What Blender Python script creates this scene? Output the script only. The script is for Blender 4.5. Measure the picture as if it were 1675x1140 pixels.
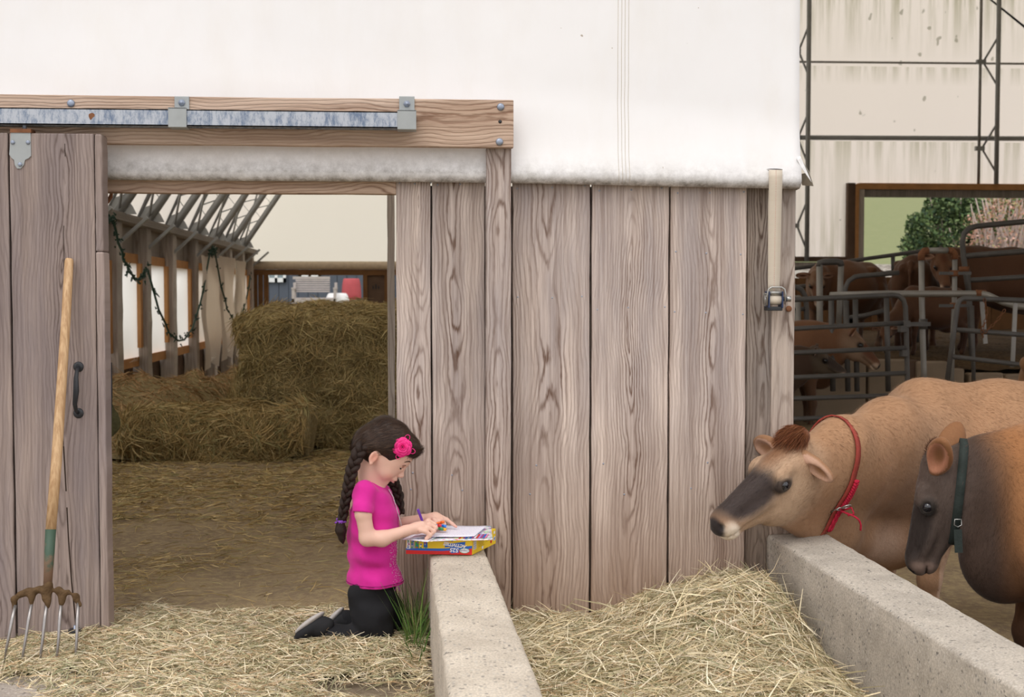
import bpy, math, random
import numpy as np
from mathutils import Vector, Matrix

random.seed(7)
RNG = np.random.default_rng(11)
PI = math.pi
S = bpy.context.scene
COL = S.collection
for _o in list(bpy.data.objects):
    bpy.data.objects.remove(_o)

# ------------------------------------------------------------------ camera
F = 2100.0                                   # focal length in pixels of the 1675 wide frame
PITCH = math.atan(90 / F)
YAW = math.atan(161.5 / F * math.cos(PITCH))
EYE = Vector((0, -5.0, 1.30))
_cd = bpy.data.cameras.new('camera')
cam = bpy.data.objects.new('camera', _cd)
COL.objects.link(cam)
cam.location = EYE
cam.rotation_euler = (PI / 2 - PITCH, 0, -YAW)
_cd.sensor_width = 36
_cd.lens = F / 1675 * 36
_cd.clip_end = 600
_cd.dof.use_dof = True
_cd.dof.focus_distance = 4.75
_cd.dof.aperture_fstop = 6.3
S.camera = cam

# ------------------------------------------------------------------ light
W = bpy.data.worlds.new('overcast_sky')
S.world = W
W.use_nodes = True
_n, _l = W.node_tree.nodes, W.node_tree.links
_n.clear()
_tc = _n.new('ShaderNodeTexCoord')
_sep = _n.new('ShaderNodeSeparateXYZ')
_ramp = _n.new('ShaderNodeValToRGB')
_ramp.color_ramp.elements[0].position = 0.0
_ramp.color_ramp.elements[0].color = (0.90, 0.89, 0.92, 1)
_ramp.color_ramp.elements[1].position = 0.9
_ramp.color_ramp.elements[1].color = (1.0, 0.975, 0.975, 1)
_ns = _n.new('ShaderNodeTexNoise')
_ns.inputs['Scale'].default_value = 1.6
_ns.inputs['Detail'].default_value = 5
_mx = _n.new('ShaderNodeMixRGB')
_mx.blend_type = 'MULTIPLY'
_mx.inputs[0].default_value = 0.25
_bg = _n.new('ShaderNodeBackground')
_bg.inputs['Strength'].default_value = 1.75
_out = _n.new('ShaderNodeOutputWorld')
_l.new(_tc.outputs['Generated'], _sep.inputs[0])
_l.new(_sep.outputs['Z'], _ramp.inputs[0])
_l.new(_tc.outputs['Generated'], _ns.inputs['Vector'])
_l.new(_ramp.outputs[0], _mx.inputs[1])
_l.new(_ns.outputs[0], _mx.inputs[2])
_l.new(_mx.outputs[0], _bg.inputs['Color'])
_l.new(_bg.outputs[0], _out.inputs[0])

_sd = bpy.data.lights.new('sun', 'SUN')
_sd.energy = 1.1
_sd.angle = math.radians(30)
_sd.color = (1.0, 0.955, 0.90)
sun = bpy.data.objects.new('sun', _sd)
COL.objects.link(sun)
sun.rotation_euler = Vector((0.30, 0.62, -1.0)).to_track_quat('-Z', 'Y').to_euler()

S.view_settings.view_transform = 'Standard'
S.view_settings.look = 'None'
S.view_settings.gamma = 1
S.view_settings.use_curve_mapping = False
S.view_settings.exposure = -0.05

# ------------------------------------------------------------------ measuring
_R = Vector((math.cos(YAW), -math.sin(YAW), 0))
_Fw = Vector((math.sin(YAW) * math.cos(PITCH), math.cos(YAW) * math.cos(PITCH), -math.sin(PITCH)))
_U = Vector((math.sin(YAW) * math.sin(PITCH), math.cos(YAW) * math.sin(PITCH), math.cos(PITCH)))


def ray(px, py):
    return _Fw + _R * ((px - 837.5) / F) + _U * ((570 - py) / F)


def aty(px, py, Y=0.0):
    d = ray(px, py)
    return EYE + d * ((Y - EYE.y) / d.y)


def atz(px, py, Z=0.0):
    d = ray(px, py)
    return EYE + d * ((Z - EYE.z) / d.z)


# ------------------------------------------------------------------ object helpers
def thing(name, label, cat, loc=(0, 0, 0), group=None, rotz=0):
    o = bpy.data.objects.new(name, None)
    COL.objects.link(o)
    o.location = loc
    o.rotation_euler = (0, 0, rotz)
    o.empty_display_size = 0.1
    tag(o, label, cat, group)
    return o


def tag(o, label=None, cat=None, group=None, kind=None):
    if label: o['label'] = label
    if cat: o['category'] = cat
    if group: o['group'] = group
    if kind: o['kind'] = kind
    return o


def origin_of(p):
    v = Vector((0, 0, 0))
    while p is not None:
        v = v + p.location
        p = p.parent
    return v


def link(name, me, mat=None, parent=None, loc=(0, 0, 0), local=False):
    """me in world coordinates (or relative to loc); parents are never rotated while building"""
    o = bpy.data.objects.new(name, me)
    COL.objects.link(o)
    if mat is not None:
        me.materials.clear()
        for m_ in (mat if isinstance(mat, (list, tuple)) else [mat]):
            me.materials.append(m_)
    o.location = loc
    if mat is not None and not isinstance(mat, (list, tuple)) and mat.get('board'):
        grain(o, 1.0)
    if parent is not None:
        o.parent = parent
        if not local:
            o.location = Vector(loc) - origin_of(parent)
    return o


def dup(root, loc=None, rotz=None, label=None, group=None):
    r = root.copy()
    COL.objects.link(r)
    if loc is not None: r.location = loc
    if rotz is not None: r.rotation_euler = (0, 0, rotz)
    if label: r['label'] = label
    if group: r['group'] = group
    for ch in root.children:
        c = ch.copy()
        COL.objects.link(c)
        c.parent = r
        for g in ch.children:
            d = g.copy()
            COL.objects.link(d)
            d.parent = c
    return r


def mesh_np(name, V, Q, smooth=True, cols=None, tri=False):
    """fast mesh from arrays; Q is n x 4 (or n x 3)"""
    V = np.asarray(V, np.float32)
    Q = np.asarray(Q, np.int32)
    k = Q.shape[1]
    me = bpy.data.meshes.new(name)
    me.vertices.add(len(V))
    me.vertices.foreach_set('co', V.ravel())
    me.loops.add(Q.size)
    me.loops.foreach_set('vertex_index', Q.ravel())
    me.polygons.add(len(Q))
    me.polygons.foreach_set('loop_start', np.arange(0, Q.size, k, dtype=np.int32))
    me.polygons.foreach_set('loop_total', np.full(len(Q), k, np.int32))
    me.polygons.foreach_set('use_smooth', np.full(len(Q), smooth, bool))
    if cols is not None:
        a = me.color_attributes.new('Col', 'FLOAT_COLOR', 'POINT')
        c = np.ones((len(V), 4), np.float32)
        c[:, :3] = cols
        a.data.foreach_set('color', c.ravel())
    me.update(calc_edges=True)
    me.validate()
    return me


class MB:
    def __init__(s):
        s.v, s.f, s.sm, s.mi = [], [], [], []
        s.m = 0

    def add(s, vs, fs, smooth=False):
        b = len(s.v)
        s.v += [tuple(x) for x in vs]
        for f in fs:
            s.f.append([b + i for i in f])
            s.sm.append(smooth)
            s.mi.append(s.m)
        return s

    def box(s, lo, hi, M=None):
        x0, y0, z0 = lo
        x1, y1, z1 = hi
        vs = [Vector(p) for p in ((x0, y0, z0), (x1, y0, z0), (x1, y1, z0), (x0, y1, z0), (x0, y0, z1), (x1, y0, z1), (x1, y1, z1), (x0, y1, z1))]
        if M is not None: vs = [M @ v for v in vs]
        return s.add(vs, [(0, 3, 2, 1), (4, 5, 6, 7), (0, 1, 5, 4), (1, 2, 6, 5), (2, 3, 7, 6), (3, 0, 4, 7)])

    def bar(s, a, b, w, d, up=(0, 0, 1)):
        """rectangular bar from a to b"""
        a, b = Vector(a), Vector(b)
        t = (b - a).normalized()
        u = Vector(up)
        if abs(t.dot(u)) > .98: u = Vector((0, 1, 0))
        sx = t.cross(u).normalized() * (w / 2)
        sy = sx.cross(t).normalized() * (d / 2)
        vs = [p + q for p in (a, b) for q in (-sx - sy, sx - sy, sx + sy, -sx + sy)]
        return s.add(vs, [(0, 3, 2, 1), (4, 5, 6, 7), (0, 1, 5, 4), (1, 2, 6, 5), (2, 3, 7, 6), (3, 0, 4, 7)])

    def tube(s, pts, r, n=8, closed=False, flat=1.0, cap=True):
        pts = [Vector(p) for p in pts]
        N = len(pts)
        rr = r if isinstance(r, (list, tuple)) else [r] * N
        rings = []
        prev = None
        for i, p in enumerate(pts):
            if closed:
                t = pts[(i + 1) % N] - pts[i - 1]
            else:
                t = pts[min(i + 1, N - 1)] - pts[max(i - 1, 0)]
            t = t.normalized()
            if prev is None:
                up = Vector((0, 0, 1)) if abs(t.z) < .9 else Vector((0, 1, 0))
                a = t.cross(up).normalized()
            else:
                a = (prev - t * prev.dot(t)).normalized()
            prev = a
            b = t.cross(a)
            rings.append([p + (a * math.cos(2 * PI * k / n) + b * math.sin(2 * PI * k / n) * flat) * rr[i] for k in range(n)])
        vs = [v for ring in rings for v in ring]
        fs = []
        M_ = N if closed else N - 1
        for i in range(M_):
            j = (i + 1) % N
            for k in range(n):
                k2 = (k + 1) % n
                fs.append((i * n + k, i * n + k2, j * n + k2, j * n + k))
        s.add(vs, fs, True)
        if cap and not closed:
            b = len(s.v) - len(vs)
            s.f.append([b + k for k in range(n)][::-1]); s.sm.append(False); s.mi.append(s.m)
            s.f.append([b + (N - 1) * n + k for k in range(n)]); s.sm.append(False); s.mi.append(s.m)
        return s

    def lathe(s, prof, c=(0, 0, 0), axis='z', n=20, M=None):
        """prof: list of (r, h)"""
        vs = []
        for (r, h) in prof:
            for k in range(n):
                a = 2 * PI * k / n
                x, y = r * math.cos(a), r * math.sin(a)
                v = {'z': Vector((x, y, h)), 'y': Vector((x, h, y)), 'x': Vector((h, x, y))}[axis]
                if M is not None: v = M @ v
                vs.append(v + Vector(c))
        fs = []
        for i in range(len(prof) - 1):
            for k in range(n):
                k2 = (k + 1) % n
                fs.append((i * n + k, i * n + k2, (i + 1) * n + k2, (i + 1) * n + k))
        fs.append(tuple(range(n))[::-1])
        fs.append(tuple((len(prof) - 1) * n + k for k in range(n)))
        return s.add(vs, fs, True)

    def prism(s, pts, y0, y1):
        """outline in XZ extruded along Y"""
        n = len(pts)
        vs = [(p[0], y0, p[1]) for p in pts] + [(p[0], y1, p[1]) for p in pts]
        fs = [tuple(range(n)), tuple(range(n, 2 * n))[::-1]] + [(i, i + n, (i + 1) % n + n, (i + 1) % n) for i in range(n)]
        return s.add(vs, fs)

    def mesh(s, name='m', shift=(0, 0, 0)):
        me = bpy.data.meshes.new(name)
        sh = Vector(shift)
        me.from_pydata([tuple(Vector(v) - sh) for v in s.v], [], s.f)
        me.polygons.foreach_set('use_smooth', s.sm)
        me.polygons.foreach_set('material_index', s.mi)
        me.update()
        return me

    def make(s, name, mat=None, parent=None, bevel=0, at=None):
        """at: put the object's origin there (mesh stays where it was built)"""
        loc = Vector(at) if at is not None else Vector((0, 0, 0))
        o = link(name, s.mesh(name, loc), mat, parent, loc)
        if bevel:
            md = o.modifiers.new('bevel', 'BEVEL')
            md.width = bevel
            md.segments = 2
            md.limit_method = 'ANGLE'
        return o


# ------------------------------------------------------------------ materials
class NT:
    def __init__(s, name, rough=0.8, spec=0.3):
        s.m = bpy.data.materials.new(name)
        s.m.use_nodes = True
        s.t = s.m.node_tree
        s.n, s.l = s.t.nodes, s.t.links
        s.b = s.n['Principled BSDF']
        s.b.inputs['Roughness'].default_value = rough
        s.b.inputs['Specular IOR Level'].default_value = spec

    def node(s, typ, **kw):
        x = s.n.new(typ)
        for k, v in kw.items():
            if k.startswith('_'):
                setattr(x, k[1:], v)
            else:
                key = int(k[1:]) if k[0] == 'i' and k[1:].isdigit() else k.replace('_', ' ')
                if isinstance(v, bpy.types.NodeSocket): s.l.new(v, x.inputs[key])
                else: x.inputs[key].default_value = v
        return x

    def math(s, op, a, b=0.0, c=None, clamp=False):
        x = s.n.new('ShaderNodeMath')
        x.operation = op
        x.use_clamp = clamp
        for i, v in enumerate((a, b, c)):
            if v is None: continue
            if isinstance(v, bpy.types.NodeSocket): s.l.new(v, x.inputs[i])
            else: x.inputs[i].default_value = v
        return x.outputs[0]

    def coord(s, scale=(1, 1, 1), kind='Object', off=None):
        tc = s.n.new('ShaderNodeTexCoord')
        mp = s.n.new('ShaderNodeMapping')
        mp.inputs['Scale'].default_value = scale
        s.l.new(tc.outputs[kind], mp.inputs[0])
        if off is not None: s.l.new(off, mp.inputs['Location'])
        return mp.outputs[0]

    def wpos(s, scale=(1, 1, 1)):
        g = s.n.new('ShaderNodeNewGeometry')
        mp = s.n.new('ShaderNodeMapping')
        mp.inputs['Scale'].default_value = scale
        s.l.new(g.outputs['Position'], mp.inputs[0])
        return mp.outputs[0]

    def noise(s, vec, scale=1, detail=3, rough=.5, dist=0):
        x = s.n.new('ShaderNodeTexNoise')
        s.l.new(vec, x.inputs['Vector'])
        x.inputs['Scale'].default_value = scale
        x.inputs['Detail'].default_value = detail
        x.inputs['Roughness'].default_value = rough
        x.inputs['Distortion'].default_value = dist
        return x.outputs[0]

    def ramp(s, fac, stops):
        x = s.n.new('ShaderNodeValToRGB')
        el = x.color_ramp.elements
        while len(el) < len(stops): el.new(.5)
        for e, (p, c) in zip(el, stops):
            e.position = p
            e.color = (*c, 1) if isinstance(c, (tuple, list)) else (c, c, c, 1)
        s.l.new(fac, x.inputs[0])
        return x.outputs[0]

    def mix(s, fac, a, b, mode='MIX'):
        x = s.n.new('ShaderNodeMixRGB')
        x.blend_type = mode
        for i, v in enumerate((fac, a, b)):
            if isinstance(v, bpy.types.NodeSocket): s.l.new(v, x.inputs[i])
            elif i == 0: x.inputs[0].default_value = v
            else: x.inputs[i].default_value = (*v, 1)
        return x.outputs[0]

    def color(s, c):
        if isinstance(c, bpy.types.NodeSocket): s.l.new(c, s.b.inputs['Base Color'])
        else: s.b.inputs['Base Color'].default_value = (*c, 1)
        return s

    def bump(s, h, strength=.3, dist=.01):
        x = s.n.new('ShaderNodeBump')
        x.inputs['Strength'].default_value = strength
        x.inputs['Distance'].default_value = dist
        s.l.new(h, x.inputs['Height'])
        s.l.new(x.outputs[0], s.b.inputs['Normal'])
        return s

    def attr(s, name, typ='OBJECT'):
        x = s.n.new('ShaderNodeAttribute')
        x.attribute_type = typ
        x.attribute_name = name
        return x


def plain(name, col, rough=.7, spec=.3, metal=0, var=.12, scale=8, bump=0, bscale=60):
    t = NT(name, rough, spec)
    w = t.coord()
    n = t.noise(w, scale, 4)
    c = t.mix(n, tuple(x * (1 - var) for x in col), tuple(min(1, x * (1 + var)) for x in col))
    t.color(c)
    t.b.inputs['Metallic'].default_value = metal
    if bump: t.bump(t.noise(w, bscale, 4), bump, .004)
    return t.m


def wood(name, light, dark, groove, horiz=False, freq=85, relief=1.0, rough=.82, low=None):
    """sawn board: the rings of a log cut lengthwise, so that they close in arches; ring_x, ring_y, ring_s are set on each board"""
    t = NT(name, rough, .2)
    tc = t.n.new('ShaderNodeTexCoord')
    sep = t.n.new('ShaderNodeSeparateXYZ')
    t.l.new(tc.outputs['Object'], sep.inputs[0])
    x, y, z = sep.outputs
    if horiz: x, z = z, x
    seed = t.attr('ring_s').outputs['Fac']
    cx = t.attr('ring_x').outputs['Fac']
    cy = t.attr('ring_y').outputs['Fac']

    def vec(a, b, c):
        cb = t.n.new('ShaderNodeCombineXYZ')
        for i, v in enumerate((a, b, c)):
            if isinstance(v, bpy.types.NodeSocket): t.l.new(v, cb.inputs[i])
            else: cb.inputs[i].default_value = v
        return cb.outputs[0]
    zs = t.math('ADD', z, seed)
    # knots
    kv = vec(t.math('MULTIPLY', t.math('ADD', x, seed), 3.6), 0.0, t.math('MULTIPLY', zs, 1.3))
    vor = t.n.new('ShaderNodeTexVoronoi')
    t.l.new(kv, vor.inputs['Vector'])
    vor.inputs['Scale'].default_value = 1.0
    kd = vor.outputs['Distance']
    knot = t.math('POWER', 2.718, t.math('MULTIPLY', kd, -11.0))
    # log
    wob = t.noise(vec(seed, 0.0, t.math('MULTIPLY', zs, 1.0)), 2.0, 2)
    wob2 = t.noise(vec(seed, 5.0, t.math('MULTIPLY', zs, .55)), 1.8, 2)
    fine = t.noise(vec(t.math('MULTIPLY', x, 8.0), seed, t.math('MULTIPLY', zs, 1.5)), 2.0, 4, .6)
    ax = t.math('SUBTRACT', t.math('SUBTRACT', x, cx), t.math('MULTIPLY', t.math('SUBTRACT', wob, .5), .10))
    ay = t.math('ADD', cy, t.math('MULTIPLY', t.math('SUBTRACT', wob2, .5), .20))
    r = t.math('SQRT', t.math('ADD', t.math('MULTIPLY', ax, ax), t.math('MULTIPLY', ay, ay)))
    r = t.math('ADD', r, t.math('MULTIPLY', t.math('SUBTRACT', fine, .5), .03))
    r = t.math('ADD', r, t.math('MULTIPLY', knot, .045))
    # ring width varies between pith and bark
    ph = t.math('MULTIPLY', t.math('POWER', r, .85), freq * 2 * PI * .72)
    sn = t.math('MULTIPLY_ADD', t.math('SINE', ph), .5, .5)
    line = t.math('POWER', sn, 3.2)
    fib = t.noise(vec(t.math('ADD', t.math('MULTIPLY', x, 230.0), t.math('MULTIPLY', fine, 9.0)), seed, t.math('MULTIPLY', zs, 3.2)), 1.0, 3, .7)
    fib2 = t.noise(vec(t.math('MULTIPLY', x, 70.0), t.math('ADD', seed, 3.0), t.math('MULTIPLY', zs, 1.6)), 1.0, 3, .6)
    patch = t.noise(vec(t.math('MULTIPLY', x, 7.0), t.math('ADD', seed, 9.0), t.math('MULTIPLY', zs, .9)), 1.3, 4, .6)
    tone = t.attr('tone').outputs['Fac']
    base = t.mix(t.ramp(patch, [(.34, 0.0), (.66, 1.0)]), light, dark)
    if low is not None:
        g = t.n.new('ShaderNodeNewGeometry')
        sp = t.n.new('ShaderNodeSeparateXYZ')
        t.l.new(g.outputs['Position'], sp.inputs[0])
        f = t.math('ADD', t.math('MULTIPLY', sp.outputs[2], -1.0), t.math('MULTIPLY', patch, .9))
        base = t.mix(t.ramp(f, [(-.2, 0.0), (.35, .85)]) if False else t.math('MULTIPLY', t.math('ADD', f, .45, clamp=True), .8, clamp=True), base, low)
    base = t.mix(t.math('MULTIPLY', t.math('SUBTRACT', fib2, .42, clamp=True), 1.5, clamp=True), base, groove)
    lm = t.math('MULTIPLY', line, t.math('MULTIPLY_ADD', wob, 1.0, .25), clamp=True)
    lf_ = t.noise(vec(t.math('MULTIPLY', x, 5.0), t.math('ADD', seed, 2.0), t.math('MULTIPLY', zs, .9)), 1.6, 3)
    lm = t.math('MULTIPLY', lm, t.ramp(lf_, [(.36, .25), (.62, 1.0)]))
    heart = t.math('POWER', 2.718, t.math('MULTIPLY', t.math('MULTIPLY', ax, ax), -420.0))
    lm = t.math('MULTIPLY', lm, t.math('MULTIPLY_ADD', heart, .8, .32), clamp=True)
    c = t.mix(t.math('MULTIPLY', lm, 1.35, clamp=True), base, groove)
    c = t.mix(t.math('MULTIPLY', t.math('SUBTRACT', fib, .38, clamp=True), 1.9, clamp=True), c, t.mix(.5, groove, base))
    kk = t.ramp(kd, [(.0, 1.0), (.05, .85), (.09, 0.0)])
    c = t.mix(t.math('MULTIPLY', kk, .7), c, (.16, .10, .06))
    tn = t.n.new('ShaderNodeCombineColor')
    for i in range(3): t.l.new(tone, tn.inputs[i])
    c = t.mix(1.0, c, tn.outputs[0], 'MULTIPLY')
    t.color(c)
    h = t.math('SUBTRACT', t.math('MULTIPLY', fib, .35), t.math('MULTIPLY', line, .75))
    h = t.math('SUBTRACT', h, t.math('MULTIPLY', fib2, .6))
    t.bump(h, .55 * relief, .0035)
    t.m['board'] = 1
    return t.m


def grain(o, tone=1.0, cx=None, cy=None, s=None):
    o['ring_x'] = float(random.uniform(-.05, .05) if cx is None else cx)
    o['ring_y'] = float(random.uniform(.02, .09) if cy is None else cy)
    o['ring_s'] = float(random.uniform(0, 40) if s is None else s)
    o['tone'] = float(tone)
    return o


def board(name, lo, hi, mat, parent=None, tone=1.0, bevel=.004, wob=.0015, horiz=False, kind=None, **kw):
    """a board with slightly uneven long edges, its origin at its own centre"""
    lo, hi = Vector(lo), Vector(hi)
    c = (lo + hi) / 2
    h = (hi - lo) / 2
    L = 0 if horiz else 2
    A = 2 if horiz else 0
    n = 14
    m = MB()
    vs = []
    for i in range(n + 1):
        t_ = -h[L] + 2 * h[L] * i / n
        e0, e1 = random.uniform(-wob, wob), random.uniform(-wob, wob)
        e2 = random.uniform(-wob, wob) * .6
        for (sa, sy) in ((-1, -1), (1, -1), (1, 1), (-1, 1)):
            v = [0, 0, 0]
            v[L] = t_
            v[A] = sa * h[A] + (e0 if sa < 0 else e1)
            v[1] = sy * h[1] + (e2 if sy < 0 else 0)
            vs.append(v)
    fs = [(0, 1, 2, 3)[::-1], tuple(n * 4 + k for k in range(4))]
    for i in range(n):
        for k in range(4):
            k2 = (k + 1) % 4
            fs.append((i * 4 + k, i * 4 + k2, i * 4 + 4 + k2, i * 4 + 4 + k))
    if horiz: fs = [f[::-1] for f in fs]
    m.add(vs, fs)
    o = link(name, m.mesh(name), mat, parent, c)
    if bevel:
        md = o.modifiers.new('bevel', 'BEVEL')
        md.width = bevel
        md.segments = 2
        md.limit_method = 'ANGLE'
        md.angle_limit = math.radians(50)
    grain(o, tone, **kw)
    if kind: o['kind'] = kind
    return o


# ------------------------------------------------------------------ smooth solids from distance fields
def smin(a, b, k):
    h = np.maximum(k - np.abs(a - b), 0) / k
    return np.minimum(a, b) - h * h * k * .25


class Field:
    def __init__(s, lo, hi, h):
        s.lo = np.array(lo, np.float32)
        s.h = h
        s.n = np.ceil((np.array(hi) - np.array(lo)) / h).astype(int) + 1
        s.f = np.full(s.n, 1.0, np.float32)

    def _win(s, lo, hi, pad):
        i0 = np.clip(np.floor((np.array(lo) - pad - s.lo) / s.h).astype(int), 0, s.n)
        i1 = np.clip(np.ceil((np.array(hi) + pad - s.lo) / s.h).astype(int) + 1, 0, s.n)
        if np.any(i1 <= i0): return None, None
        ax = [(s.lo[k] + s.h * np.arange(i0[k], i1[k])).astype(np.float32) for k in range(3)]
        return (slice(i0[0], i1[0]), slice(i0[1], i1[1]), slice(i0[2], i1[2])), (ax[0][:, None, None], ax[1][None, :, None], ax[2][None, None, :])

    def _put(s, w, d, k, sub):
        if sub: s.f[w] = -smin(-s.f[w], d, max(k, 1e-4))
        else: s.f[w] = smin(s.f[w], d, max(k, 1e-4))

    def cone(s, a, b, ra, rb, k=.02, sub=False, sq=None):
        """round cone from a to b; sq = (axis, factor) squeezes it along a direction"""
        a, b = np.array(a, float), np.array(b, float)
        R = max(ra, rb)
        w, g = s._win(np.minimum(a, b) - R, np.maximum(a, b) + R, k + 3 * s.h)
        if w is None: return s
        ab = b - a
        L2 = float(ab @ ab) + 1e-12
        px, py, pz = g[0] - a[0], g[1] - a[1], g[2] - a[2]
        t = np.clip((px * ab[0] + py * ab[1] + pz * ab[2]) / L2, 0, 1)
        qx, qy, qz = px - t * ab[0], py - t * ab[1], pz - t * ab[2]
        q2 = qx * qx + qy * qy + qz * qz
        if sq is not None:
            ax, fac = np.array(sq[0], float), sq[1]
            dd = qx * ax[0] + qy * ax[1] + qz * ax[2]
            q2 = q2 + dd * dd * (1 / fac ** 2 - 1)
        d = np.sqrt(q2) - (ra + (rb - ra) * t)
        if sq is not None: d = d * min(1.0, sq[1] * 1.3)
        s._put(w, d.astype(np.float32), k, sub)
        return s

    def chain(s, pts, k=.02, sq=None):
        for (p, r), (q, u) in zip(pts[:-1], pts[1:]): s.cone(p, q, r, u, k, sq=sq)
        return s

    def ell(s, c, r, k=.02, M=None, sub=False):
        """ellipsoid, M columns = its axes"""
        c, r = np.array(c, float), np.array(r, float)
        M = np.eye(3) if M is None else np.array(M, float)
        ext = np.sqrt(((M * r[None, :]) ** 2).sum(1))
        w, g = s._win(c - ext, c + ext, k + 3 * s.h)
        if w is None: return s
        p = [g[i] - c[i] for i in range(3)]
        q = [p[0] * M[0, i] + p[1] * M[1, i] + p[2] * M[2, i] for i in range(3)]
        k0 = np.sqrt((q[0] / r[0]) ** 2 + (q[1] / r[1]) ** 2 + (q[2] / r[2]) ** 2)
        k1 = np.sqrt((q[0] / r[0] ** 2) ** 2 + (q[1] / r[1] ** 2) ** 2 + (q[2] / r[2] ** 2) ** 2) + 1e-9
        s._put(w, (k0 * (k0 - 1) / k1).astype(np.float32), k, sub)
        return s

    def clip_below(s, n, d, k=.01):
        """keep the side where n.p > d"""
        g = [(s.lo[i] + s.h * np.arange(s.n[i])).astype(np.float32) for i in range(3)]
        pl = d - (g[0][:, None, None] * n[0] + g[1][None, :, None] * n[1] + g[2][None, None, :] * n[2])
        s.f = -smin(-s.f, -pl.astype(np.float32), k)
        return s

    def noise(s, amp, sc, seed=0):
        """folds and lumps: a few sine waves"""
        r = np.random.default_rng(seed)
        g = [(s.lo[i] + s.h * np.arange(s.n[i])).astype(np.float32) for i in range(3)]
        X, Y, Z = g[0][:, None, None], g[1][None, :, None], g[2][None, None, :]
        for _ in range(4):
            d = r.normal(size=3)
            d *= sc / np.linalg.norm(d) * r.uniform(.6, 1.5)
            s.f += (amp * .5 * np.sin(X * d[0] + Y * d[1] + Z * d[2] + r.uniform(0, 6))).astype(np.float32)
        return s

    def arrays(s):
        f = s.f
        neg = f < 0
        n = np.array(f.shape) - 1
        cnt = np.zeros(n, np.int8)
        for i in (0, 1):
            for j in (0, 1):
                for k in (0, 1):
                    cnt += neg[i:i + n[0], j:j + n[1], k:k + n[2]]
        act = (cnt > 0) & (cnt < 8)
        idx = np.argwhere(act)
        num = np.full(n, -1, np.int32)
        num[act] = np.arange(len(idx))
        acc = np.zeros((len(idx), 3), np.float64)
        c = np.zeros(len(idx))
        cor = [(i, j, k) for i in (0, 1) for j in (0, 1) for k in (0, 1)]
        val = {q: f[idx[:, 0] + q[0], idx[:, 1] + q[1], idx[:, 2] + q[2]].astype(float) for q in cor}
        for a_ in range(3):
            for q in cor:
                if q[a_]: continue
                q2 = tuple(1 if i == a_ else q[i] for i in range(3))
                va, vb = val[q], val[q2]
                m = (va < 0) != (vb < 0)
                t = np.where(m, va / np.where(m, va - vb, 1), 0)
                for ax in range(3):
                    acc[:, ax] += np.where(m, (t if ax == a_ else q[ax]), 0)
                c += m
        V = (idx + acc / c[:, None]) * s.h + s.lo
        Q = []
        for a_ in range(3):
            b_, c_ = (a_ + 1) % 3, (a_ + 2) % 3
            s1 = [slice(None)] * 3
            s2 = [slice(None)] * 3
            s1[a_] = slice(0, -1)
            s2[a_] = slice(1, None)
            A, B = neg[tuple(s1)], neg[tuple(s2)]
            ed = np.argwhere(A != B)
            ok = (ed[:, b_] > 0) & (ed[:, c_] > 0) & (ed[:, b_] < n[b_]) & (ed[:, c_] < n[c_])
            ed = ed[ok]
            fl = A[ed[:, 0], ed[:, 1], ed[:, 2]]
            q = []
            for (db, dc) in ((-1, -1), (0, -1), (0, 0), (-1, 0)):
                e = ed.copy()
                e[:, b_] += db
                e[:, c_] += dc
                q.append(num[e[:, 0], e[:, 1], e[:, 2]])
            q = np.stack(q, 1)
            q[~fl] = q[~fl][:, ::-1]
            Q.append(q)
        return V.astype(np.float32), np.concatenate(Q)

    def mesh(s, name, color=None, relax=1):
        V, Q = s.arrays()
        for _ in range(relax):                       # one light smoothing pass takes the grid out of the surface
            acc = np.zeros_like(V)
            w = np.zeros(len(V), np.float32)
            for a_, b_ in ((0, 1), (1, 2), (2, 3), (3, 0)):
                np.add.at(acc, Q[:, a_], V[Q[:, b_]])
                np.add.at(acc, Q[:, b_], V[Q[:, a_]])
                np.add.at(w, Q[:, a_], 1)
                np.add.at(w, Q[:, b_], 1)
            V = V * .5 + (acc / w[:, None]) * .5
        cols = color(V) if color is not None else None
        return mesh_np(name, V, Q, True, cols)


def axes(u, n):
    """columns u, side, n from a direction and an approximate normal"""
    u = np.array(u, float); u /= np.linalg.norm(u)
    n = np.array(n, float); n -= u * (n @ u); n /= np.linalg.norm(n)
    return np.stack([u, np.cross(n, u), n], 1)


def blend(C, V, c, r, col, soft=.5, M=None):
    """paint coat colour into C around c: full inside, fading out at radius r"""
    p = V - np.array(c)
    if M is not None: p = p @ np.array(M)
    q = np.sqrt(((p / np.array(r)) ** 2).sum(1))
    w = np.clip((1 - q) / soft, 0, 1)
    w = (w * w * (3 - 2 * w))[:, None]
    return C * (1 - w) + np.array(col) * w


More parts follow.
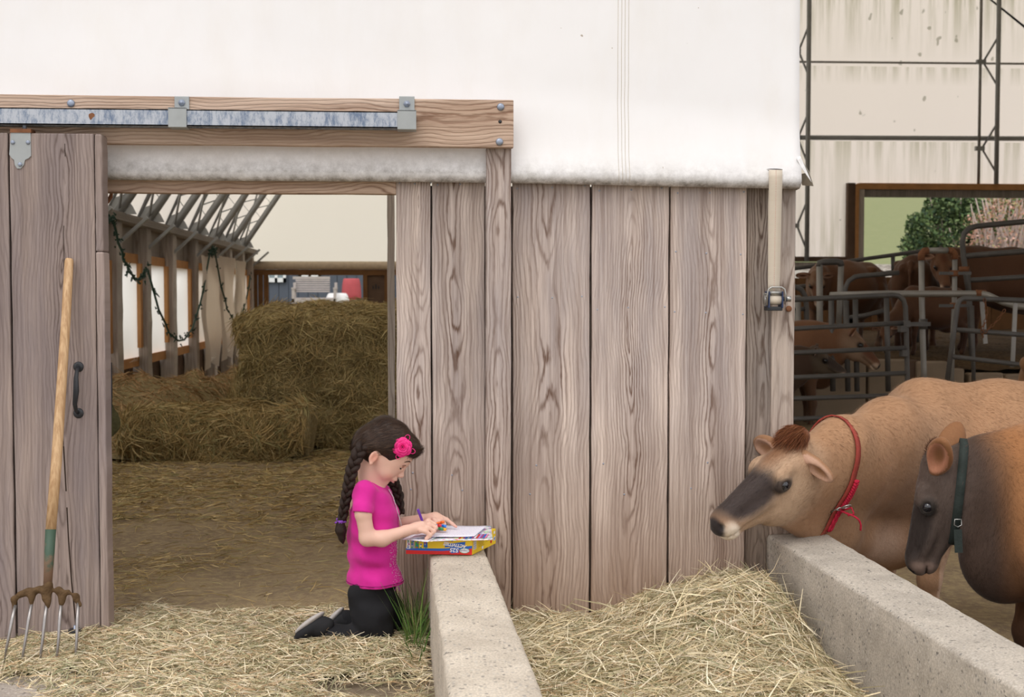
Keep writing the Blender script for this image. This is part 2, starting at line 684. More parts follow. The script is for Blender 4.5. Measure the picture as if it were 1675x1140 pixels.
# ------------------------------------------------------------------ hay
def strands(name, P, N, mat, parent=None, length=(.08, .2), width=.0028, lift=.25, pal=None, seg=3, curl=.25, tilt=1.0, seed=1, kind='stuff', updir=False, dirs=None, cols=None, flat=False, var=(.75, 1.2)):
    """ribbons lying on points P with normals N, each with its own colour"""
    r = np.random.default_rng(seed)
    n = len(P)
    P = np.asarray(P, float)
    N = np.asarray(N, float)
    D = r.normal(size=(n, 3)) if dirs is None else np.asarray(dirs, float) + r.normal(size=(n, 3)) * .35
    D -= N * (D * N).sum(1, keepdims=True)
    D /= np.linalg.norm(D, axis=1, keepdims=True) + 1e-9
    D = D + N * (r.normal(size=(n, 1)) * lift)
    if updir: D = D * .35 + N * 1.0
    D /= np.linalg.norm(D, axis=1, keepdims=True)
    B = np.cross(D, N if flat else r.normal(size=(n, 3)))
    B /= np.linalg.norm(B, axis=1, keepdims=True) + 1e-9
    L = r.uniform(length[0], length[1], (n, 1)) * r.choice([.5, .8, 1, 1.25], (n, 1))
    K = np.cross(D, N) * r.normal(size=(n, 1)) * curl + N * (-abs(r.normal(size=(n, 1))) * curl * .6)
    Wd = width * r.uniform(.5, 1.7, (n, 1))
    V = np.zeros((n, seg + 1, 2, 3))
    for i in range(seg + 1):
        t = i / seg - (.5 if not updir else 0)
        c = P + D * L * t + K * L * (t * t)
        wv = B * Wd * (1 - .7 * abs(2 * i / seg - 1) ** 2 if not updir else 1 - .8 * i / seg) * .5
        V[:, i, 0] = c - wv
        V[:, i, 1] = c + wv
    base = (np.arange(n) * (seg + 1) * 2)[:, None]
    q = []
    for i in range(seg):
        q.append(base + np.array([2 * i, 2 * i + 1, 2 * i + 3, 2 * i + 2])[None])
    Q = np.stack(q, 1).reshape(-1, 4)
    pal = np.array(pal if cols is None else [[0, 0, 0]])
    c = (pal[r.integers(0, len(pal), n)] if cols is None else cols) * r.uniform(var[0], var[1], (n, 1))
    C = np.repeat(c, (seg + 1) * 2, 0)
    me = mesh_np(name, V.reshape(-1, 3), Q, True, C)
    o = link(name, me, mat, parent)
    if kind: o['kind'] = kind
    return o


def vnoise(x, y, seed=0, sc=1.0, octv=4):
    """smooth value noise by summed sines"""
    r = np.random.default_rng(seed)
    out = np.zeros_like(np.asarray(x, float))
    a = 1.0
    f = sc
    for _ in range(octv):
        for _ in range(3):
            th = r.uniform(0, 2 * PI)
            out = out + a / 3 * np.sin((x * math.cos(th) + y * math.sin(th)) * f * r.uniform(.7, 1.4) + r.uniform(0, 6.28))
        a *= .55
        f *= 2.1
    return out


def sheet(name, x0, x1, y0, y1, nx, ny, hf, mat, parent=None, kind=None):
    X, Y = np.meshgrid(np.linspace(x0, x1, nx), np.linspace(y0, y1, ny), indexing='ij')
    Z = hf(X, Y)
    V = np.stack([X, Y, Z], -1).reshape(-1, 3)
    i = np.arange(nx - 1)[:, None] * ny + np.arange(ny - 1)[None]
    Q = np.stack([i, i + ny, i + ny + 1, i + 1], -1).reshape(-1, 4)
    me = mesh_np(name, V, Q, True)
    o = link(name, me, mat, parent)
    if kind: o['kind'] = kind
    return o


def on_hf(hf, x, y, e=.02):
    z = hf(x, y)
    nx = -(hf(x + e, y) - z) / e
    ny = -(hf(x, y + e) - z) / e
    N = np.stack([nx, ny, np.ones_like(z)], 1)
    N /= np.linalg.norm(N, axis=1, keepdims=True)
    return np.stack([x, y, z], 1), N


def place(o, parent):
    """make o, built in world coordinates, a child of parent without moving it"""
    o.parent = parent
    o.location = o.location - origin_of(parent)
    return o
# ================================================================== materials
GREY = (.44, .385, .33)
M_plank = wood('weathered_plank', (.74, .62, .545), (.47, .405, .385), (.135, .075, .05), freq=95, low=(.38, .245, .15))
M_door = wood('weathered_door_board', (.42, .335, .29), (.28, .23, .22), (.09, .06, .05), freq=90, relief=.8)
M_beam = wood('weathered_beam', (.64, .49, .385), (.54, .39, .29), (.22, .125, .08), horiz=True, freq=90)
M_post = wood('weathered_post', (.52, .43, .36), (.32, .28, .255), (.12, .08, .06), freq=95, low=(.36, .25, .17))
M_dim_wood = wood('grey_barn_timber', (.60, .54, .485), (.42, .375, .34), (.20, .16, .13), freq=40, relief=.5)
M_orange = plain('fresh_brown_board', (.50, .25, .10), .8, .2, var=.3, scale=6)
M_brown_wood = plain('stained_brown_boards', (.17, .085, .035), .8, .2, var=.35, scale=5)
M_rail_wood = plain('dark_barn_wood', (.13, .085, .06), .85, .2, var=.4, scale=5)


def mk_tarp():
    t = NT('white_tarp_fabric', .42, .35)
    a = t.attr('Col', 'GEOMETRY').outputs['Fac']
    w = t.wpos()
    n = t.noise(w, 26, 6, .75)
    n2 = t.noise(t.wpos((1, 1, .35)), 6, 5, .6)
    d = t.math('MULTIPLY', a, t.math('MULTIPLY_ADD', n, 4.2, -1.3), clamp=True)
    base = t.mix(t.ramp(n2, [(.45, 0.0), (.72, .35)]), (.86, .85, .85), (.80, .765, .72))
    sp = t.noise(w, 42, 2, .3)
    base = t.mix(t.ramp(sp, [(.815, 0.0), (.83, .8)]), base, (.35, .28, .2))
    c = t.mix(t.math('MULTIPLY', d, .9), base, (.13, .105, .08))
    t.color(c)
    t.bump(t.noise(t.wpos((1, 1, .5)), 3.0, 5), .22, .05)
    return t.m


M_tarp = mk_tarp()


def fabric_lit(name, col, trans=.6, dirt=None, streaks=False, tint=None):
    """translucent cloth: daylight from behind comes through"""
    m = bpy.data.materials.new(name)
    m.use_nodes = True
    n, l = m.node_tree.nodes, m.node_tree.links
    n.clear()
    t = NT.__new__(NT)
    t.m, t.t, t.n, t.l = m, m.node_tree, n, l
    out = n.new('ShaderNodeOutputMaterial')
    df, tr, mx = n.new('ShaderNodeBsdfDiffuse'), n.new('ShaderNodeBsdfTranslucent'), n.new('ShaderNodeMixShader')
    mx.inputs[0].default_value = trans
    big = t.noise(t.wpos((1, 1, .4)), .7, 4)
    c = t.mix(t.math('MULTIPLY', big, .25), col, tuple(x * .85 for x in col))
    if streaks:
        s1 = t.noise(t.wpos((7, 7, .35)), 1.0, 5, .65)
        z = t.n.new('ShaderNodeSeparateXYZ')
        l.new(t.wpos(), z.inputs[0])
        zz = z.outputs[2]
        # algae grows below each girt and along the bottom hem
        def band(z0, h):
            return t.math('MULTIPLY', t.math('LESS_THAN', zz, z0), t.math('SUBTRACT', 1.0, t.math('MULTIPLY', t.math('SUBTRACT', z0, zz), 1 / h), clamp=True))
        b = t.math('MAXIMUM', band(7.3, 1.7), t.math('MULTIPLY', t.math('MAXIMUM', band(4.12, .9), band(5.5, .35)), .55))
        lowb = t.math('SUBTRACT', 1.0, t.math('MULTIPLY', t.math('SUBTRACT', zz, 1.95), .55), clamp=True)
        b = t.math('ADD', b, t.math('MULTIPLY', lowb, .6))
        fl = t.math('MULTIPLY', t.ramp(s1, [(.42, 0.0), (.62, 1.0)]), b, clamp=True)
        c = t.mix(t.math('MULTIPLY', fl, .75), c, (.22, .21, .04))
        dots = t.noise(t.wpos((1, 1, .7)), 6.0, 2, .3)
        c = t.mix(t.ramp(dots, [(.74, 0.0), (.77, .55)]), c, (.16, .15, .07))
    l.new(c, df.inputs[0])
    if tint is not None:
        c = t.mix(1.0, c, tint, 'MULTIPLY')
    l.new(c, tr.inputs[0])
    l.new(df.outputs[0], mx.inputs[1])
    l.new(tr.outputs[0], mx.inputs[2])
    l.new(mx.outputs[0], out.inputs[0])
    return m


M_end = fabric_lit('cream_end_wall_fabric', (1.0, .91, .82), .88, streaks=True)
M_end2 = fabric_lit('cream_gable_fabric', (1.0, .94, .85), .88)
M_roof = fabric_lit('cream_roof_fabric', (.95, .89, .80), .55)
M_roof_dimming = fabric_lit('pen_dimming_roof_fabric', (.40, .36, .30), .18)  # dark, nearly opaque cloth given to the unseen right roof to dim the pen
M_plastic = fabric_lit('white_plastic_sheet', (.97, .95, .90), .8)
M_plastic_dim = fabric_lit('cloudy_plastic_sheet', (.80, .72, .62), .6)

M_hem = plain('tarp_inside', (.42, .38, .32), .8, .2)


def galv(name, a=(.46, .49, .54), b=(.15, .20, .29), sc=(14, 14, 5)):
    t = NT(name, .48, .5)
    n = t.noise(t.wpos(sc), 3.5, 6, .75)
    t.color(t.mix(t.ramp(n, [(.38, 0.0), (.56, 1.0)]), b, a))
    t.b.inputs['Metallic'].default_value = .35
    t.bump(n, .1, .002)
    return t.m


M_galv = galv('galvanised_steel')
M_galv_dull = plain('dull_galvanised_plate', (.36, .38, .38), .5, .5, .4, .15, 20)
M_bolt = plain('zinc_bolt', (.30, .34, .42), .45, .5, .6)
M_rust = plain('rusted_steel', (.20, .085, .04), .8, .3, var=.5, scale=30)
M_black = plain('black_iron', (.018, .02, .024), .45, .5)
M_truss = plain('grey_truss_steel', (.36, .37, .37), .6, .4, .3, .2)
M_pipe = plain('grey_gate_pipe', (.115, .11, .105), .55, .4, .35, .35, 9)
M_pipe_light = plain('pale_galvanised_pipe', (.30, .29, .27), .5, .4, .4, .25, 9)
M_nail = plain('nail_head', (.34, .36, .42), .5, .5, .5)


def concrete(name, light, dark, spots=(.05, .05, .05)):
    t = NT(name, .92, .15)
    w = t.wpos()
    n = t.noise(w, 7, 6, .6)
    f = t.noise(w, 150, 4, .7)
    base = t.mix(t.ramp(n, [(.35, 0.0), (.65, 1.0)]), dark, light)
    base = t.mix(t.math('MULTIPLY', t.ramp(f, [(.42, 1.0), (.60, 0.0)]), .45), base, tuple(x * .42 for x in dark))
    v = t.n.new('ShaderNodeTexVoronoi')
    t.l.new(w, v.inputs['Vector'])
    v.inputs['Scale'].default_value = 80
    vc = t.n.new('ShaderNodeSeparateColor')
    t.l.new(v.outputs['Color'], vc.inputs[0])
    stone = t.math('MULTIPLY', t.math('LESS_THAN', v.outputs['Distance'], .36), t.math('GREATER_THAN', vc.outputs[0], .62))
    sc = t.mix(vc.outputs[1], (.10, .10, .10), (.62, .57, .50))
    base = t.mix(t.math('MULTIPLY', stone, .75), base, sc)
    pit = t.noise(w, 38, 3, .6)
    pm = t.ramp(pit, [(.655, 0.0), (.70, 1.0)])
    base = t.mix(t.math('MULTIPLY', pm, .7), base, spots)
    t.color(base)
    h = t.math('SUBTRACT', t.math('ADD', t.math('MULTIPLY', f, .5), t.math('MULTIPLY', stone, .15)), t.math('MULTIPLY', pm, .9))
    t.bump(h, .55, .004)
    return t.m


M_conc = concrete('rough_concrete', (.72, .64, .53), (.56, .49, .40))
M_conc2 = concrete('grey_aggregate_concrete', (.60, .54, .46), (.45, .405, .345))
M_pad = concrete('worn_concrete_slab', (.50, .44, .38), (.40, .35, .30))
M_conc_old = plain('old_concrete_wall', (.27, .21, .15), .95, .1, var=.35, scale=3, bump=.3, bscale=25)


def dirt(name, a, b, c):
    t = NT(name, .95, .1)
    w = t.wpos()
    n = t.noise(w, 2.2, 6, .65)
    n2 = t.noise(w, 24, 5, .7)
    col = t.mix(t.ramp(n, [(.35, 0.0), (.62, 1.0)]), a, b)
    col = t.mix(t.ramp(n2, [(.45, 0.0), (.68, 1.0)]), col, c)
    t.color(col)
    t.bump(n2, .7, .02)
    return t.m


M_dirt = dirt('trodden_barn_floor', (.21, .155, .105), (.30, .225, .135), (.38, .30, .165))
M_mud = dirt('pen_mud', (.05, .038, .025), (.085, .062, .038), (.12, .09, .05))
M_pack = dirt('manure_bedding', (.05, .032, .018), (.10, .065, .035), (.15, .10, .055))
M_haybase = dirt('matted_hay', (.20, .155, .075), (.28, .22, .11), (.48, .39, .21))  # base colour darkened to stand for the shade between strands
M_baleb = dirt('bale_hay', (.22, .17, .08), (.30, .235, .115), (.40, .32, .17))


def hay_mat(name, k=1.0):
    t = NT(name, .75, .25)
    a = t.attr('Col', 'GEOMETRY')
    g = t.mix(1.0, a.outputs['Color'], (k, k, k), 'MULTIPLY')
    t.color(g)
    return t.m


M_hay = hay_mat('hay_strand')
M_coat_cache = {}

# ================================================================== ground
M_out_ground = dirt('outdoor_ground', (.16, .125, .09), (.24, .19, .135), (.30, .25, .17))


far = sheet('ground_field', -120, 120, -120, 34, 8, 8, lambda x, y: 0 * x - .36, dirt('field_ground', (.17, .165, .10), (.21, .19, .13), (.25, .22, .16)))
tag(far, kind='structure')


def front_hf(x, y):
    return .012 * vnoise(x, y, 3, 3.0, 3) + .0


g = sheet('ground', -5.0, .10, -4.2, .02, 90, 80, front_hf, M_out_ground)
tag(g, kind='structure')
g = sheet('ground_feed_alley', .24, 1.5, -4.2, .02, 20, 50, lambda x, y: 0 * x + .0, M_haybase)
tag(g, kind='structure')


def pen_z(x, y):
    t = np.clip((x - 1.55) / .15, 0, 1)
    back = np.clip((y - 3.0) / 3.5, 0, 1)
    return (-.30 + .30 * back) * t


def barn_hf(x, y):
    return pen_z(x, y) + .014 * vnoise(x, y, 5, 2.0, 3) * np.clip(y * 3, 0, 1)


g = sheet('floor_barn', -3.25, 16.2, .0, 18.6, 200, 190, barn_hf, M_dirt)
tag(g, kind='structure')
g = sheet('floor_pen', 1.58, 9.0, -4.2, .02, 40, 40, lambda x, y: -.30 + .012 * vnoise(x, y, 9, 4, 3), M_mud)
tag(g, kind='structure')
m = MB()
m.box((-5.0, -4.2, -.10), (-.86, -.655, .028))
pad = m.make('floor_slab', M_pad, bevel=.012)
tag(pad, kind='structure')
m = MB()
pa, pb = aty(285, 1027, -.02), aty(462, 1017, .03)
m.bar((pa.x, .0, .018), (pb.x + .02, .05, .018), .09, .03)
sill = m.make('trim_1', plain('worn_threshold_board', (.24, .15, .10), .8, .2, var=.3, scale=12), bevel=.004)
tag(sill, kind='structure')

# ================================================================== front wall of boards
wall = thing('wall_front', None, None, (0.7, 0.02, 0))
tag(wall, kind='structure')


def px_board(name, xl, xr, yt, z0, Y0, Y1, mat, parent, tone=1.0, **kw):
    a = aty(xl, 640, Y0).x
    b = aty(xr, 640, Y0).x
    zt = aty((xl + xr) / 2, yt, Y0).z
    return board(name, (a, Y0, z0), (b, Y1, zt), mat, parent, tone, **kw)


planks = []
for (xl, xr, yt, tone, cx, cy, sd) in (
        (649, 705, 290, 1.0, .03, .03, 3.1), (707.5, 793.5, 291, .88, -.01, .035, 8.7),
        (839, 964.5, 294, .98, -.02, .06, 12.3), (968, 1092.5, 297, 1.02, .0, .03, 21.9), (1095.5, 1219.5, 301, .97, .02, .03, 33.4)):
    planks.append(px_board('plank', xl, xr, yt, -.02, 0, .04, M_plank, wall, tone, cx=cx, cy=cy, s=sd))
px_board('trim_board', 796, 836, 241, -.02, -.095, -.005, M_plank, wall, .92, cx=.0, cy=.02, s=5.5)
# corner post in two pieces, the left one set back
px_board('post', 1221, 1262, 305, -.3, .022, .14, M_post, wall, .78, cx=.0, cy=.03, s=15.0)
px_board('post', 1262, 1299, 305, -.3, .012, .15, M_post, wall, 1.2, cx=.01, cy=.05, s=28.0)
# battens added behind the joints so no light shows through the gaps
for xx in (706, 794, 838, 966, 1094):
    X = aty(xx, 640, 0).x
    board('batten', (X - .035, .042, -.02), (X + .035, .062, 1.72), M_post, wall, .55)
# boards the door hides
for k in range(5):
    x1 = -1.42 - k * .31
    board('plank', (x1 - .30, 0, -.02), (x1, .04, 1.98), M_plank, wall, .95)
board('post', (-1.42, .0, -.02), (-1.33, .09, 1.80), M_post, wall, .9)
# door lintel
a, b = aty(168, 303, .0), aty(648, 304, .0)
lin = board('lintel', (a.x - .25, .0, aty(400, 316, 0).z), (b.x, .06, aty(400, 292, 0).z), M_beam, wall, 1.0, horiz=True, cy=.05)
# post inside the doorway on the right
px_board('post', 634.5, 646, 312, 0, 1.6, 1.7, M_dim_wood, wall, 1.2)

for o, rows in zip(planks, ((297,), (297,), (303, 480), (306, 500), (310, 410, 508))):
    mm = MB()
    x0 = o.location.x + wall.location.x
    hw = o.dimensions.x / 2
    k = 0
    for yy in rows:
        z = aty(1000, yy + 4, 0).z
        for fx in (-.82, .0, .85):
            mm.lathe([(.0042, 0), (.0034, -.0012)], (x0 + fx * hw + random.uniform(-.01, .01), 0.0005, z + random.uniform(-.008, .008)), 'y', 8)
    for zz in (.52, .62):
        mm.lathe([(.0042, 0), (.0034, -.0012)], (x0 + random.uniform(-.7, .7) * hw, .0005, zz + random.uniform(-.03, .03)), 'y', 8)
    # nails are a few pixels each: one mesh per board, a sub-part of it
    n_ = link('nail_heads', mm.mesh('nail_heads', o.location + wall.location), M_nail, o, (0, 0, 0), local=True)
    n_['kind'] = 'stuff'

# ------------------------------------------------------------------ header beam, track, door
Yb = -.14
beam = thing('header_beam', 'long horizontal brown timber beam holding the door track', 'beam', (aty(840, 200, Yb).x, -.14, aty(840, 240, Yb).z))
xe = aty(840, 200, Yb).x
zt, zb = aty(600, 161, Yb).z, aty(600, 239, Yb).z
bo = board('beam_timber', (-3.2, Yb, zb), (xe, -.097, zt), M_beam, beam, 1.0, horiz=True, wob=.0012, bevel=.003, cy=.02, cx=.01, s=3.0)
bo['ring_s'] = 4.2
for (px, py) in ((116, 169), (819, 175), (817, 232)):
    p = aty(px, py, Yb)
    mm = MB().lathe([(.0145, 0), (.0125, -.005), (.006, -.0075)], (p.x, Yb, p.z), 'y', 16)
    mm.make('bolt', M_bolt, beam)
p = aty(818, 199, Yb)
MB().lathe([(.007, 0), (.004, -.004)], (p.x, Yb, p.z), 'y', 10).make('screw', M_black, beam)

Yt = -.235
zt, zb = aty(400, 180, Yt).z, aty(400, 207, Yt).z
xe = aty(679, 190, Yt).x
track = thing('sliding_door_track', 'galvanised steel box track bolted along the timber beam', 'track', (xe, -.18, zb))
m = MB()
th = .004
Yk = -.165
m.box((-3.2, Yt, zb), (xe, Yt + th, zt))
m.box((-3.2, Yt, zt - th), (xe, Yk, zt))
m.box((-3.2, Yk - th, zb), (xe, Yk, zt))
m.box((-3.2, Yt, zb), (xe, Yt + .022, zb + th))
m.box((-3.2, Yk - .022, zb), (xe, Yk, zb + th))
m.make('rail_channel', M_galv, track)
m = MB()
pr = aty(149, 190, Yt - .001)
m.add([(pr.x + math.cos(a) * .016 * random.uniform(.5, 1.1), Yt - .0008, pr.z + math.sin(a) * .014 * random.uniform(.5, 1.1)) for a in [i * PI / 5 for i in range(10)]], [tuple(range(10))])
m.make('rust_spot', M_rust, track)
for (xl, xr) in ((284, 310), (652, 679)):
    a, b = aty(xl, 155, -.15).x, aty(xr, 155, -.15).x
    z0 = aty(xl, 157, -.15).z
    m = MB()
    m.box((a + .002, -.148, zt - .002), (b - .002, Yb + .0005, z0))
    m.box((a - .004, Yt - .008, zb - .004), (b + .004, Yt - .0005, zt + .006))
    m.box((a - .004, Yt - .008, zt), (b + .004, -.142, zt + .006))
    m.box((a - .004, Yt - .008, zb - .006), (b + .004, -.17, zb - .001))
    br = m.make('bracket', M_galv_dull, track, bevel=.002)
    cx_, cz = (a + b) / 2, (zt + z0) / 2 + .006
    mm = MB().lathe([(.013, -.149), (.013, -.152), (.008, -.1525), (.008, -.160)], (cx_, 0, cz), 'y', 6)
    mm.make('bolt', M_bolt, br)

Yd = -.225
door = thing('door_1', 'weathered grey wooden sliding barn door hanging from the steel track', None, (-1.9, -.2, 0))
tag(door, kind='structure')
ztop, zbot = aty(90, 218, Yd).z, aty(90, 1045, Yd).z
xs = [aty(x, 640, Yd).x for x in (19, 22, 158.5, 159.5, 172)]
board('plank', (xs[0] - .33, Yd, zbot), (xs[0], Yd + .045, ztop), M_door, door, 1.0, s=1.7, cx=.05, cy=.09)
board('plank', (xs[0] - .67, Yd, zbot), (xs[0] - .335, Yd + .045, ztop), M_door, door, 1.0, s=8.7, cx=.05, cy=.09)
board('plank', (xs[1], Yd, zbot), (xs[2], Yd + .045, ztop), M_door, door, 1.0, s=23.6, cx=.03, cy=.025)
zj = aty(165, 412, Yd).z
board('edge_board', (xs[3], Yd + .001, zj + .001), (xs[4], Yd + .09, ztop), M_door, door, 1.02, s=6, cx=.2, cy=.2, bevel=.007)
board('edge_board', (xs[3], Yd - .001, zbot), (xs[4] + .002, Yd + .09, zj), M_door, door, 1.12, s=16, cx=.2, cy=.2, bevel=.006)
# long drying crack through the wide plank
m = MB()
pts = [(106, 235), (108, 300), (104, 380), (106, 470), (110, 560), (100, 640), (104, 730), (108, 800), (112, 880), (117, 950), (123, 1010), (126, 1040)]
for (pa, pb) in zip(pts[:-1], pts[1:]):
    A, B = aty(*pa, Yd), aty(*pb, Yd)
    w1 = .0012 if pa[1] < 700 else .0022
    m.add([(A.x - w1, Yd - .0004, A.z), (A.x + w1, Yd - .0004, A.z), (B.x + w1, Yd - .0004, B.z), (B.x - w1, Yd - .0004, B.z)], [(0, 3, 2, 1)])
m.make('drying_crack', plain('crack_shadow_wood', (.03, .02, .015), 1, 0), door)
# hanger plate
m = MB()
P = lambda x, y, Y=Yd - .004: aty(x, y, Y)
out = [(18, 214), (50, 214), (51, 255), (47, 259), (41, 262), (39, 270), (34, 276), (28, 276), (24, 270), (23, 262), (19, 259), (15, 253)]
m.prism([(P(x, y).x, P(x, y).z) for x, y in out], Yd - .005, Yd - .0005)
h = m.make('hanger_plate', M_galv_dull, door, bevel=.0012)
m = MB()
a, b = P(17, 217), P(51, 211)
m.box((a.x, Yd - .008, a.z), (b.x, Yd + .05, b.z))
m.make('hanger_cap', M_rust, door)
m = MB()
c = P(37, 210)
m.lathe([(.008, -.0), (.008, .05)], (c.x, Yd + .02, c.z - .012), 'z', 10)
m.make('hanger_stem', M_bolt, door)
for (x, y) in ((21, 233), (46, 233), (33, 269)):
    c = P(x, y)
    MB().lathe([(.0085, Yd - .005), (.0075, Yd - .009), (.003, Yd - .0095)], (c.x, 0, c.z), 'y', 6).make('bolt', M_bolt, h)
# pull handle
m = MB()
for y in (600, 676):
    c = P(128, y)
    m.lathe([(.019, Yd - .0005), (.017, Yd - .004), (.008, Yd - .006)], (c.x, 0, c.z), 'y', 16)
c0, c1 = P(129, 601), P(127.5, 675)
m.tube([(c0.x, Yd - .004, c0.z), (c0.x, Yd - .03, c0.z - .01), (c0.x, Yd - .045, c0.z - .035), (c0.x, Yd - .047, (c0.z + c1.z) / 2), (c1.x, Yd - .045, c1.z + .035), (c1.x, Yd - .03, c1.z + .01), (c1.x, Yd - .004, c1.z)], [.006, .007, .0085, .011, .0085, .007, .006], 10)
m.make('handle', M_black, door)
# rubber roller that guides the bottom edge
c = P(123, 1036, Yd - .03)
roller = thing('door_guide_roller', 'small black rubber roller at the foot of the sliding door', 'roller', (c.x, Yd - .03, 0))
MB().lathe([(.024, -.017), (.026, -.012), (.026, .012), (.023, .017)], (c.x, Yd - .03, c.z), 'z', 20).make('wheel', M_black, roller, bevel=.002)
MB().lathe([(.006, -.05), (.006, .03)], (c.x, Yd - .03, c.z), 'z', 10).make('axle', M_bolt, roller)

# ================================================================== white tarp
XE = aty(1306, 150, -.02).x
za_, zb_ = aty(180, 291, -.06), aty(1300, 306, -.06)


def tarp_bottom(x):
    t = (x - za_.x) / (zb_.x - za_.x)
    return za_.z + (zb_.z - za_.z) * t + .004 * np.sin(x * 2.3 + 1)


def tarp_pt(x, s):
    """s from 0 (under the hem, at the back) up; returns y, z, dirt"""
    r = .034
    zb = tarp_bottom(x)
    if s < 1:                                             # half circle of the rolled hem
        a = PI * (1 - s) + .0
        y = -.036 + r * math.cos(a) * -1
        z = zb + r - r * math.sin(a)
        y = -.036 - r * math.cos(a) * -1 if False else -.036 + r * math.cos(PI * s)
        dirt = max(0, math.sin(PI * s)) ** 1.0 * (1.0 if s > .25 else 1) * .62 + .1
        return y, z, dirt
    h = (s - 1) * 1.0
    y = -.07 + .045 * (1 - math.exp(-(h / .13) ** 1.3))
    return y, zb + r + h, (.33 + (.12 if x < .3 else 0)) * math.exp(-h / (.035 if x > .3 else .05))


ss = list(np.linspace(0, 1, 13)) + [1 + t for t in list(np.linspace(.012, .3, 12)) + list(np.linspace(.36, 4.6, 34))]
nx = 150
xs_ = np.linspace(-3.3, XE, nx)
V, C = [], []
for x in xs_:
    for s in ss:
        y, z, d = tarp_pt(float(x), s)
        # long soft wrinkles that run along the hem and hang from it
        wv = .006 * math.sin(x * 1.9 + z * 1.1) + .004 * math.sin(x * 4.7 - z * 3.1 + 2) + .0022 * math.sin(z * 21 + x * 3)
        if s > 1: y += wv * min(1, (s - 1) * 4)
        V.append((x, y, z))
        C.append((d, d, d))
ns_ = len(ss)
Q = [(i * ns_ + j, i * ns_ + j + 1, (i + 1) * ns_ + j + 1, (i + 1) * ns_ + j) for i in range(nx - 1) for j in range(ns_ - 1)]
# the cloth turns the corner and runs back
b0 = len(V)
for k, (dx, yy) in enumerate(((.006, .01), (.012, .05), (.0, .35))):
    for s in ss:
        y, z, d = tarp_pt(XE, s)
        V.append((XE + dx, yy, z + (0 if s > 1 else .0)))
        C.append((d, d, d))
for k in range(3):
    A = (nx - 1) * ns_ if k == 0 else b0 + (k - 1) * ns_
    B = b0 + k * ns_
    Q += [(A + j, A + j + 1, B + j + 1, B + j) for j in range(ns_ - 1)]
tarp = thing('white_tarp_cover', 'big white fabric tarp stretched above the boards, with a rolled grimy hem', 'tarp', (XE, 0, float(tarp_bottom(XE))))
to = link('fabric', mesh_np('fabric', V, Q, True, np.array(C)), M_tarp, tarp)
md = to.modifiers.new('thick', 'SOLIDIFY')
md.thickness = .0015
for xb in (1010, 1016, 1021.5, 1027.5):
    X = aty(xb, 200, -.03).x
    m = MB()
    for side in (0,):
        prev = None
        pts = []
        for s in ss[3:]:
            y, z, d = tarp_pt(X, s)
            wv = .006 * math.sin(X * 1.9 + z * 1.1) + .004 * math.sin(X * 4.7 - z * 3.1 + 2) + .0022 * math.sin(z * 21 + X * 3)
            if s > 1: y += wv * min(1, (s - 1) * 4)
            pts.append((X + .0006 * math.sin(z * 30), y - .0012, z))
        m.tube(pts, .0011, 5)
    m.make('stitched_seam', plain('seam_thread', (.52, .46, .38), .8, .2), tarp)
# slit that the strap comes through, and the loose corner flap
c = aty(1268, 277.5, -.075)
m = MB()
m.add([(c.x + .038 * math.cos(a) * 1.0, c.y + .012 - .004 * abs(math.sin(a)), c.z + .0045 * math.sin(a)) for a in [i * PI / 8 for i in range(16)]], [tuple(range(16))])
m.make('strap_slit', plain('slit_edge', (.10, .09, .08), .9, .1), tarp)
f = [aty(x, y, Y) for x, y, Y in ((1303, 246, -.03), (1312, 262, -.045), (1324, 282, -.05), (1331, 304, -.03), (1313, 303, .02), (1306, 285, .03), (1310, 268, .06))]
m = MB()
m.add(f, [(0, 1, 5), (1, 2, 6), (1, 6, 5), (2, 3, 4), (2, 4, 5)])
fl = m.make('corner_flap', M_hem, tarp)
md = fl.modifiers.new('thick', 'SOLIDIFY')
md.thickness = .002
m = MB()
f2 = [aty(x, y, Y) for x, y, Y in ((1303, 246, -.036), (1310, 258, -.055), (1316, 272, -.052), (1327, 298, -.04), (1311, 275, -.06), (1304, 262, -.06))]
m.add(f2, [(0, 1, 2, 4, 5), (2, 3, 4)])
fl = m.make('flap_fold', M_tarp, tarp)
md = fl.modifiers.new('thick', 'SOLIDIFY')
md.thickness = .002

# ================================================================== ratchet strap
M_web = None
t = NT('cream_webbing', .8, .2)
wz = t.n.new('ShaderNodeTexWave')
wz.bands_direction = 'Z'
wz.inputs['Scale'].default_value = 60
t.l.new(t.coord(), wz.inputs['Vector'])
t.color(t.mix(wz.outputs[0], (.70, .62, .51), (.60, .52, .42)))
t.bump(wz.outputs[0], .3, .001)
M_web = t.m
strap = thing('ratchet_strap', 'cream webbing strap with a steel ratchet hanging over the corner post', 'strap', tuple(aty(1266, 508, -.02)))


def web(pts, w0, w1, name, mat, th=.003):
    m = MB()
    n = len(pts)
    vs = []
    for i, p in enumerate(pts):
        w = (w0 + (w1 - w0) * i / (n - 1)) / 2
        vs += [(p[0] - w, p[1], p[2]), (p[0] + w, p[1], p[2])]
    m.add(vs, [(2 * i, 2 * i + 1, 2 * i + 3, 2 * i + 2) for i in range(n - 1)], True)
    o = m.make(name, mat, strap, at=pts[0])
    md = o.modifiers.new('thick', 'SOLIDIFY')
    md.thickness = th
    return o


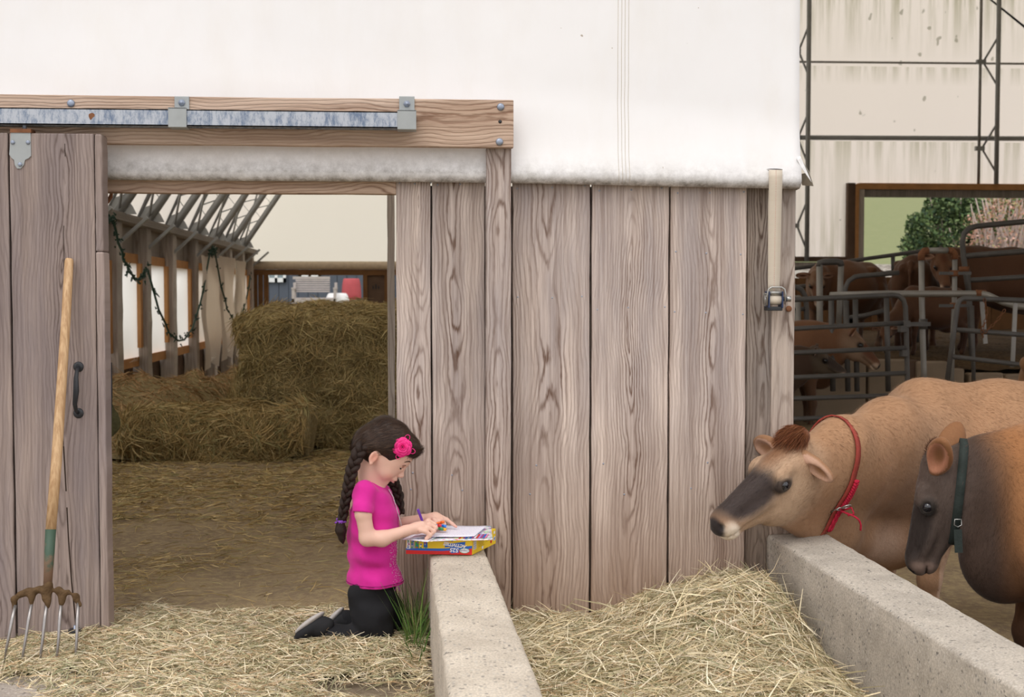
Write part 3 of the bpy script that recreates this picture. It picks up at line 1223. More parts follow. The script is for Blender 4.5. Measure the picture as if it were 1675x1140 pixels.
pp = [aty(1268.5, y, -.078 + .06 * max(0, (y - 310) / 170)) for y in (278, 290, 300)] + [aty(1268.5 - (y - 300) * .018, y, -.074 + .05 * ((y - 300) / 170)) for y in range(320, 481, 16)]
web(pp, .053, .047, 'webbing', M_web)
sp_ = [(p[0] + .001, p[1] - .0035, p[2]) for p in pp]
m = MB()
for a, b in zip(sp_[:-1], sp_[1:]):
    a, b = Vector(a), Vector(b)
    for q in range(5):
        m.bar(a.lerp(b, q / 5), a.lerp(b, (q + .55) / 5), .0012, .0008)
m.make('red_stitch_line', plain('faded_red_thread', (.62, .33, .28), .8, .1), strap)
pp2 = [aty(1260, y, -.01) for y in (310, 360, 420, 476)]
web(pp2, .02, .02, 'webbing_tail', M_web)
c = aty(1266, 489, -.045)
M_chrome = plain('zinc_ratchet_steel', (.42, .42, .40), .35, .5, .8)
for sx in (-1, 1):
    m = MB()
    x0 = c.x + sx * .027
    m.prism([(x0 - .003, c.z - .035), (x0 + .003, c.z - .035), (x0 + .003, c.z + .03), (x0 - .003, c.z + .03)], c.y - .03, c.y + .03)
    m.make('ratchet_cheek', plain('dark_blue_steel', (.03, .05, .12), .4, .5, .3), strap, bevel=.002)
m = MB()
m.tube([(c.x - .024, c.y - .005, c.z - .003), (c.x + .024, c.y - .005, c.z - .003)], .02, 18)
m.make('webbing_roll', M_web, strap)
m = MB()
m.tube([(c.x - .028, c.y - .02, c.z + .024), (c.x + .028, c.y - .02, c.z + .024)], .0075, 12)
m.make('spindle', M_chrome, strap)
m = MB()
m.tube([(c.x - .036, c.y - .03, c.z - .025), (c.x - .036, c.y - .035, c.z + .02), (c.x - .032, c.y - .035, c.z + .038), (c.x - .02, c.y - .035, c.z + .046), (c.x + .02, c.y - .035, c.z + .046), (c.x + .032, c.y - .035, c.z + .038), (c.x + .036, c.y - .035, c.z + .02), (c.x + .036, c.y - .03, c.z - .02)], .0035, 8)
m.make('handle', M_chrome, strap)
m = MB()
m.lathe([(.010, .03), (.010, .048), (.013, .048), (.013, .066)], (c.x, c.y, c.z), 'x', 6)
m.make('hex_nut', M_chrome, strap)
m = MB()
for k in range(12):
    a = k * PI / 6
    m.box((-.003, -.004, .017), (.003, .004, .026), Matrix.Translation(Vector((c.x - .036, c.y - .002, c.z - .002))) @ Matrix.Rotation(a, 4, 'X'))
m.lathe([(.019, -.004), (.019, .004)], (c.x - .036, c.y - .002, c.z - .002), 'x', 14)
m.make('ratchet_gear', M_chrome, strap)
m = MB()
m.box((c.x - .032, c.y - .02, c.z - .046), (c.x + .03, c.y + .03, c.z - .03))
m.make('base_plate', M_black, strap, bevel=.003)
c = aty(1290, 505, .01)
MB().lathe([(.012, .013), (.012, .005), (.007, .004)], (c.x, 0, c.z), 'y', 14).make('screw', M_rust, strap)

# ================================================================== concrete dividers
def divider(name, xl0, xr0, xl1, xr1, yfar, ynear, ztop, zbot, mat, label, seed):
    """far end first; rounded top edges, uneven faces"""
    r_ = .016
    n = 90
    sec = [(0, 0), (0, .2), (0, .4), (0, .6), (0, .8), (0, .9)]
    V = []
    m = 0
    for i in range(n + 1):
        t = i / n
        y = yfar + (ynear - yfar) * t
        a, b = xl0 + (xl1 - xl0) * t, xr0 + (xr1 - xr0) * t
        ring = []
        for k in range(6): ring.append((a, zbot + (ztop - r_ - zbot) * k / 6))
        for k in range(4): ring.append((a + r_ * (1 - math.cos(k * PI / 6)), ztop - r_ + r_ * math.sin(k * PI / 6)))
        for k in range(1, 8): ring.append((a + r_ + (b - a - 2 * r_) * k / 8, ztop))
        for k in range(4): ring.append((b - r_ + r_ * math.sin(k * PI / 6), ztop - r_ + r_ * math.cos(k * PI / 6)))
        for k in range(6, -1, -1): ring.append((b, zbot + (ztop - r_ - zbot) * k / 6))
        m = len(ring)
        for j, (x, z) in enumerate(ring):
            e = 1.0 if 5 < j < m - 6 else .6
            q = .0016 * (math.sin(y * 23 + j * 1.3 + seed) + math.sin(y * 41 + j * 2.1) * .6 + math.sin(y * 7 + j * .4 + seed * 2))
            corner = 1 if j in (7, 8, 9) or j in (m - 10, m - 9, m - 8) else 0
            q2 = -abs(.005 * math.sin(y * 31 + seed) * math.sin(y * 77)) * corner
            V.append((x + q * .7 * (1 if j < m / 2 else -1) , y, z + q * .5 * e + q2))
    Q = [(i * m + j, (i + 1) * m + j, (i + 1) * m + j + 1, i * m + j + 1) for i in range(n) for j in range(m - 1)]
    me = bpy.data.meshes.new(name)
    me.from_pydata(V, [], Q + [tuple(range(m))[::-1] if False else tuple(range(m)), tuple(n * m + j for j in range(m))[::-1]])
    me.polygons.foreach_set('use_smooth', [True] * len(Q) + [False, False])
    me.update()
    import bmesh as bm_
    b = bm_.new()
    b.from_mesh(me)
    bm_.ops.recalc_face_normals(b, faces=b.faces)
    b.to_mesh(me)
    b.free()
    o = link(name, me, mat)
    return tag(o, label, 'concrete wall')


ZT = .34
divider('concrete_divider', .052, .262, .092, .325, -.02, -2.6, ZT, -.02, M_conc, 'low pale concrete wall the colouring box sits on', 1.0)
divider('concrete_divider', 1.405, 1.655, 1.50, 1.665, -.005, -3.2, ZT, -.32, M_conc2, 'low grey concrete wall under the tan cow\'s chin', 4.0)
# ================================================================== barn shell
YE = 18.4
HOOP = [(-3.0, 2.05), (-2.5, 3.15), (-1.6, 4.6), (-.2, 6.1), (1.8, 7.4), (4.2, 8.2), (6.5, 8.45), (8.8, 8.2), (11.2, 7.4), (13.2, 6.1), (14.6, 4.6), (15.5, 3.15), (16.0, 2.05)]


def hoop_pts(n=3):
    out = []
    for a, b in zip(HOOP[:-1], HOOP[1:]):
        for k in range(n): out.append((a[0] + (b[0] - a[0]) * k / n, a[1] + (b[1] - a[1]) * k / n))
    return out + [HOOP[-1]]


ys = list(np.linspace(.36, YE, 13))
for nm, hp, mt in (('roof_fabric', HOOP[:5], M_roof), ('roof_fabric', HOOP[4:], M_roof_dimming)):
  m = MB()
  vs = [(x, y, z + (.0 if k % 2 == 0 else -.03)) for k, y in enumerate(ys) for (x, z) in hp]
  n = len(hp)
  m.add(vs, [(i * n + j, i * n + j + 1, (i + 1) * n + j + 1, (i + 1) * n + j) for i in range(len(ys) - 1) for j in range(n - 1)], True)
  o = m.make(nm, mt)
  tag(o, kind='structure')
# gable cloth added out of view to keep sky light off the pen
m = MB()
pts = [(1.52, 2.9), (15.6, 2.9)] + [(x, z) for x, z in HOOP if x > 1.52][::-1][1:] + [(1.52, 7.25)]
m.add([(x, .34, z) for x, z in pts], [tuple(range(len(pts)))])
o = m.make('wall_gable_added', M_tarp)
tag(o, kind='structure')

# ------------------------------------------------------------------ end wall: gable fabric (left half) and stained fabric (right half)
end = thing('wall_end', None, None, (5, YE, 0))
tag(end, kind='structure')


def E(x, y): return aty(x, y, YE)


XS = 5.0                                             # where the two cloths meet, behind the boards
zl = E(520, 436).z
top = [(x, z) for x, z in HOOP if x < XS]
m = MB()
pts = [(-3.0, zl), (XS, zl), (XS, 8.3)] + top[::-1]
m.add([(x, YE, z) for x, z in pts], [tuple(range(len(pts)))])
m.make('gable_fabric', M_end2, end)
m = MB()
m.tube([(-3.0, YE - .05, zl + .02), (XS, YE - .05, zl + .02)], .075, 14)
m.make('rolled_hem', plain('dirty_cream_roll', (.56, .46, .34), .9, .1, var=.25, scale=14, bump=.6, bscale=16), end)
# brown timber under the gable cloth
a, b = E(404, 452), E(636, 444)
m = MB()
m.box((a.x, YE - .06, E(500, 450).z), (b.x + .4, YE + .04, E(500, 441).z))
m.make('lintel', M_brown_wood, end)
for xx in np.linspace(E(404, 480).x, E(440, 480).x, 5)[:-1]:
    w_ = (E(440, 480).x - E(404, 480).x) / 4
    m = MB().box((xx + .008, YE - .03 - random.uniform(0, .02), -.1), (xx + w_ - .008, YE + .03, E(500, 450).z))
    m.make('plank', M_brown_wood, end)
m = MB().box((E(594, 480).x, YE - .06, -.1), (E(601, 480).x, YE + .05, E(500, 450).z))
m.make('post', M_brown_wood, end)
m = MB().box((E(629, 480).x, YE - .06, -.1), (E(635, 480).x, YE + .05, E(500, 450).z))
m.make('post', M_brown_wood, end)
m = MB().box((E(601, 480).x, YE - .01, -.1), (E(629, 480).x, YE + .02, E(500, 450).z))
dp = m.make('door_panel', M_rail_wood, end)
# small dark mark of three strokes on it
m = MB()
c = E(615, 469)
for k in (-1, 0, 1): m.box((c.x + k * .05 - .012, YE - .02, c.z - .04), (c.x + k * .05 + .012, YE - .012, c.z + .045 - .03 * abs(k)))
m.make('stencil_mark', M_black, end)

# right: stained fabric with a hole (window) in it
wx0, wz1 = E(1404, 380).x, E(1500, 322).z
wz0 = E(1450, 470).z
zb2 = E(1340, 421).z
WXR = 15.4
m = MB()
pr = [(XS, 8.3), (6.5, 8.45), (8.8, 8.2), (11.2, 7.4), (13.2, 6.1), (14.6, 4.6), (15.5, 3.15)]
lf = E(1388, 400).x
ltz = E(1500, 305).z
m.add([(x, YE, z) for x, z in [(XS, zb2), (lf, zb2), (lf, ltz)]] + [(x, YE, z) for x, z in [(15.5, ltz)] + pr[::-1]], [tuple(range(3 + 1 + len(pr)))])
fab = m.make('stained_fabric', M_end, end)
# steel girts across the cloth, truss columns in front of it
pipe_y = ((105, .02, M_pipe_light), (228, .045, M_truss))
for (yy, r_, mt) in pipe_y:
    z = E(1450, yy).z
    MB().tube([(XS, YE - .06, z), (15, YE - .06, z + .05)], r_, 8).make('girt_pipe', mt, end)
for (xx, y0, y1, chord) in ((1317, -120, 428, 1298), (1624, -120, 302, 1599)):
    X, Xc = E(xx, 200).x, E(chord, 200).x
    zt_, zb__ = E(xx, y0).z, E(xx, y1).z
    MB().tube([(X, YE - .18, zb__), (X, YE - .18, min(zt_, 8.2))], .045, 8).make('truss_column', M_truss, end)
    MB().tube([(Xc, YE - .08, zb__), (Xc, YE - .08, min(zt_, 8.2))], .03, 6).make('truss_chord', M_pipe_light, end)
    z = zb__ + .2
    m = MB()
    flip = 0
    while z < min(zt_, 7.9):
        m.tube([(X, YE - .18, z), (Xc + .07, YE - .10, z + .42)], .02, 5)
        m.tube([(Xc + .07, YE - .10, z + .50), (X, YE - .18, z + .92)], .02, 5)
        m.box((Xc - .08, YE - .13, z + .42), (Xc + .09, YE - .06, z + .50))
        z += 1.63 * .98
    m.make('truss_web', M_truss, end)
# timber round the big window
m = MB().box((E(1383, 380).x, YE - .12, .5), (E(1395, 380).x, YE + .06, E(1390, 300).z))
m.make('window_post', M_rail_wood, end)
m = MB().box((E(1395, 380).x, YE - .16, .5), (E(1400, 380).x, YE - .1, E(1390, 302).z))
m.make('window_post', M_orange, end)
m = MB().box((E(1400, 380).x, YE - .14, .5), (E(1409, 380).x, YE + .06, E(1390, 302).z))
m.make('window_post', M_dim_wood, end)
zt_, zm_, zb__ = E(1500, 301).z, E(1500, 311).z, E(1500, 323).z
MB().box((E(1400, 380).x, YE - .16, zm_), (15.4, YE + .04, zt_)).make('window_lintel', M_orange, end)
o = board('window_lintel', (E(1400, 380).x, YE - .12, zb__), (15.4, YE + .05, zm_), M_dim_wood, end, .55, horiz=True)
# frayed cloth hanging under the lintel
MB().box((XS, YE - .1, E(1340, 428).z), (lf + .1, YE + .03, E(1340, 420).z)).make('bottom_rail', M_rail_wood, end)
MB().box((XS, YE - .06, E(1340, 440).z), (lf, YE, E(1340, 429).z)).make('hem_batten', M_dim_wood, end)
# kneewall of brown boards
kz = E(1340, 455).z
nb = 26
xsb = np.linspace(XS, WXR, nb)
for x0, x1 in zip(xsb[:-1], xsb[1:]):
    zt_ = kz if x0 < lf + .2 else kz + .02
    MB().box((x0 + .006, YE - .03 - random.uniform(0, .02), -.1), (x1 - .006, YE + .03, zt_)).make('plank', M_brown_wood, end)
MB().box((XS, YE + .02, kz - .02), (lf + .2, YE + .03, E(1340, 443).z)).make('daylight_gap_strip', M_plastic, end)  # translucent strip added to stand for bright daylight through a gap
for xx in (1392, 1430, 1520):
    X = E(xx, 480).x
    MB().box((X - .09, YE - .12, .5), (X + .09, YE - .03, kz)).make('post', M_brown_wood, end)

# ------------------------------------------------------------------ left side wall
XL = -3.0
side = thing('wall_left', None, None, (XL, 9, 0))
tag(side, kind='structure')
post_y = [6.2, 7.7, 9.1, 10.6, 12.2, 13.8, 15.4, 16.9]
ze = 2.02
for i, y in enumerate([.6, 2.0, 3.4, 4.8] + post_y + [18.2]):
    o = board('post', (XL - .02, y, -.05), (XL + .15, y + .21, ze), M_dim_wood, side, random.uniform(1.0, 1.25), wob=.004, bevel=.01)
    # steel shoe that carries the truss
    mm = MB().bar((XL + .12, y + .09, ze - .25), (XL + .42, y + .09, ze + .02), .06, .03)
    mm.make('knee_brace', M_truss, side)
o = board('eave_beam', (XL - .05, .4, ze - .02), (XL + .22, YE, ze + .06), M_dim_wood, side, .7)
o = MB().box((XL - .04, .4, ze - .3), (XL - .01, YE, ze)).make('upper_boards', M_dim_wood, side)
o['tone'] = .8
for zz in (1.62, .52):
    MB().box((XL - .03, .4, zz), (XL + .05, YE, zz + .10)).make('girt', M_orange, side)
k = 0
for y in np.arange(.5, 18.2, .34):
    MB().box((XL - .06, y, -.1), (XL - .03, y + .32, .5)).make('plank', M_rail_wood, side)
# plastic sheets bulging in the bays, brown battens
yy = [4.8] + post_y + [18.2]
for i, (y0, y1) in enumerate(zip(yy[:-1], yy[1:])):
    m = MB()
    ny, nz = 9, 9
    vs = []
    for a_ in range(ny):
        for b_ in range(nz):
            u, v = a_ / (ny - 1), b_ / (nz - 1)
            bulge = .10 * math.sin(PI * u) * math.sin(PI * v) + .012 * math.sin(9 * v + i) * math.sin(6 * u)
            vs.append((XL + .045 - bulge, y0 + .17 + (y1 - y0 - .17) * u, .58 + 1.04 * v))
    m.add(vs, [(a_ * nz + b_, a_ * nz + b_ + 1, (a_ + 1) * nz + b_ + 1, (a_ + 1) * nz + b_) for a_ in range(ny - 1) for b_ in range(nz - 1)], True)
    m.make('plastic_sheet', M_plastic if i < 5 else M_plastic_dim, side)
    MB().box((XL + .06, y1 - .13, .72), (XL + .10, y1 - .02, 1.62)).make('batten', M_orange, side)
# torn sheets drooping over the far bays
for (y0, y1, w_) in ((12.0, 13.6, .0), (13.6, 15.0, .2), (15.2, 16.6, .1)):
    m = MB()
    vs = []
    ny, nz = 10, 12
    for a_ in range(ny):
        for b_ in range(nz):
            u, v = a_ / (ny - 1), b_ / (nz - 1)
            zz = .45 + 1.35 * v - .35 * abs(u - .5) * (1 - v) + w_ * .2
            vs.append((XL + .24 + .05 * math.sin(u * 14 + w_ * 30) * (1 - v * .5) + .02 * math.sin(v * 9 + u * 5), y0 + (y1 - y0) * (u * (1 - .35 * (1 - v)) + .17 * (1 - v)), zz))
    m.add(vs, [(a_ * nz + b_, a_ * nz + b_ + 1, (a_ + 1) * nz + b_ + 1, (a_ + 1) * nz + b_) for a_ in range(ny - 1) for b_ in range(nz - 1)], True)
    m.make('torn_plastic', M_plastic_dim, side)

# roof trusses
def truss(y, which):
    t_ = thing('roof_truss', 'grey steel lattice roof truss, %s from the far gable' % which, 'truss', (XL, y, ze), 'roof trusses above the left wall')
    inner = [(XL + .12, ze + .03)] + [(x + .30, z - .1) for x, z in HOOP[1:7]]
    outer = [(XL - .02, ze + .03)] + [(x + .02, z - .02) for x, z in HOOP[1:7]]
    MB().tube([(x, y, z) for x, z in inner], .05, 6).make('inner_chord', M_truss, t_)
    MB().tube([(x, y, z) for x, z in outer], .045, 6).make('outer_chord', M_truss, t_)
    m = MB()
    L = []
    for (A, B, C_, D) in zip(inner[:-1], inner[1:], outer[:-1], outer[1:]):
        for k in range(4):
            u, u2 = k / 4, (k + .5) / 4
            pi_ = (A[0] + (B[0] - A[0]) * u, A[1] + (B[1] - A[1]) * u)
            po = (C_[0] + (D[0] - C_[0]) * u2, C_[1] + (D[1] - C_[1]) * u2)
            pn = (A[0] + (B[0] - A[0]) * (k + 1) / 4, A[1] + (B[1] - A[1]) * (k + 1) / 4)
            L += [pi_, po]
    m.tube([(x, y, z) for x, z in L], .012, 5)
    m.make('lattice_web', M_truss, t_)
    # gusset plate at the foot
    m = MB()
    m.prism([(XL - .08, ze + .05), (XL + .32, ze + .05), (XL + .28, ze + .13), (XL + .20, ze + .24), (XL + .02, ze + .18)], y - .01, y + .01)
    m.make('gusset', M_truss, t_)
    return t_


for y, which in zip([4.9] + post_y, ('ninth', 'eighth', 'seventh', 'sixth', 'fifth', 'fourth', 'third', 'second', 'first')):
    tr_ = truss(y + .08, which)
# bracing wires between trusses
br = thing('roof_bracing', 'thin grey steel cross braces running between the roof trusses', 'bracing', (XL + .3, 9, ze))
pys = [4.98] + [y + .08 for y in post_y]
for i, (y0, y1) in enumerate(zip(pys[:-1], pys[1:])):
    MB().tube([(-2.35, y0, 3.2), (-2.85, y1, 2.1)], .014, 5).make('brace_rod', M_truss, br)
# string lights looped along the wall
M_lightcord = plain('green_light_cord', (.025, .06, .04), .7, .3)
sl = thing('string_lights', 'dark green string of small unlit lights looped along the grey posts', 'string lights', (XL + .25, 10, 1.9))
pegs = [(5.6, 1.62), (6.3, 1.96), (7.9, 1.62), (8.2, 1.45), (12.3, 1.75), (14.0, 1.75), (16.9, 1.8)]
sag = [.05, .05, .05, .95, .2, .95]
pegs = [(5.0, 1.75), (6.3, 1.98), (7.0, 1.97), (8.5, 1.55), (12.6, 1.85), (13.0, 1.9), (17.2, 1.85)]
sag = [.25, .02, .28, .95, .0, 1.0]
path = []
for (a, b, s_) in zip(pegs[:-1], pegs[1:], sag):
    for k in range(14):
        t_ = k / 14
        path.append((XL + .27 + .01 * math.sin(t_ * 40), a[0] + (b[0] - a[0]) * t_, a[1] + (b[1] - a[1]) * t_ - s_ * 4 * t_ * (1 - t_)))
MB().tube(path, .012, 5).make('cord', M_lightcord, sl)
m = MB()
for p in path:
    for _ in range(4):
        q = Vector(p) + Vector((random.uniform(-.02, .02), random.uniform(-.1, .1), random.uniform(-.05, .05)))
        m.tube([q, q + Vector((random.uniform(-.02, .04), random.uniform(-.04, .04), random.uniform(-.05, .05)))], [.012, .003], 4)
o = m.make('bulbs', M_lightcord, sl)
o['kind'] = 'stuff'

# green cord and dark tool hanging inside the doorway, left
rp = thing('baling_twine', 'thin green twine hanging inside the doorway by the door edge', 'twine', tuple(aty(172, 500, .1)))
MB().tube([aty(173 + 3 * math.sin(k * .5) + k * .15, 468 + k * 9, .12) for k in range(19)], .0022, 5).make('cord', plain('green_twine', (.12, .30, .22), .8, .2), rp)
hk = thing('iron_hook', 'dark red iron hook under the lintel at the door edge', 'hook', tuple(aty(172, 320, .1)))
MB().tube([aty(183, 313, .07), aty(181, 322, .07), aty(176, 330, .07), aty(169, 336, .07)], [.005, .008, .008, .005], 8).make('bar', M_rust, hk)
tl = thing('hanging_iron_bar', 'long dark iron bar hanging beside the door edge', 'tool', tuple(aty(176, 640, .1)))
MB().tube([aty(178, 593, .14), aty(179, 640, .14), aty(179, 680, .14), aty(180, 693, .14)], [.012, .012, .010, .006], 8, flat=.5).make('blade', M_black, tl)
hn = thing('hay_net', 'dark green stuffed hay net hanging just inside the doorway', 'net', tuple(aty(172, 730, .25)))
f_ = Field((-1.5, .2, .35), (-1.1, .6, 1.1), .012)
cc = aty(164, 690, .36)
f_.ell((cc.x, .36, cc.z), (.055, .08, .14), .03).noise(.02, 60, 4)
link('bag', f_.mesh('bag'), plain('green_net_hay', (.07, .065, .03), .95, .1, var=.5, scale=60, bump=.8, bscale=90), hn)

# ------------------------------------------------------------------ beyond the far door
M_siding = plain('blue_grey_siding', (.085, .10, .13), .7, .3, var=.1)
house = thing('house', 'blue grey clapboard house with white windows behind the bench', 'house', (-2, 38, .6))
hy = 38.0
x0, x1 = aty(436, 470, hy).x - 6, aty(600, 470, hy).x + 8
step = .32
m = MB()
m.box((x0, hy + .05, -.2), (x1, hy + 4, 4.2))
m.make('wall', M_siding, house)
bx = x0
nbd = 0
while bx < x1:
    MB().box((bx + .01, hy + random.uniform(.0, .02), -.2), (bx + step - .01, hy + .06, 4.2)).make('siding_board', M_siding, house)
    bx += step
M_wht = plain('white_window_frame', (.75, .77, .78), .5, .4)
M_glass = plain('house_window_glass', (.20, .26, .28), .15, .6)
for (xl, xr, yb) in ((436, 468, 461.5), (489, 525, 455)):
    a, b = aty(xl, yb, hy), aty(xr, yb, hy)
    m = MB()
    w_ = .09
    z1 = a.z + 1.3
    m.box((a.x, hy - .08, a.z), (b.x, hy, a.z + .14))
    m.box((a.x, hy - .08, z1), (b.x, hy, z1 + .12))
    for xx in (a.x, (a.x + b.x) / 2 - w_ / 2, b.x - w_): m.box((xx, hy - .08, a.z), (xx + w_, hy, z1))
    fr = m.make('window', M_wht, house)
    MB().box((a.x + .05, hy - .03, a.z + .1), (b.x - .05, hy - .02, z1)).make('pane', M_glass, fr)
rf = MB().box((x0 - .4, hy - .5, 4.2), (x1 + .4, hy + 4.5, 4.5)).make('roof', M_black, house)
g = sheet('ground_yard', -14, 7, 18.7, 45, 20, 20, lambda x, y: np.clip((y - 18.7) / 10, 0, 1) * .72, dirt('yard_ground', (.20, .22, .08), (.26, .25, .14), (.3, .27, .2)))
tag(g, kind='structure')

by = 33.0
M_bench = plain('weathered_bench_slats', (.42, .38, .36), .85, .2, var=.2)
bl = aty(476, 486, by)
br_ = aty(550, 486, by)
bw = br_.x - bl.x
zs_ = aty(510, 487, by).z
bench = thing('garden_bench', 'weathered grey slatted wooden bench against the blue grey house', 'bench', (bl.x + bw / 2, by, zs_ - .42))
bz = zs_
for k in range(4): MB().box((bl.x + .05, by + .03 + k * .12, bz - .03), (br_.x - .05, by + .13 + k * .12, bz)).make('seat_slat', M_bench, bench)
for k in range(6):
    z0 = aty(500, 476.5 - k * 3.6, by + .5).z
    MB().box((bl.x + .08, by + .5 + k * .02, z0 - .022), (br_.x - .22, by + .53 + k * .02, z0 + .022)).make('back_slat', M_bench, bench)
ztp = aty(500, 455, by + .6).z
MB().box((bl.x + .0, by + .6, ztp - .03), (br_.x - .22, by + .66, ztp + .05)).make('top_rail', M_bench, bench)
for xx in (bl.x + .02, br_.x - .08):
    MB().box((xx, by, bz - .45), (xx + .08, by + .08, bz + .28)).make('leg', M_bench, bench)
    MB().box((xx, by + .5, bz - .45), (xx + .08, by + .58, bz + .45)).make('leg', M_bench, bench)
    MB().box((xx - .01, by - .02, bz + .25), (xx + .09, by + .56, bz + .30)).make('armrest', M_bench, bench)
MB().box((bl.x + .02, by, bz - .14), (br_.x - .02, by + .04, bz - .03)).make('apron', M_bench, bench)
c = aty(575, 489, 34.5)
bc = aty(575, 455.5, 34.5)
rr = (aty(591, 480, 34.5).x - aty(559, 480, 34.5).x) / 2
barrel = thing('rain_barrel', 'faded red plastic barrel beside the bench', 'barrel', (c.x, 34.5, .7))
H = bc.z - .7
MB().lathe([(rr * .80, 0), (rr * .97, H * .25), (rr, H * .48), (rr * 1.01, H * .50), (rr * 1.01, H * .54), (rr, H * .56), (rr * .95, H * .8), (rr * .84, H * .96), (rr * .76, H), (rr * .7, H), (0.01, H - .03)], (c.x, 34.5, .7), 'z', 24).make('drum', plain('faded_red_plastic', (.42, .075, .085), .6, .3), barrel)
wt = aty(556, 484, 33.5)
tub = thing('white_tub', 'upturned white tub between bench and red barrel', 'tub', (wt.x, 33.6, wt.z - .2))
MB().lathe([(.36, 0), (.38, .03), (.30, .25), (.26, .30), (.01, .31)], (wt.x - .08, 33.6, wt.z - .22), 'z', 24).make('shell', plain('white_plastic', (.8, .8, .8), .4, .4), tub)
# ================================================================== hay
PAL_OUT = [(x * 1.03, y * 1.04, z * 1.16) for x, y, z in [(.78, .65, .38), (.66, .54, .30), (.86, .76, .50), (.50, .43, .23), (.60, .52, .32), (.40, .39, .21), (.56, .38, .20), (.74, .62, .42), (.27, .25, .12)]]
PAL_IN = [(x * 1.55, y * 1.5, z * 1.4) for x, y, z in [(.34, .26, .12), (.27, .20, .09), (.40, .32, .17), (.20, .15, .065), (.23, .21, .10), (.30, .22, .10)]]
PAL_BROWN = [(x * 1.5, y * 1.5, z * 1.5) for x, y, z in [(.34, .21, .10), (.27, .16, .07), (.40, .27, .14), (.22, .13, .06), (.32, .24, .12)]]
PAL_GREEN = [(x * 1.75, y * 1.6, z * 1.5) for x, y, z in [(.25, .21, .105), (.20, .175, .08), (.31, .275, .14), (.15, .125, .055), (.27, .215, .10)]]


def bunk_hf(x, y):
    e = np.clip((x - .62) / .7, 0, 1)
    e = e * e * (3 - 2 * e)
    h = .055 + .15 * e * np.clip(1.25 + y * 1.0, 0, 1)
    h = h + .038 * vnoise(x, y, 21, 5.0, 4) + .07 * np.exp(-((x - 1.12) ** 2 / .05 + (y + .55) ** 2 / .05)) * 1.0
    h = h - .02 * np.exp(-((x - .55) ** 2 / .02 + (y + .25) ** 2 / .03))
    edge = np.clip((1.43 - x) / .10, 0, 1)
    return np.maximum(h * (.35 + .65 * edge), .005)


def sample(hf, x0, x1, y0, y1, n, seed, dens=None):
    r = np.random.default_rng(seed)
    x, y = r.uniform(x0, x1, n), r.uniform(y0, y1, n)
    if dens is not None:
        k = r.uniform(0, 1, n) < dens(x, y)
        x, y = x[k], y[k]
    return on_hf(hf, x, y)


feed = thing('feed_hay', 'thick bed of loose pale hay between the two concrete walls', 'hay', (.85, -.5, 0))
feed['kind'] = 'stuff'
o = sheet('hay_bed', .25, 1.46, -2.0, -.005, 90, 120, bunk_hf, M_haybase, feed, 'stuff')


P, N = sample(bunk_hf, .30, 1.42, -1.45, -.03, 30000, 1)
P[:, 2] += RNG.uniform(-.01, .012, len(P))
place(strands('hay_strands', P, N, M_hay, None, (.05, .17), .0026, .16, PAL_OUT, 3, .28, seed=2), feed)
P, N = sample(bunk_hf, .32, 1.40, -1.3, -.05, 1500, 4)
P[:, 2] += .012
place(strands('tall_strands', P, N, M_hay, None, (.12, .26), .0032, .42, PAL_OUT[:5], 4, .35, seed=5), feed)


def yard_dens(x, y):
    d = np.exp(-((x + .75) ** 2 / .9)) * 1.0 + .15
    d = d * np.clip((.42 + .35 * np.clip(-.9 - x, 0, .5) - y + .14 * vnoise(x, y, 33, 4, 3)) / .62, 0, 1) ** 1.3
    bare = np.exp(-((x + .18) ** 2 / .05 + (y + .85) ** 2 / .012)) + np.exp(-((x + 1.6) ** 2 / .35 + (y + .86) ** 2 / .035))
    return np.clip(d * 1.5 - bare * 1.6, 0, 1)


def yard_hf(x, y):
    return front_hf(x, y) + .045 * yard_dens(x, y) * (1 + .5 * vnoise(x, y, 31, 6, 3)) + .002 + .03 * np.exp(-((x + .15) ** 2 / .05 + (y + .42) ** 2 / .03))


yard = thing('yard_hay', 'loose pale hay strewn on the ground around the kneeling girl', 'hay', (-.8, -.4, 0))
yard['kind'] = 'stuff'
P, N = sample(yard_hf, -2.2, .045, -1.2, .62, 42000, 7, yard_dens)
place(strands('hay_strands', P, N, M_hay, None, (.05, .16), .0026, .22, PAL_OUT, 3, .3, seed=8), yard)
o = sheet('hay_mat', -1.6, .045, -.66, .10, 90, 60, lambda x, y: yard_hf(x, y) - .012 - .035 * (1 - np.clip(yard_dens(x, y) * 1.6, 0, 1)), M_haybase, None, 'stuff')
place(o, yard)


def inside_dens(x, y):
    n_ = vnoise(x, y * .8, 41, 1.6, 3)
    d = .62 + .5 * n_
    d = d - 1.1 * np.exp(-((x + .62) ** 2 / .35 + (y - .35) ** 2 / .30)) - .5 * np.exp(-((x + .3) ** 2 / .3 + (y - 1.3) ** 2 / .3))
    return np.clip(d, .04, 1)


def barnf(x, y):
    return barn_hf(x, y) + .012


fl = thing('floor_hay', 'trampled dark hay strewn over the dirt floor inside the barn', 'hay', (-1, 3, 0))
fl['kind'] = 'stuff'
P, N = sample(barnf, -1.9, .3, .05, 2.6, 20000, 11, inside_dens)
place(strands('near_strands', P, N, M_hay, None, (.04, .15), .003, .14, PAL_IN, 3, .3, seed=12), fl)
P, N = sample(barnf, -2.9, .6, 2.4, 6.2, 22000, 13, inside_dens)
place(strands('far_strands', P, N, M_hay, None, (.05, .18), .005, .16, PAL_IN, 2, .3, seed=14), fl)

M_balemat = M_baleb


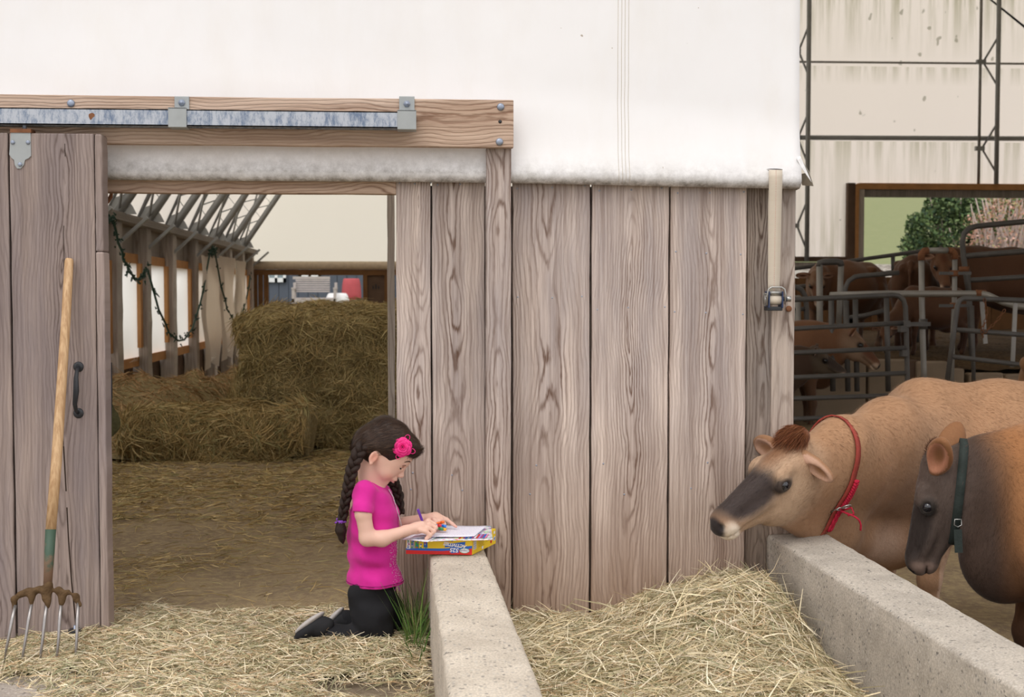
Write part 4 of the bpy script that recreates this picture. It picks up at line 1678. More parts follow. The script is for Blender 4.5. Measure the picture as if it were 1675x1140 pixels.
def bale(name, label, lo, hi, n, pal, seed, wid=.006, rough=.05, group=None, ln=(.08, .28)):
    lo, hi = np.array(lo), np.array(hi)
    c, h = (lo + hi) / 2, (hi - lo) / 2
    t_ = thing(name, label, 'hay', (c[0], c[1], lo[2]), group)
    r = np.random.default_rng(seed)
    k = 22
    g = np.linspace(-1, 1, k)
    A, B = np.meshgrid(g, g, indexing='ij')
    Vs, Qs = [], []
    b = 0
    i = np.arange(k - 1)[:, None] * k + np.arange(k - 1)[None]
    q0 = np.stack([i, i + k, i + k + 1, i + 1], -1).reshape(-1, 4)

    def deform(p):
        # p on the cube [-1,1]; rounded, then dented
        e = 9.0
        nrm = (np.abs(p) ** e).sum(1) ** (1 / e)
        d = p / nrm[:, None]
        w = c + d * h
        f = 1.25 * rough * (np.sin(w[:, 0] * 5.1 + seed) * np.sin(w[:, 1] * 4.3 + w[:, 2] * 5.7) + .5 * np.sin(w[:, 0] * 13 + w[:, 2] * 11 + seed) + .4 * np.sin(w[:, 2] * 23 + w[:, 1] * 17))
        return w + d * f[:, None]
    for ax in range(3):
        for sg in (-1, 1):
            if ax == 2 and sg < 0: continue
            p = np.zeros((k, k, 3))
            p[..., ax] = sg
            p[..., (ax + 1) % 3] = A
            p[..., (ax + 2) % 3] = B
            p = p.reshape(-1, 3)
            Vs.append(deform(p))
            Qs.append((q0 if sg > 0 else q0[:, ::-1]) + b)
            b += k * k
    o = link('packed_hay', mesh_np('packed_hay', np.concatenate(Vs), np.concatenate(Qs)), M_balemat)
    place(o, t_)
    # strands on the front, left and top, sampled by area
    areas = np.array([h[0] * h[2], h[1] * h[2] * .6, h[0] * h[1]])
    cnt = (n * areas / areas.sum()).astype(int)
    PP, NN = [], []
    for f_, m_ in zip((0, 1, 2), cnt):
        u, v = r.uniform(-1, 1, m_), r.uniform(-1, 1, m_)
        if f_ == 0: p = np.stack([u, -np.ones(m_), v], 1)
        elif f_ == 1: p = np.stack([-np.ones(m_), u, v], 1)
        else: p = np.stack([u, v, np.ones(m_)], 1)
        w = deform(p)
        nn = p / h
        nn = np.sign(p) * np.abs(p) ** 6
        nn = nn / np.linalg.norm(nn, axis=1, keepdims=True)
        PP.append(w + nn * .008)
        NN.append(nn)
    place(strands('hay_strands', np.concatenate(PP), np.concatenate(NN), M_hay, None, ln, wid, .20, pal, 3, .35, seed=seed + 1), t_)
    return t_


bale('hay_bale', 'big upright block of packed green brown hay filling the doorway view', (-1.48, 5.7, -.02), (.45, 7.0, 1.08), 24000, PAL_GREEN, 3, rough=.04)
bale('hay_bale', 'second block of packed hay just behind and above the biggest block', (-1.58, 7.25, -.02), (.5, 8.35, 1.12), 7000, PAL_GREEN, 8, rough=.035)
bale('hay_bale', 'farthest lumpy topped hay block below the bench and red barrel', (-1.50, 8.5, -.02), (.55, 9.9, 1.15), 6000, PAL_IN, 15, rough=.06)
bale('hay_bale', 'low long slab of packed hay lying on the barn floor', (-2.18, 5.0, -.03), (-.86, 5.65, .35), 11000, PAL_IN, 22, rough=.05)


def pile_hf(x, y):
    h = .50 * np.exp(-((x + 2.2) ** 2 / .35 + (y - 7.2) ** 2 / 1.6)) + .40 * np.exp(-((x + 2.7) ** 2 / .2 + (y - 6.2) ** 2 / .8)) + .42 * np.exp(-((x + 1.95) ** 2 / .15 + (y - 9.5) ** 2 / 2.4))
    return h * (1 + .16 * vnoise(x, y, 51, 5, 3)) - .02


pl = thing('loose_hay_pile', 'loose heap of reddish brown hay against the grey posts', 'hay', (-2.2, 7.2, 0))
pl['kind'] = 'stuff'
place(sheet('heap', -3.0, -1.4, 5.0, 11.5, 50, 90, pile_hf, M_baleb, None, 'stuff'), pl)
P, N = sample(pile_hf, -2.95, -1.4, 5.1, 11.4, 16000, 61, lambda x, y: pile_hf(x, y) > .03)
place(strands('hay_strands', P, N, M_hay, None, (.08, .26), .006, .22, PAL_BROWN, 3, .35, seed=62), pl)

# ================================================================== grass tufts
M_grass = hay_mat('grass_blade')
PAL_GRASS = [(.10, .20, .035), (.07, .15, .03), (.16, .26, .06), (.13, .19, .07), (.30, .28, .12)]


def tuft(label, c, r, n, ln, seed):
    rr = np.random.default_rng(seed)
    P = np.stack([c[0] + rr.normal(size=n) * r[0], c[1] + rr.normal(size=n) * r[1], np.zeros(n) + .0], 1)
    N = np.tile([0, 0, 1.0], (n, 1)) + rr.normal(size=(n, 3)) * .12
    N /= np.linalg.norm(N, axis=1, keepdims=True)
    t_ = thing('grass_tuft', label, 'grass', (c[0], c[1], 0))
    t_['kind'] = 'stuff'
    place(strands('blades', P, N, M_grass, None, ln, .0042, .2, PAL_GRASS, 4, .35, seed=seed, updir=True), t_)


tuft('green grass tuft growing beside the pale concrete wall behind the girl', (.005, -.26), (.015, .12), 300, (.10, .27), 5)
tuft('few short green grass blades at the foot of the door', (-1.58, -.33), (.02, .03), 60, (.04, .09), 6)

# ================================================================== bedding pack and pen
def pack_hf(x, y):
    e = np.clip((y - 8.28) / .5, 0, 1)
    slump = np.clip((x - 7.2) / 1.2, 0, 1)
    return .50 + .12 * e + .035 * vnoise(x, y, 71, 4, 4) - .10 * slump * (1 - e)


pk = sheet('bedding_pack', 3.2, 16.0, 8.16, 18.38, 130, 110, pack_hf, M_pack)
tag(pk, 'deep brown manure bedding raised behind the old concrete wall', 'bedding', kind='stuff')
ret = thing('wall_retaining', None, None, (5.2, 8.1, 0))
tag(ret, kind='structure')
for k, (xa, xb, yt) in enumerate(((1200, 1416, 590), (1420, 1485, 588), (1498, 1549, 591), (1553, 1577, 603), (1584, 1640, 610), (1644, 1720, 612))):
    a, b = aty(xa, yt, 8.05), aty(xb, yt, 8.05)
    m = MB().box((a.x, 8.02 + .01 * (k % 2), -.2), (b.x, 8.16, a.z))
    m.make('panel', M_conc_old, ret, bevel=.02)
m = MB().box((aty(1484, 590, 8.1).x, 8.06, -.2), (aty(1499, 590, 8.1).x, 8.2, .6))
m.make('post', M_rail_wood, ret)


def pipe(parent, name, pts, r, mat, Y, n=8):
    P = [aty(p[0], p[1], Y if len(p) < 3 else p[2]) for p in pts]
    return MB().tube(P, r, n).make(name, mat, parent)


def gate(name, label, Y, cat='gate'):
    return thing(name, label, cat, (aty(1400, 600, Y).x, Y, 0))


Y1 = 6.3
g1 = gate('pen_gate', 'six rail grey tube gate with a rounded corner in front of the cows', Y1)
pipe(g1, 'frame', [(1180, 494), (1300, 490), (1460, 482.5), (1470, 484), (1478, 491), (1481, 502), (1482.5, 540), (1486, 700), (1487, 718)], .024, M_pipe, Y1)
for (a, b, xe_) in ((537.5, 528, 1482), (577, 569, 1484), (617.5, 610, 1486), (652, 646, 1486), (685, 679, 1487)):
    pipe(g1, 'rail', [(1180, a + 5), (1300, a), (xe_, b)], .022, M_pipe, Y1)
for (x, y) in ((1477, 538), (1480, 578), (1483, 530)):
    c = aty(x, y, Y1 - .03)
    MB().box((c.x - .03, Y1 - .05, c.z - .03), (c.x + .03, Y1 + .03, c.z + .03)).make('hinge_clamp', M_pipe, g1, bevel=.006)

Y2 = 5.2
g2 = gate('pen_gate', 'tilted grey tube gate standing in front of the manure bedding', Y2)
pipe(g2, 'frame', [(1740, 494), (1600, 488.5), (1576, 488), (1570, 491), (1566, 500), (1560, 545), (1548, 632)], .022, M_pipe, Y2)
for (x0, y0, x1, y1) in ((1563, 539, 1740, 553), (1555, 583, 1740, 605), (1548, 627, 1740, 655)):
    pipe(g2, 'rail', [(x0, y0), (x1, y1)], .020, M_pipe, Y2)
for (x0, y0, x1, y1) in ((1606, 492, 1612, 562), (1661, 494, 1656, 600)):
    a, b = aty(x0, y0, Y2 + .01), aty(x1, y1, Y2 + .01)
    MB().bar(a, b, .035, .012, (0, 1, 0)).make('upright', M_pipe_light, g2)

Y3 = 7.4
u1 = gate('headlock_frame', 'tall inverted U of pale pipes in front of the staring cow', Y3, 'pipe frame')
pipe(u1, 'post', [(1507, 418), (1508, 500), (1511, 600), (1512, 640)], .030, M_pipe_light, Y3)
pipe(u1, 'post', [(1562, 418), (1561, 500), (1558, 560), (1556, 640)], .026, M_pipe_light, Y3)
pipe(u1, 'elbow', [(1507, 426), (1507, 416), (1511, 411), (1518, 410)], .036, M_rust, Y3)
pipe(u1, 'elbow', [(1550, 409.5), (1557, 410), (1562, 415), (1562.5, 424)], .034, M_rust, Y3)
pipe(u1, 'top_bar', [(1517, 410), (1551, 409.5)], .030, M_pipe_light, Y3)
for y in (447, 500):
    c = aty(1561, y, Y3)
    MB().tube([(c.x, Y3, c.z - .03), (c.x, Y3, c.z + .03)], .045, 8).make('clamp', M_rust, u1)
    MB().bar((c.x - .16, Y3 - .02, c.z), (c.x + .16, Y3 - .02, c.z), .03, .03, (0, 1, 0)).make('bolt_bar', M_pipe, u1)
c = aty(1510, 530, Y3)
MB().tube([(c.x, Y3, c.z - .05), (c.x, Y3, c.z + .05)], .045, 8).make('clamp', M_pipe, u1)
MB().bar((c.x - .3, Y3 - .03, c.z), (c.x + .06, Y3 - .03, c.z), .04, .03, (0, 1, 0)).make('bolt_bar', M_pipe, u1)

pr_ = gate('feed_rail', 'pale galvanised rail bent down on its right behind the gates', 7.3, 'rail')
pipe(pr_, 'pipe', [(1358, 483, 7.3), (1446, 480.5, 7.3), (1604, 480.5, 7.1), (1616, 483, 7.0), (1640, 494, 6.9), (1665, 501, 6.8), (1760, 508, 6.6)], .032, M_pipe_light, 7.3)
for (x, y0, y1) in ((1359.5, 486, 640), (1450, 484, 640), (1399, 489, 640), (1384, 492, 640), (1590, 500, 640)):
    pipe(pr_, 'post', [(x, y0), (x + 3, y1)], .028 if x < 1500 else .022, M_pipe, 7.3)
c = aty(1604, 481, 7.1)
MB().tube([(c.x - .05, 7.1, c.z), (c.x + .05, 7.1, c.z)], .042, 8).make('collar', M_rust, pr_)

Y4 = 8.0
g4 = gate('pen_gate', 'upper tube gate with a round top corner before the dark brown cow', Y4)
pipe(g4, 'frame', [(1585, 480), (1581, 455), (1576, 420), (1574, 395), (1577, 382), (1585, 374), (1597, 370), (1680, 362), (1760, 357)], .030, M_pipe, Y4)
pipe(g4, 'rail', [(1578, 419), (1760, 404)], .030, M_pipe, Y4)
pipe(g4, 'rail', [(1583, 458.5), (1760, 448)], .026, M_pipe, Y4)
pipe(g4, 'post', [(1582, 440), (1586, 500), (1590, 590)], .030, M_pipe, Y4)
MB().tube([aty(1577, 436, Y4), aty(1577, 444, Y4)], .055, 8).make('hinge_clamp', M_rust, g4)
Y5 = 8.6
u2 = gate('headlock_frame', 'smaller inverted U of grey pipes in front of the leftmost cow face', Y5, 'pipe frame')
pipe(u2, 'post', [(1340.5, 433), (1341, 530), (1341, 592)], .036, M_pipe_light, Y5)
pipe(u2, 'post', [(1376, 432), (1374, 480), (1370, 592)], .032, M_pipe_light, Y5)
pipe(u2, 'top_bar', [(1340, 436), (1341, 430), (1346, 428.5), (1370, 428), (1375, 429.5), (1376, 435)], .036, M_pipe, Y5)
g5 = gate('curved_rail', 'rounded grey pipe rail behind the pale feed rail', 8.3, 'rail')
pipe(g5, 'pipe', [(1384, 594), (1382, 482), (1383, 470), (1388, 460), (1398, 453), (1410, 451), (1436, 449), (1470, 446)], .026, M_pipe, 8.3)
pipe(g5, 'lower_pipe', [(1385, 520), (1415, 516), (1445, 508)], .024, M_pipe, 8.3)
g6 = gate('curved_rail', 'short rounded pipe rail beside the corner post', 8.2, 'rail')
pipe(g6, 'pipe', [(1270, 470), (1300, 469), (1311, 474), (1317, 484), (1319, 500), (1320, 594)], .028, M_pipe, 8.2)
pipe(g6, 'post', [(1304.5, 483), (1305, 594)], .036, M_pipe_light, 8.2)
pipe(g6, 'cross_pipe', [(1270, 507), (1318, 505)], .022, M_pipe, 8.2)
g7 = gate('back_fence', 'thin two rail pipe fence sloping up below the big window', 12.5, 'fence')
pipe(g7, 'rail', [(1200, 455), (1298, 439.5), (1345, 433), (1380, 428.5), (1400, 425.5), (1490, 413), (1540, 407)], .028, M_pipe, 12.5)
pipe(g7, 'rail', [(1396, 449), (1430, 449), (1462, 444), (1530, 430)], .026, M_pipe, 12.5)
pipe(g7, 'upright', [(1460.5, 418), (1461, 444)], .03, M_pipe, 12.5)
pipe(g7, 'rail', [(1298, 470), (1326, 467)], .03, M_pipe, 12.5)
for x in (1340, 1500): pipe(g7, 'post', [(x, 430), (x, 566)], .035, M_pipe, 12.5)
# chain on the gates
ch = thing('gate_chain', 'rusty chain looped from the pale rail down over the tilted gate', 'chain', tuple(aty(1620, 520, 5.1)))
m = MB()
pts = [aty(1610, 488, Y2 - .03), aty(1614, 508, Y2 - .03), aty(1613, 522, Y2 - .03), aty(1606, 540, Y2 - .03), aty(1608, 552, Y2 - .03)]
pts2 = [aty(1644, 506, Y2 - .03), aty(1636, 518, Y2 - .03), aty(1626, 530, Y2 - .03), aty(1609, 545, Y2 - .03)]
for pp_ in (pts, pts2):
    for a, b in zip(pp_[:-1], pp_[1:]):
        nn_ = max(2, int((b - a).length / .03))
        for k in range(nn_):
            p = a.lerp(b, (k + .5) / nn_)
            d = (b - a).normalized()
            s_ = Vector((0, 1, 0)) if k % 2 else d.cross(Vector((0, 1, 0)))
            m.tube([p + d * math.cos(t_ * PI / 4) * .02 + s_ * math.sin(t_ * PI / 4) * .011 for t_ in range(8)], .0035, 4, closed=True)
m.make('links', M_rust, ch)

# ================================================================== outside on the right
M_field = dirt('hill_grass', (.17, .20, .085), (.20, .225, .10), (.25, .24, .14))
hl = sheet('hill', -40, 130, 34, 240, 40, 60, lambda x, y: .4 + (y - 34) * .13 + .5 * np.sin(x * .05) + .012 * (x - 20) * 0, M_field)
tag(hl, kind='structure')
t = NT('field_gravel', .95, .1)
gn = t.noise(t.wpos(), 9, 5, .8)
t.color(t.ramp(gn, [(.36, (.10, .085, .07)), (.5, (.30, .27, .23)), (.64, (.62, .58, .52))]))
t.bump(gn, .8, .05)
gv = sheet('gravel_bank', 5.0, 18, 19.2, 36, 60, 50, lambda x, y: .6 + np.clip((y - 19.5) / 6, 0, 1) * 1.42 + .05 * vnoise(x, y, 81, 2, 3), t.m)
tag(gv, 'pale gravel bank outside below the green hill', 'gravel', kind='stuff')


def bush(name, label, c, r, n, leaf, pal, seed, twig=True):
    t_ = thing(name, label, 'bush', (c[0], c[1], c[2] - r[2]))
    rr = np.random.default_rng(seed)
    d = rr.normal(size=(n, 3))
    d /= np.linalg.norm(d, axis=1, keepdims=True)
    rad = rr.uniform(.45, 1.0, (n, 1)) ** .5 * (1 + .16 * np.sin(d[:, :1] * 7 + seed) * np.sin(d[:, 2:] * 9 + 1))
    P = np.array(c) + d * rad * np.array(r)
    L = leaf * rr.uniform(.6, 1.4, (n, 1))
    a = rr.normal(size=(n, 3)); a /= np.linalg.norm(a, axis=1, keepdims=True)
    b = np.cross(a, rr.normal(size=(n, 3))); b /= np.linalg.norm(b, axis=1, keepdims=True)
    V = np.stack([P - a * L, P - b * L * .5, P + a * L, P + b * L * .5], 1).reshape(-1, 3)
    Q = np.arange(4 * n).reshape(-1, 4)
    pal = np.array(pal)
    C = np.repeat(pal[rr.integers(0, len(pal), n)] * rr.uniform(.6, 1.3, (n, 1)), 4, 0)
    o = link('leaves', mesh_np('leaves', V, Q, False, C), M_grass)
    place(o, t_)
    o['kind'] = 'stuff'
    m = MB()
    for k in range(60 if twig else 10):
        a_ = rr.uniform(0, 2 * PI)
        e = Vector((c[0] + math.cos(a_) * r[0] * rr.uniform(.2, .95), c[1] + math.sin(a_) * r[1] * rr.uniform(.2, .9), c[2] + r[2] * rr.uniform(.0, .95)))
        b_ = Vector((c[0] + rr.normal() * .25, c[1] + rr.normal() * .2, c[2] - r[2]))
        mid = b_.lerp(e, .5) + Vector((rr.normal() * .2, 0, .15))
        m.tube([b_, mid, e], [.05, .036, .014], 5)
    m.make('branches', plain('pale_twigs', (.42, .34, .30), .8, .2), t_)
    return t_


YB = 30.0
c = aty(1556, 392, YB)
bush('evergreen_bush', 'round dark green bush outside the big window', (c.x - .1, YB, c.z - .3), (1.25, .9, 1.75), 15000, .06, [(.07, .12, .045), (.11, .17, .06), (.16, .22, .09), (.03, .06, .03)], 3, False)
c = aty(1640, 395, YB - 2)
c = aty(1648, 392, YB - 2)
bush('budding_shrub', 'twiggy pinkish brown shrub beside the dark green bush', (c.x, YB - 2, c.z - .3), (1.25, .8, 1.7), 4200, .04, [(.50, .27, .20), (.42, .25, .16), (.36, .33, .14), (.60, .38, .30)], 9, True)
c = aty(1690, 385, YB)
bush('evergreen_bush', 'green bush behind the twiggy pink shrub', (c.x + .5, YB + 1.5, c.z - .3), (1.6, .9, 1.7), 7000, .07, [(.06, .13, .04), (.09, .17, .05), (.14, .2, .07), (.03, .07, .025)], 13, False)
# ================================================================== cows
def coat(name, k=1.0, bump=.35):
    t = NT(name, .68, .22)
    a = t.attr('Col', 'GEOMETRY').outputs['Color']
    n = t.noise(t.coord((34, 34, 8)), 3.2, 4, .7)
    f = t.noise(t.coord((160, 160, 30)), 2.0, 3, .7)
    big = t.noise(t.coord((1, 1, 1)), 4.5, 4, .6)
    c = t.mix(t.math('MULTIPLY', t.math('SUBTRACT', n, .3, clamp=True), .75, clamp=True), a, t.mix(1.0, a, (.62, .55, .50), 'MULTIPLY'))
    c = t.mix(t.math('MULTIPLY', t.math('SUBTRACT', f, .45, clamp=True), .8, clamp=True), c, t.mix(1.0, a, (1.25, 1.22, 1.2), 'MULTIPLY'))
    c = t.mix(t.math('MULTIPLY', t.math('SUBTRACT', big, .48, clamp=True), 1.6, clamp=True), c, t.mix(1.0, a, (.82, .72, .66), 'MULTIPLY'))
    t.color(c)
    t.b.inputs['Sheen Weight'].default_value = .12
    t.b.inputs['Sheen Roughness'].default_value = .4
    t.bump(f, bump, .004)
    return t.m


M_coat = coat('cow_coat')
M_eye = plain('cow_eye', (.006, .006, .010), .08, .8, var=0)
M_hoof = plain('cow_hoof', (.03, .025, .02), .6, .3)


def cow_mesh(poll, u, n, h, seed=0, belly=1.0, walk=0.0, thin=1.0, neckup=.0, dewlap=0.0, neckw=1.0):
    """standing cow, facing +X, withers about 1.2 m; poll, u (poll to muzzle), n (brow side) in the cow's own frame"""
    poll = np.array(poll, float)
    A = axes(u, n)                                 # columns: u, side, n
    H = lambda a, s, b: poll + A @ np.array([a, s, b])
    muz = H(.5, 0, -.1)
    lo = np.minimum([-1.0, -.46, -.04], np.minimum(poll, muz) - .3)
    hi = np.maximum([.75, .46, 1.34], np.maximum(poll, muz) + .3)
    f = Field(lo, hi, h)
    e = f.ell
    # trunk
    e((-.12, 0, .84), (.60, .31 * belly, .35), .06)
    e((-.22, 0, .74), (.44, .33 * belly, .30), .08)
    e((.34, 0, .88), (.26, .225, .34), .10)
    e((.52, 0, .70), (.17, .13, .20), .09)
    f.cone((-.62, 0, 1.13), (-.1, 0, 1.115), .06, .075, .10)
    f.cone((-.1, 0, 1.115), (.34, 0, 1.15), .075, .06, .10)
    e((-.58, 0, .98), (.25, .225, .20), .08)
    for s in (-1, 1):
        e((.37, s * .155, .88), (.15, .085, .245), .07)
        e((-.44, s * .20, 1.085), (.07, .055, .05), .07)
        e((-.80, s * .10, 1.03), (.05, .05, .05), .06)
        e((-.62, s * .16, .78), (.18, .105, .27), .07)
        w = walk * s
        f.chain([((-.56, s * .18, .80), .13), ((-.46 + w * .3, s * .185, .60), .085), ((-.70 + w * .6, s * .175, .46), .05), ((-.66 + w, s * .165, .13), .034), ((-.62 + w, s * .165, .04), .05)], .035)
        w = -walk * s
        f.chain([((.38, s * .165, .72), .10), ((.37 + w * .3, s * .165, .58), .072), ((.41 + w * .8, s * .155, .36), .047), ((.40 + w, s * .15, .12), .033), ((.43 + w, s * .15, .04), .048)], .035)
    e((-.42, 0, .50), (.17, .14, .12), .06)
    f.chain([((-.80, 0, 1.10), .035), ((-.87, 0, .98), .024), ((-.89, .01, .62), .016), ((-.88, .01, .42), .035), ((-.88, .01, .30), .018)], .02)
    # neck
    top = np.array([.36, 0, 1.05])
    nb = H(.05, 0, -.08)
    th = H(.14, 0, -.16)
    mid = (top + nb) / 2 + np.array([0, 0, .0 + neckup])
    tp = np.array([.28, 0, 1.02])
    m1, m2 = tp + (nb - tp) * .36 + [0, 0, .035 + neckup], tp + (nb - tp) * .70 + [0, 0, .03 + neckup]
    f.chain([(tuple(tp), .16), (tuple(m1), .135 * neckw), (tuple(m2), .108 * neckw), (tuple(nb), .086)], .10, sq=((0, 1, 0), .80))
    f.chain([((.46, 0, .80), .17), (tuple((np.array([.46, 0, .80]) + th) / 2 + [0, 0, -.01]), .115 * neckw), (tuple(th), .075)], .10, sq=((0, 1, 0), .75))
    f.chain([((.42, 0, .92), .19), (tuple((np.array([.42, 0, .92]) + (nb + th) / 2) / 2), .135 * neckw), (tuple((nb + th) / 2), .095)], .08, sq=((0, 1, 0), .85))
    if dewlap:
        tq = H(.20, 0, -.19)
        b0 = np.array([.56, 0, .50])
        f.chain([(b0, .095), ((b0 + tq) / 2 + [0, 0, -.02], .07 + dewlap * .3), (tq, .045)], .09, sq=((0, 1, 0), .6))
        f.ell((.50, 0, .52), (.14, .12, .13), .08)
    # head
    f.ell(H(.075, 0, -.055), (.105, .092, .075), .03, A)
    f.ell(H(.16, 0, -.125), (.14, .072, .10), .04, A)
    f.cone(H(.14, 0, -.05), H(.41, 0, -.062), .070, .043, .03, sq=(A[:, 2], .95))
    f.cone(H(.17, 0, -.165), H(.41, 0, -.125), .052, .030, .035)
    f.ell(H(.19, 0, -.19), (.09, .05, .05), .03, A)
    f.ell(H(.445, 0, -.088), (.050, .063, .055), .03, A)
    f.ell(H(.43, 0, -.137), (.04, .042, .022), .015, A)
    for s in (-1, 1):
        f.ell(H(.155, s * .078, -.022), (.045, .024, .026), .025, A)       # brow
        f.ell(H(.30, s * .052, -.10), (.11, .018, .02), .03, A)           # cheek ridge
        f.ell(H(.185, s * .086, -.058), (.038, .026, .030), .018, A)       # lids
        f.ell(H(.187, s * .114, -.060), (.025, .022, .0175), .006, A, sub=True)
        f.ell(H(.483, s * .036, -.072), (.020, .012, .014), .008, A, sub=True)
    f.ell(H(.455, 0, -.123), (.05, .07, .0035), .006, A, sub=True)
    f.ell(H(.02, 0, -.01), (.055, .055, .035), .03, A)
    return f, A, H


def ear_mesh(H, A, s, droop=0.0, fwd=0.0, h=.006, up=0.0, sz=1.0):
    """cupped leaf of an ear on side s"""
    base = H(.035, s * .075, -.045)
    tip_d = A @ np.array([-.10 + fwd, s * 1.0, -.15 - droop + up])
    tip_d /= np.linalg.norm(tip_d)
    face = A @ np.array([.75, s * .1, .15])
    E_ = axes(tip_d, face)
    c = base + tip_d * .085 * sz
    f = Field(c - .16, c + .16, h)
    f.ell(c, (.098 * sz, .056 * sz, .026), .01, E_)
    f.ell(c + tip_d * .05 * sz, (.055 * sz, .028 * sz, .018), .02, E_)
    f.cone(base - tip_d * .03, base + tip_d * .03, .026, .030, .02)
    f.ell(c + E_[:, 2] * .030 + tip_d * .012, (.080 * sz, .036 * sz, .031), .012, E_, sub=True)
    return f, c, E_


def paint(V, P, H, A, seed=0):
    """coat colours in the cow's own frame"""
    n_ = len(V)
    C = np.tile(np.array(P['base']), (n_, 1))
    z = V[:, 2]
    r = np.random.default_rng(seed)
    def mixc(C, w, col):
        w = np.clip(w, 0, 1)[:, None]
        return C * (1 - w) + np.array(col) * w
    C = mixc(C, (1.0 - z / .78) * 1.6, P['leg'])
    C = mixc(C, (.68 - z) * 3 * (np.abs(V[:, 0] + .1) < .5), P['belly'])
    C = blend(C, V, P.get('neck_at', (.50, 0, .90)), (.36, .4, .36), P['neck'], .8)
    for (k_, cc_, rr_) in (('throat', (.55, 0, .78), (.22, .4, .30)), ('brisket', (.62, 0, .52), (.22, .3, .17)), ('withers', (.15, 0, 1.22), (.4, .3, .14))):
        if k_ in P: C = blend(C, V, cc_, rr_, P[k_], .8)
    if 'shoulder' in P:
        C = blend(C, V, P.get('at', (.30, 0, .82)), (.46, .55, .9), P['shoulder'], .35)
    q = H(.20, 0, -.10)
    C = blend(C, V, q, (.34, .17, .22), P['cheek'], .45, A)
    C = blend(C, V, H(.30, 0, -.050), (.215, .12, .092), P['nose'], .38, A)
    C = blend(C, V, H(.10, 0, -.01), (.13, .075, .06), P['fore'], .6, A)
    for s in (-1, 1):
        C = blend(C, V, H(.195, s * .095, -.062), (.062, .045, .050), P['eye'], .5, A)
        C = blend(C, V, H(.165, s * .085, -.028), (.04, .03, .016), P['cheek'], .6, A)
    C = blend(C, V, H(.450, 0, -.115), (.050, .10, .075), P['ring'], .3, A)
    C = blend(C, V, H(.505, 0, -.078), (.070, .064, .060), (.030, .024, .024), .35, A)
    C = blend(C, V, H(.49, 0, -.118), (.03, .05, .012), (.03, .02, .02), .5, A)
    return C


TAN = dict(throat=(.27, .165, .105), brisket=(.62, .44, .33), base=(.42, .24, .13), leg=(.40, .24, .14), belly=(.60, .42, .30), neck=(.35, .23, .15), cheek=(.47, .325, .215), nose=(.050, .036, .032), fore=(.20, .085, .035), eye=(.055, .04, .033), ring=(.78, .68, .56))
BROWN = dict(base=(.10, .046, .023), leg=(.05, .022, .012), belly=(.09, .04, .02), neck=(.09, .042, .02), cheek=(.17, .085, .045), nose=(.14, .065, .032), fore=(.10, .034, .014), eye=(.02, .012, .01), ring=(.62, .48, .36))
ORANGE = dict(base=(.18, .085, .042), leg=(.12, .07, .045), belly=(.16, .09, .055), neck=(.17, .08, .038), cheek=(.27, .18, .12), nose=(.13, .055, .028), fore=(.15, .055, .022), eye=(.02, .015, .012), ring=(.50, .38, .29))
GREYB = dict(base=(.07, .04, .025), leg=(.04, .025, .018), belly=(.08, .05, .03), neck=(.075, .05, .035), cheek=(.11, .085, .06), nose=(.05, .035, .028), fore=(.07, .035, .02), eye=(.012, .01, .01), ring=(.42, .32, .24))
DUN = dict(base=(.25, .13, .06), leg=(.2, .11, .06), belly=(.28, .16, .09), neck=(.25, .13, .06), cheek=(.25, .15, .09), nose=(.06, .04, .03), fore=(.15, .06, .03), eye=(.03, .02, .02), ring=(.5, .4, .3))


def make_cow(label, loc, heading, scale, P, poll=None, u=None, n=None, h=.02, seed=0, world_head=None, ears=((0, 0, 0), (0, 0, 0)), **kw):
    """heading = angle of the cow's facing in the ground plane; head pose either in its own frame or in world axes"""
    R = Matrix.Rotation(heading, 3, 'Z')
    Ri = np.array(R.transposed())
    if world_head is not None:
        pw, uw, nw = world_head
        poll = Ri @ (np.array(pw) - np.array(loc)) / scale
        u, n = Ri @ np.array(uw), Ri @ np.array(nw)
    f, A, H = cow_mesh(poll, u, n, h, seed, **kw)
    root = thing('cow', label, 'cow', loc, rotz=heading)
    root.scale = (scale,) * 3

    def put(name, me, mat, par=root):
        o = bpy.data.objects.new(name, me)
        COL.objects.link(o)
        me.materials.append(mat)
        o.parent = par
        return o
    colr = lambda V: paint(V, P, H, A, seed)
    body = put('body', f.mesh('body', colr), M_coat)
    for s, ep in zip((-1, 1), ears):
        fe, c, E_ = ear_mesh(H, A, s, *ep[:2], up=ep[2], h=max(.006, h * .6), sz=ep[3] if len(ep) > 3 else 1.0)

        def ec(V):
            q = (V - c) @ E_
            C = np.tile(np.array(P['fore']) * .4 + np.array(P['base']) * .6, (len(V), 1))
            w = np.clip((q[:, 2] - .0) / .01, 0, 1)[:, None]
            w = w * (((q[:, 0] / .09) ** 2 + (q[:, 1] / .05) ** 2) < .85)[:, None]
            inner = np.array(P.get('inear', (.50, .31, .22)))
            return C * (1 - w) + inner * w
        put('ear', fe.mesh('ear', ec), M_coat)
        m = MB()
        r = .0215
        m.lathe([(r * math.sin(a), -r * math.cos(a)) for a in [.05 + k * (PI - .1) / 10 for k in range(11)]], (0, 0, 0), 'z', 16)
        m.v = [tuple(Vector(H(.187, s * .0885, -.060)) + Vector(v)) for v in m.v]
        put('eye', m.mesh('eye'), M_eye)
    return root, H, A, put, f


def to_local(root, p):
    M = Matrix.LocRotScale(root.location, root.rotation_euler, root.scale)
    return M.inverted() @ Vector(p)


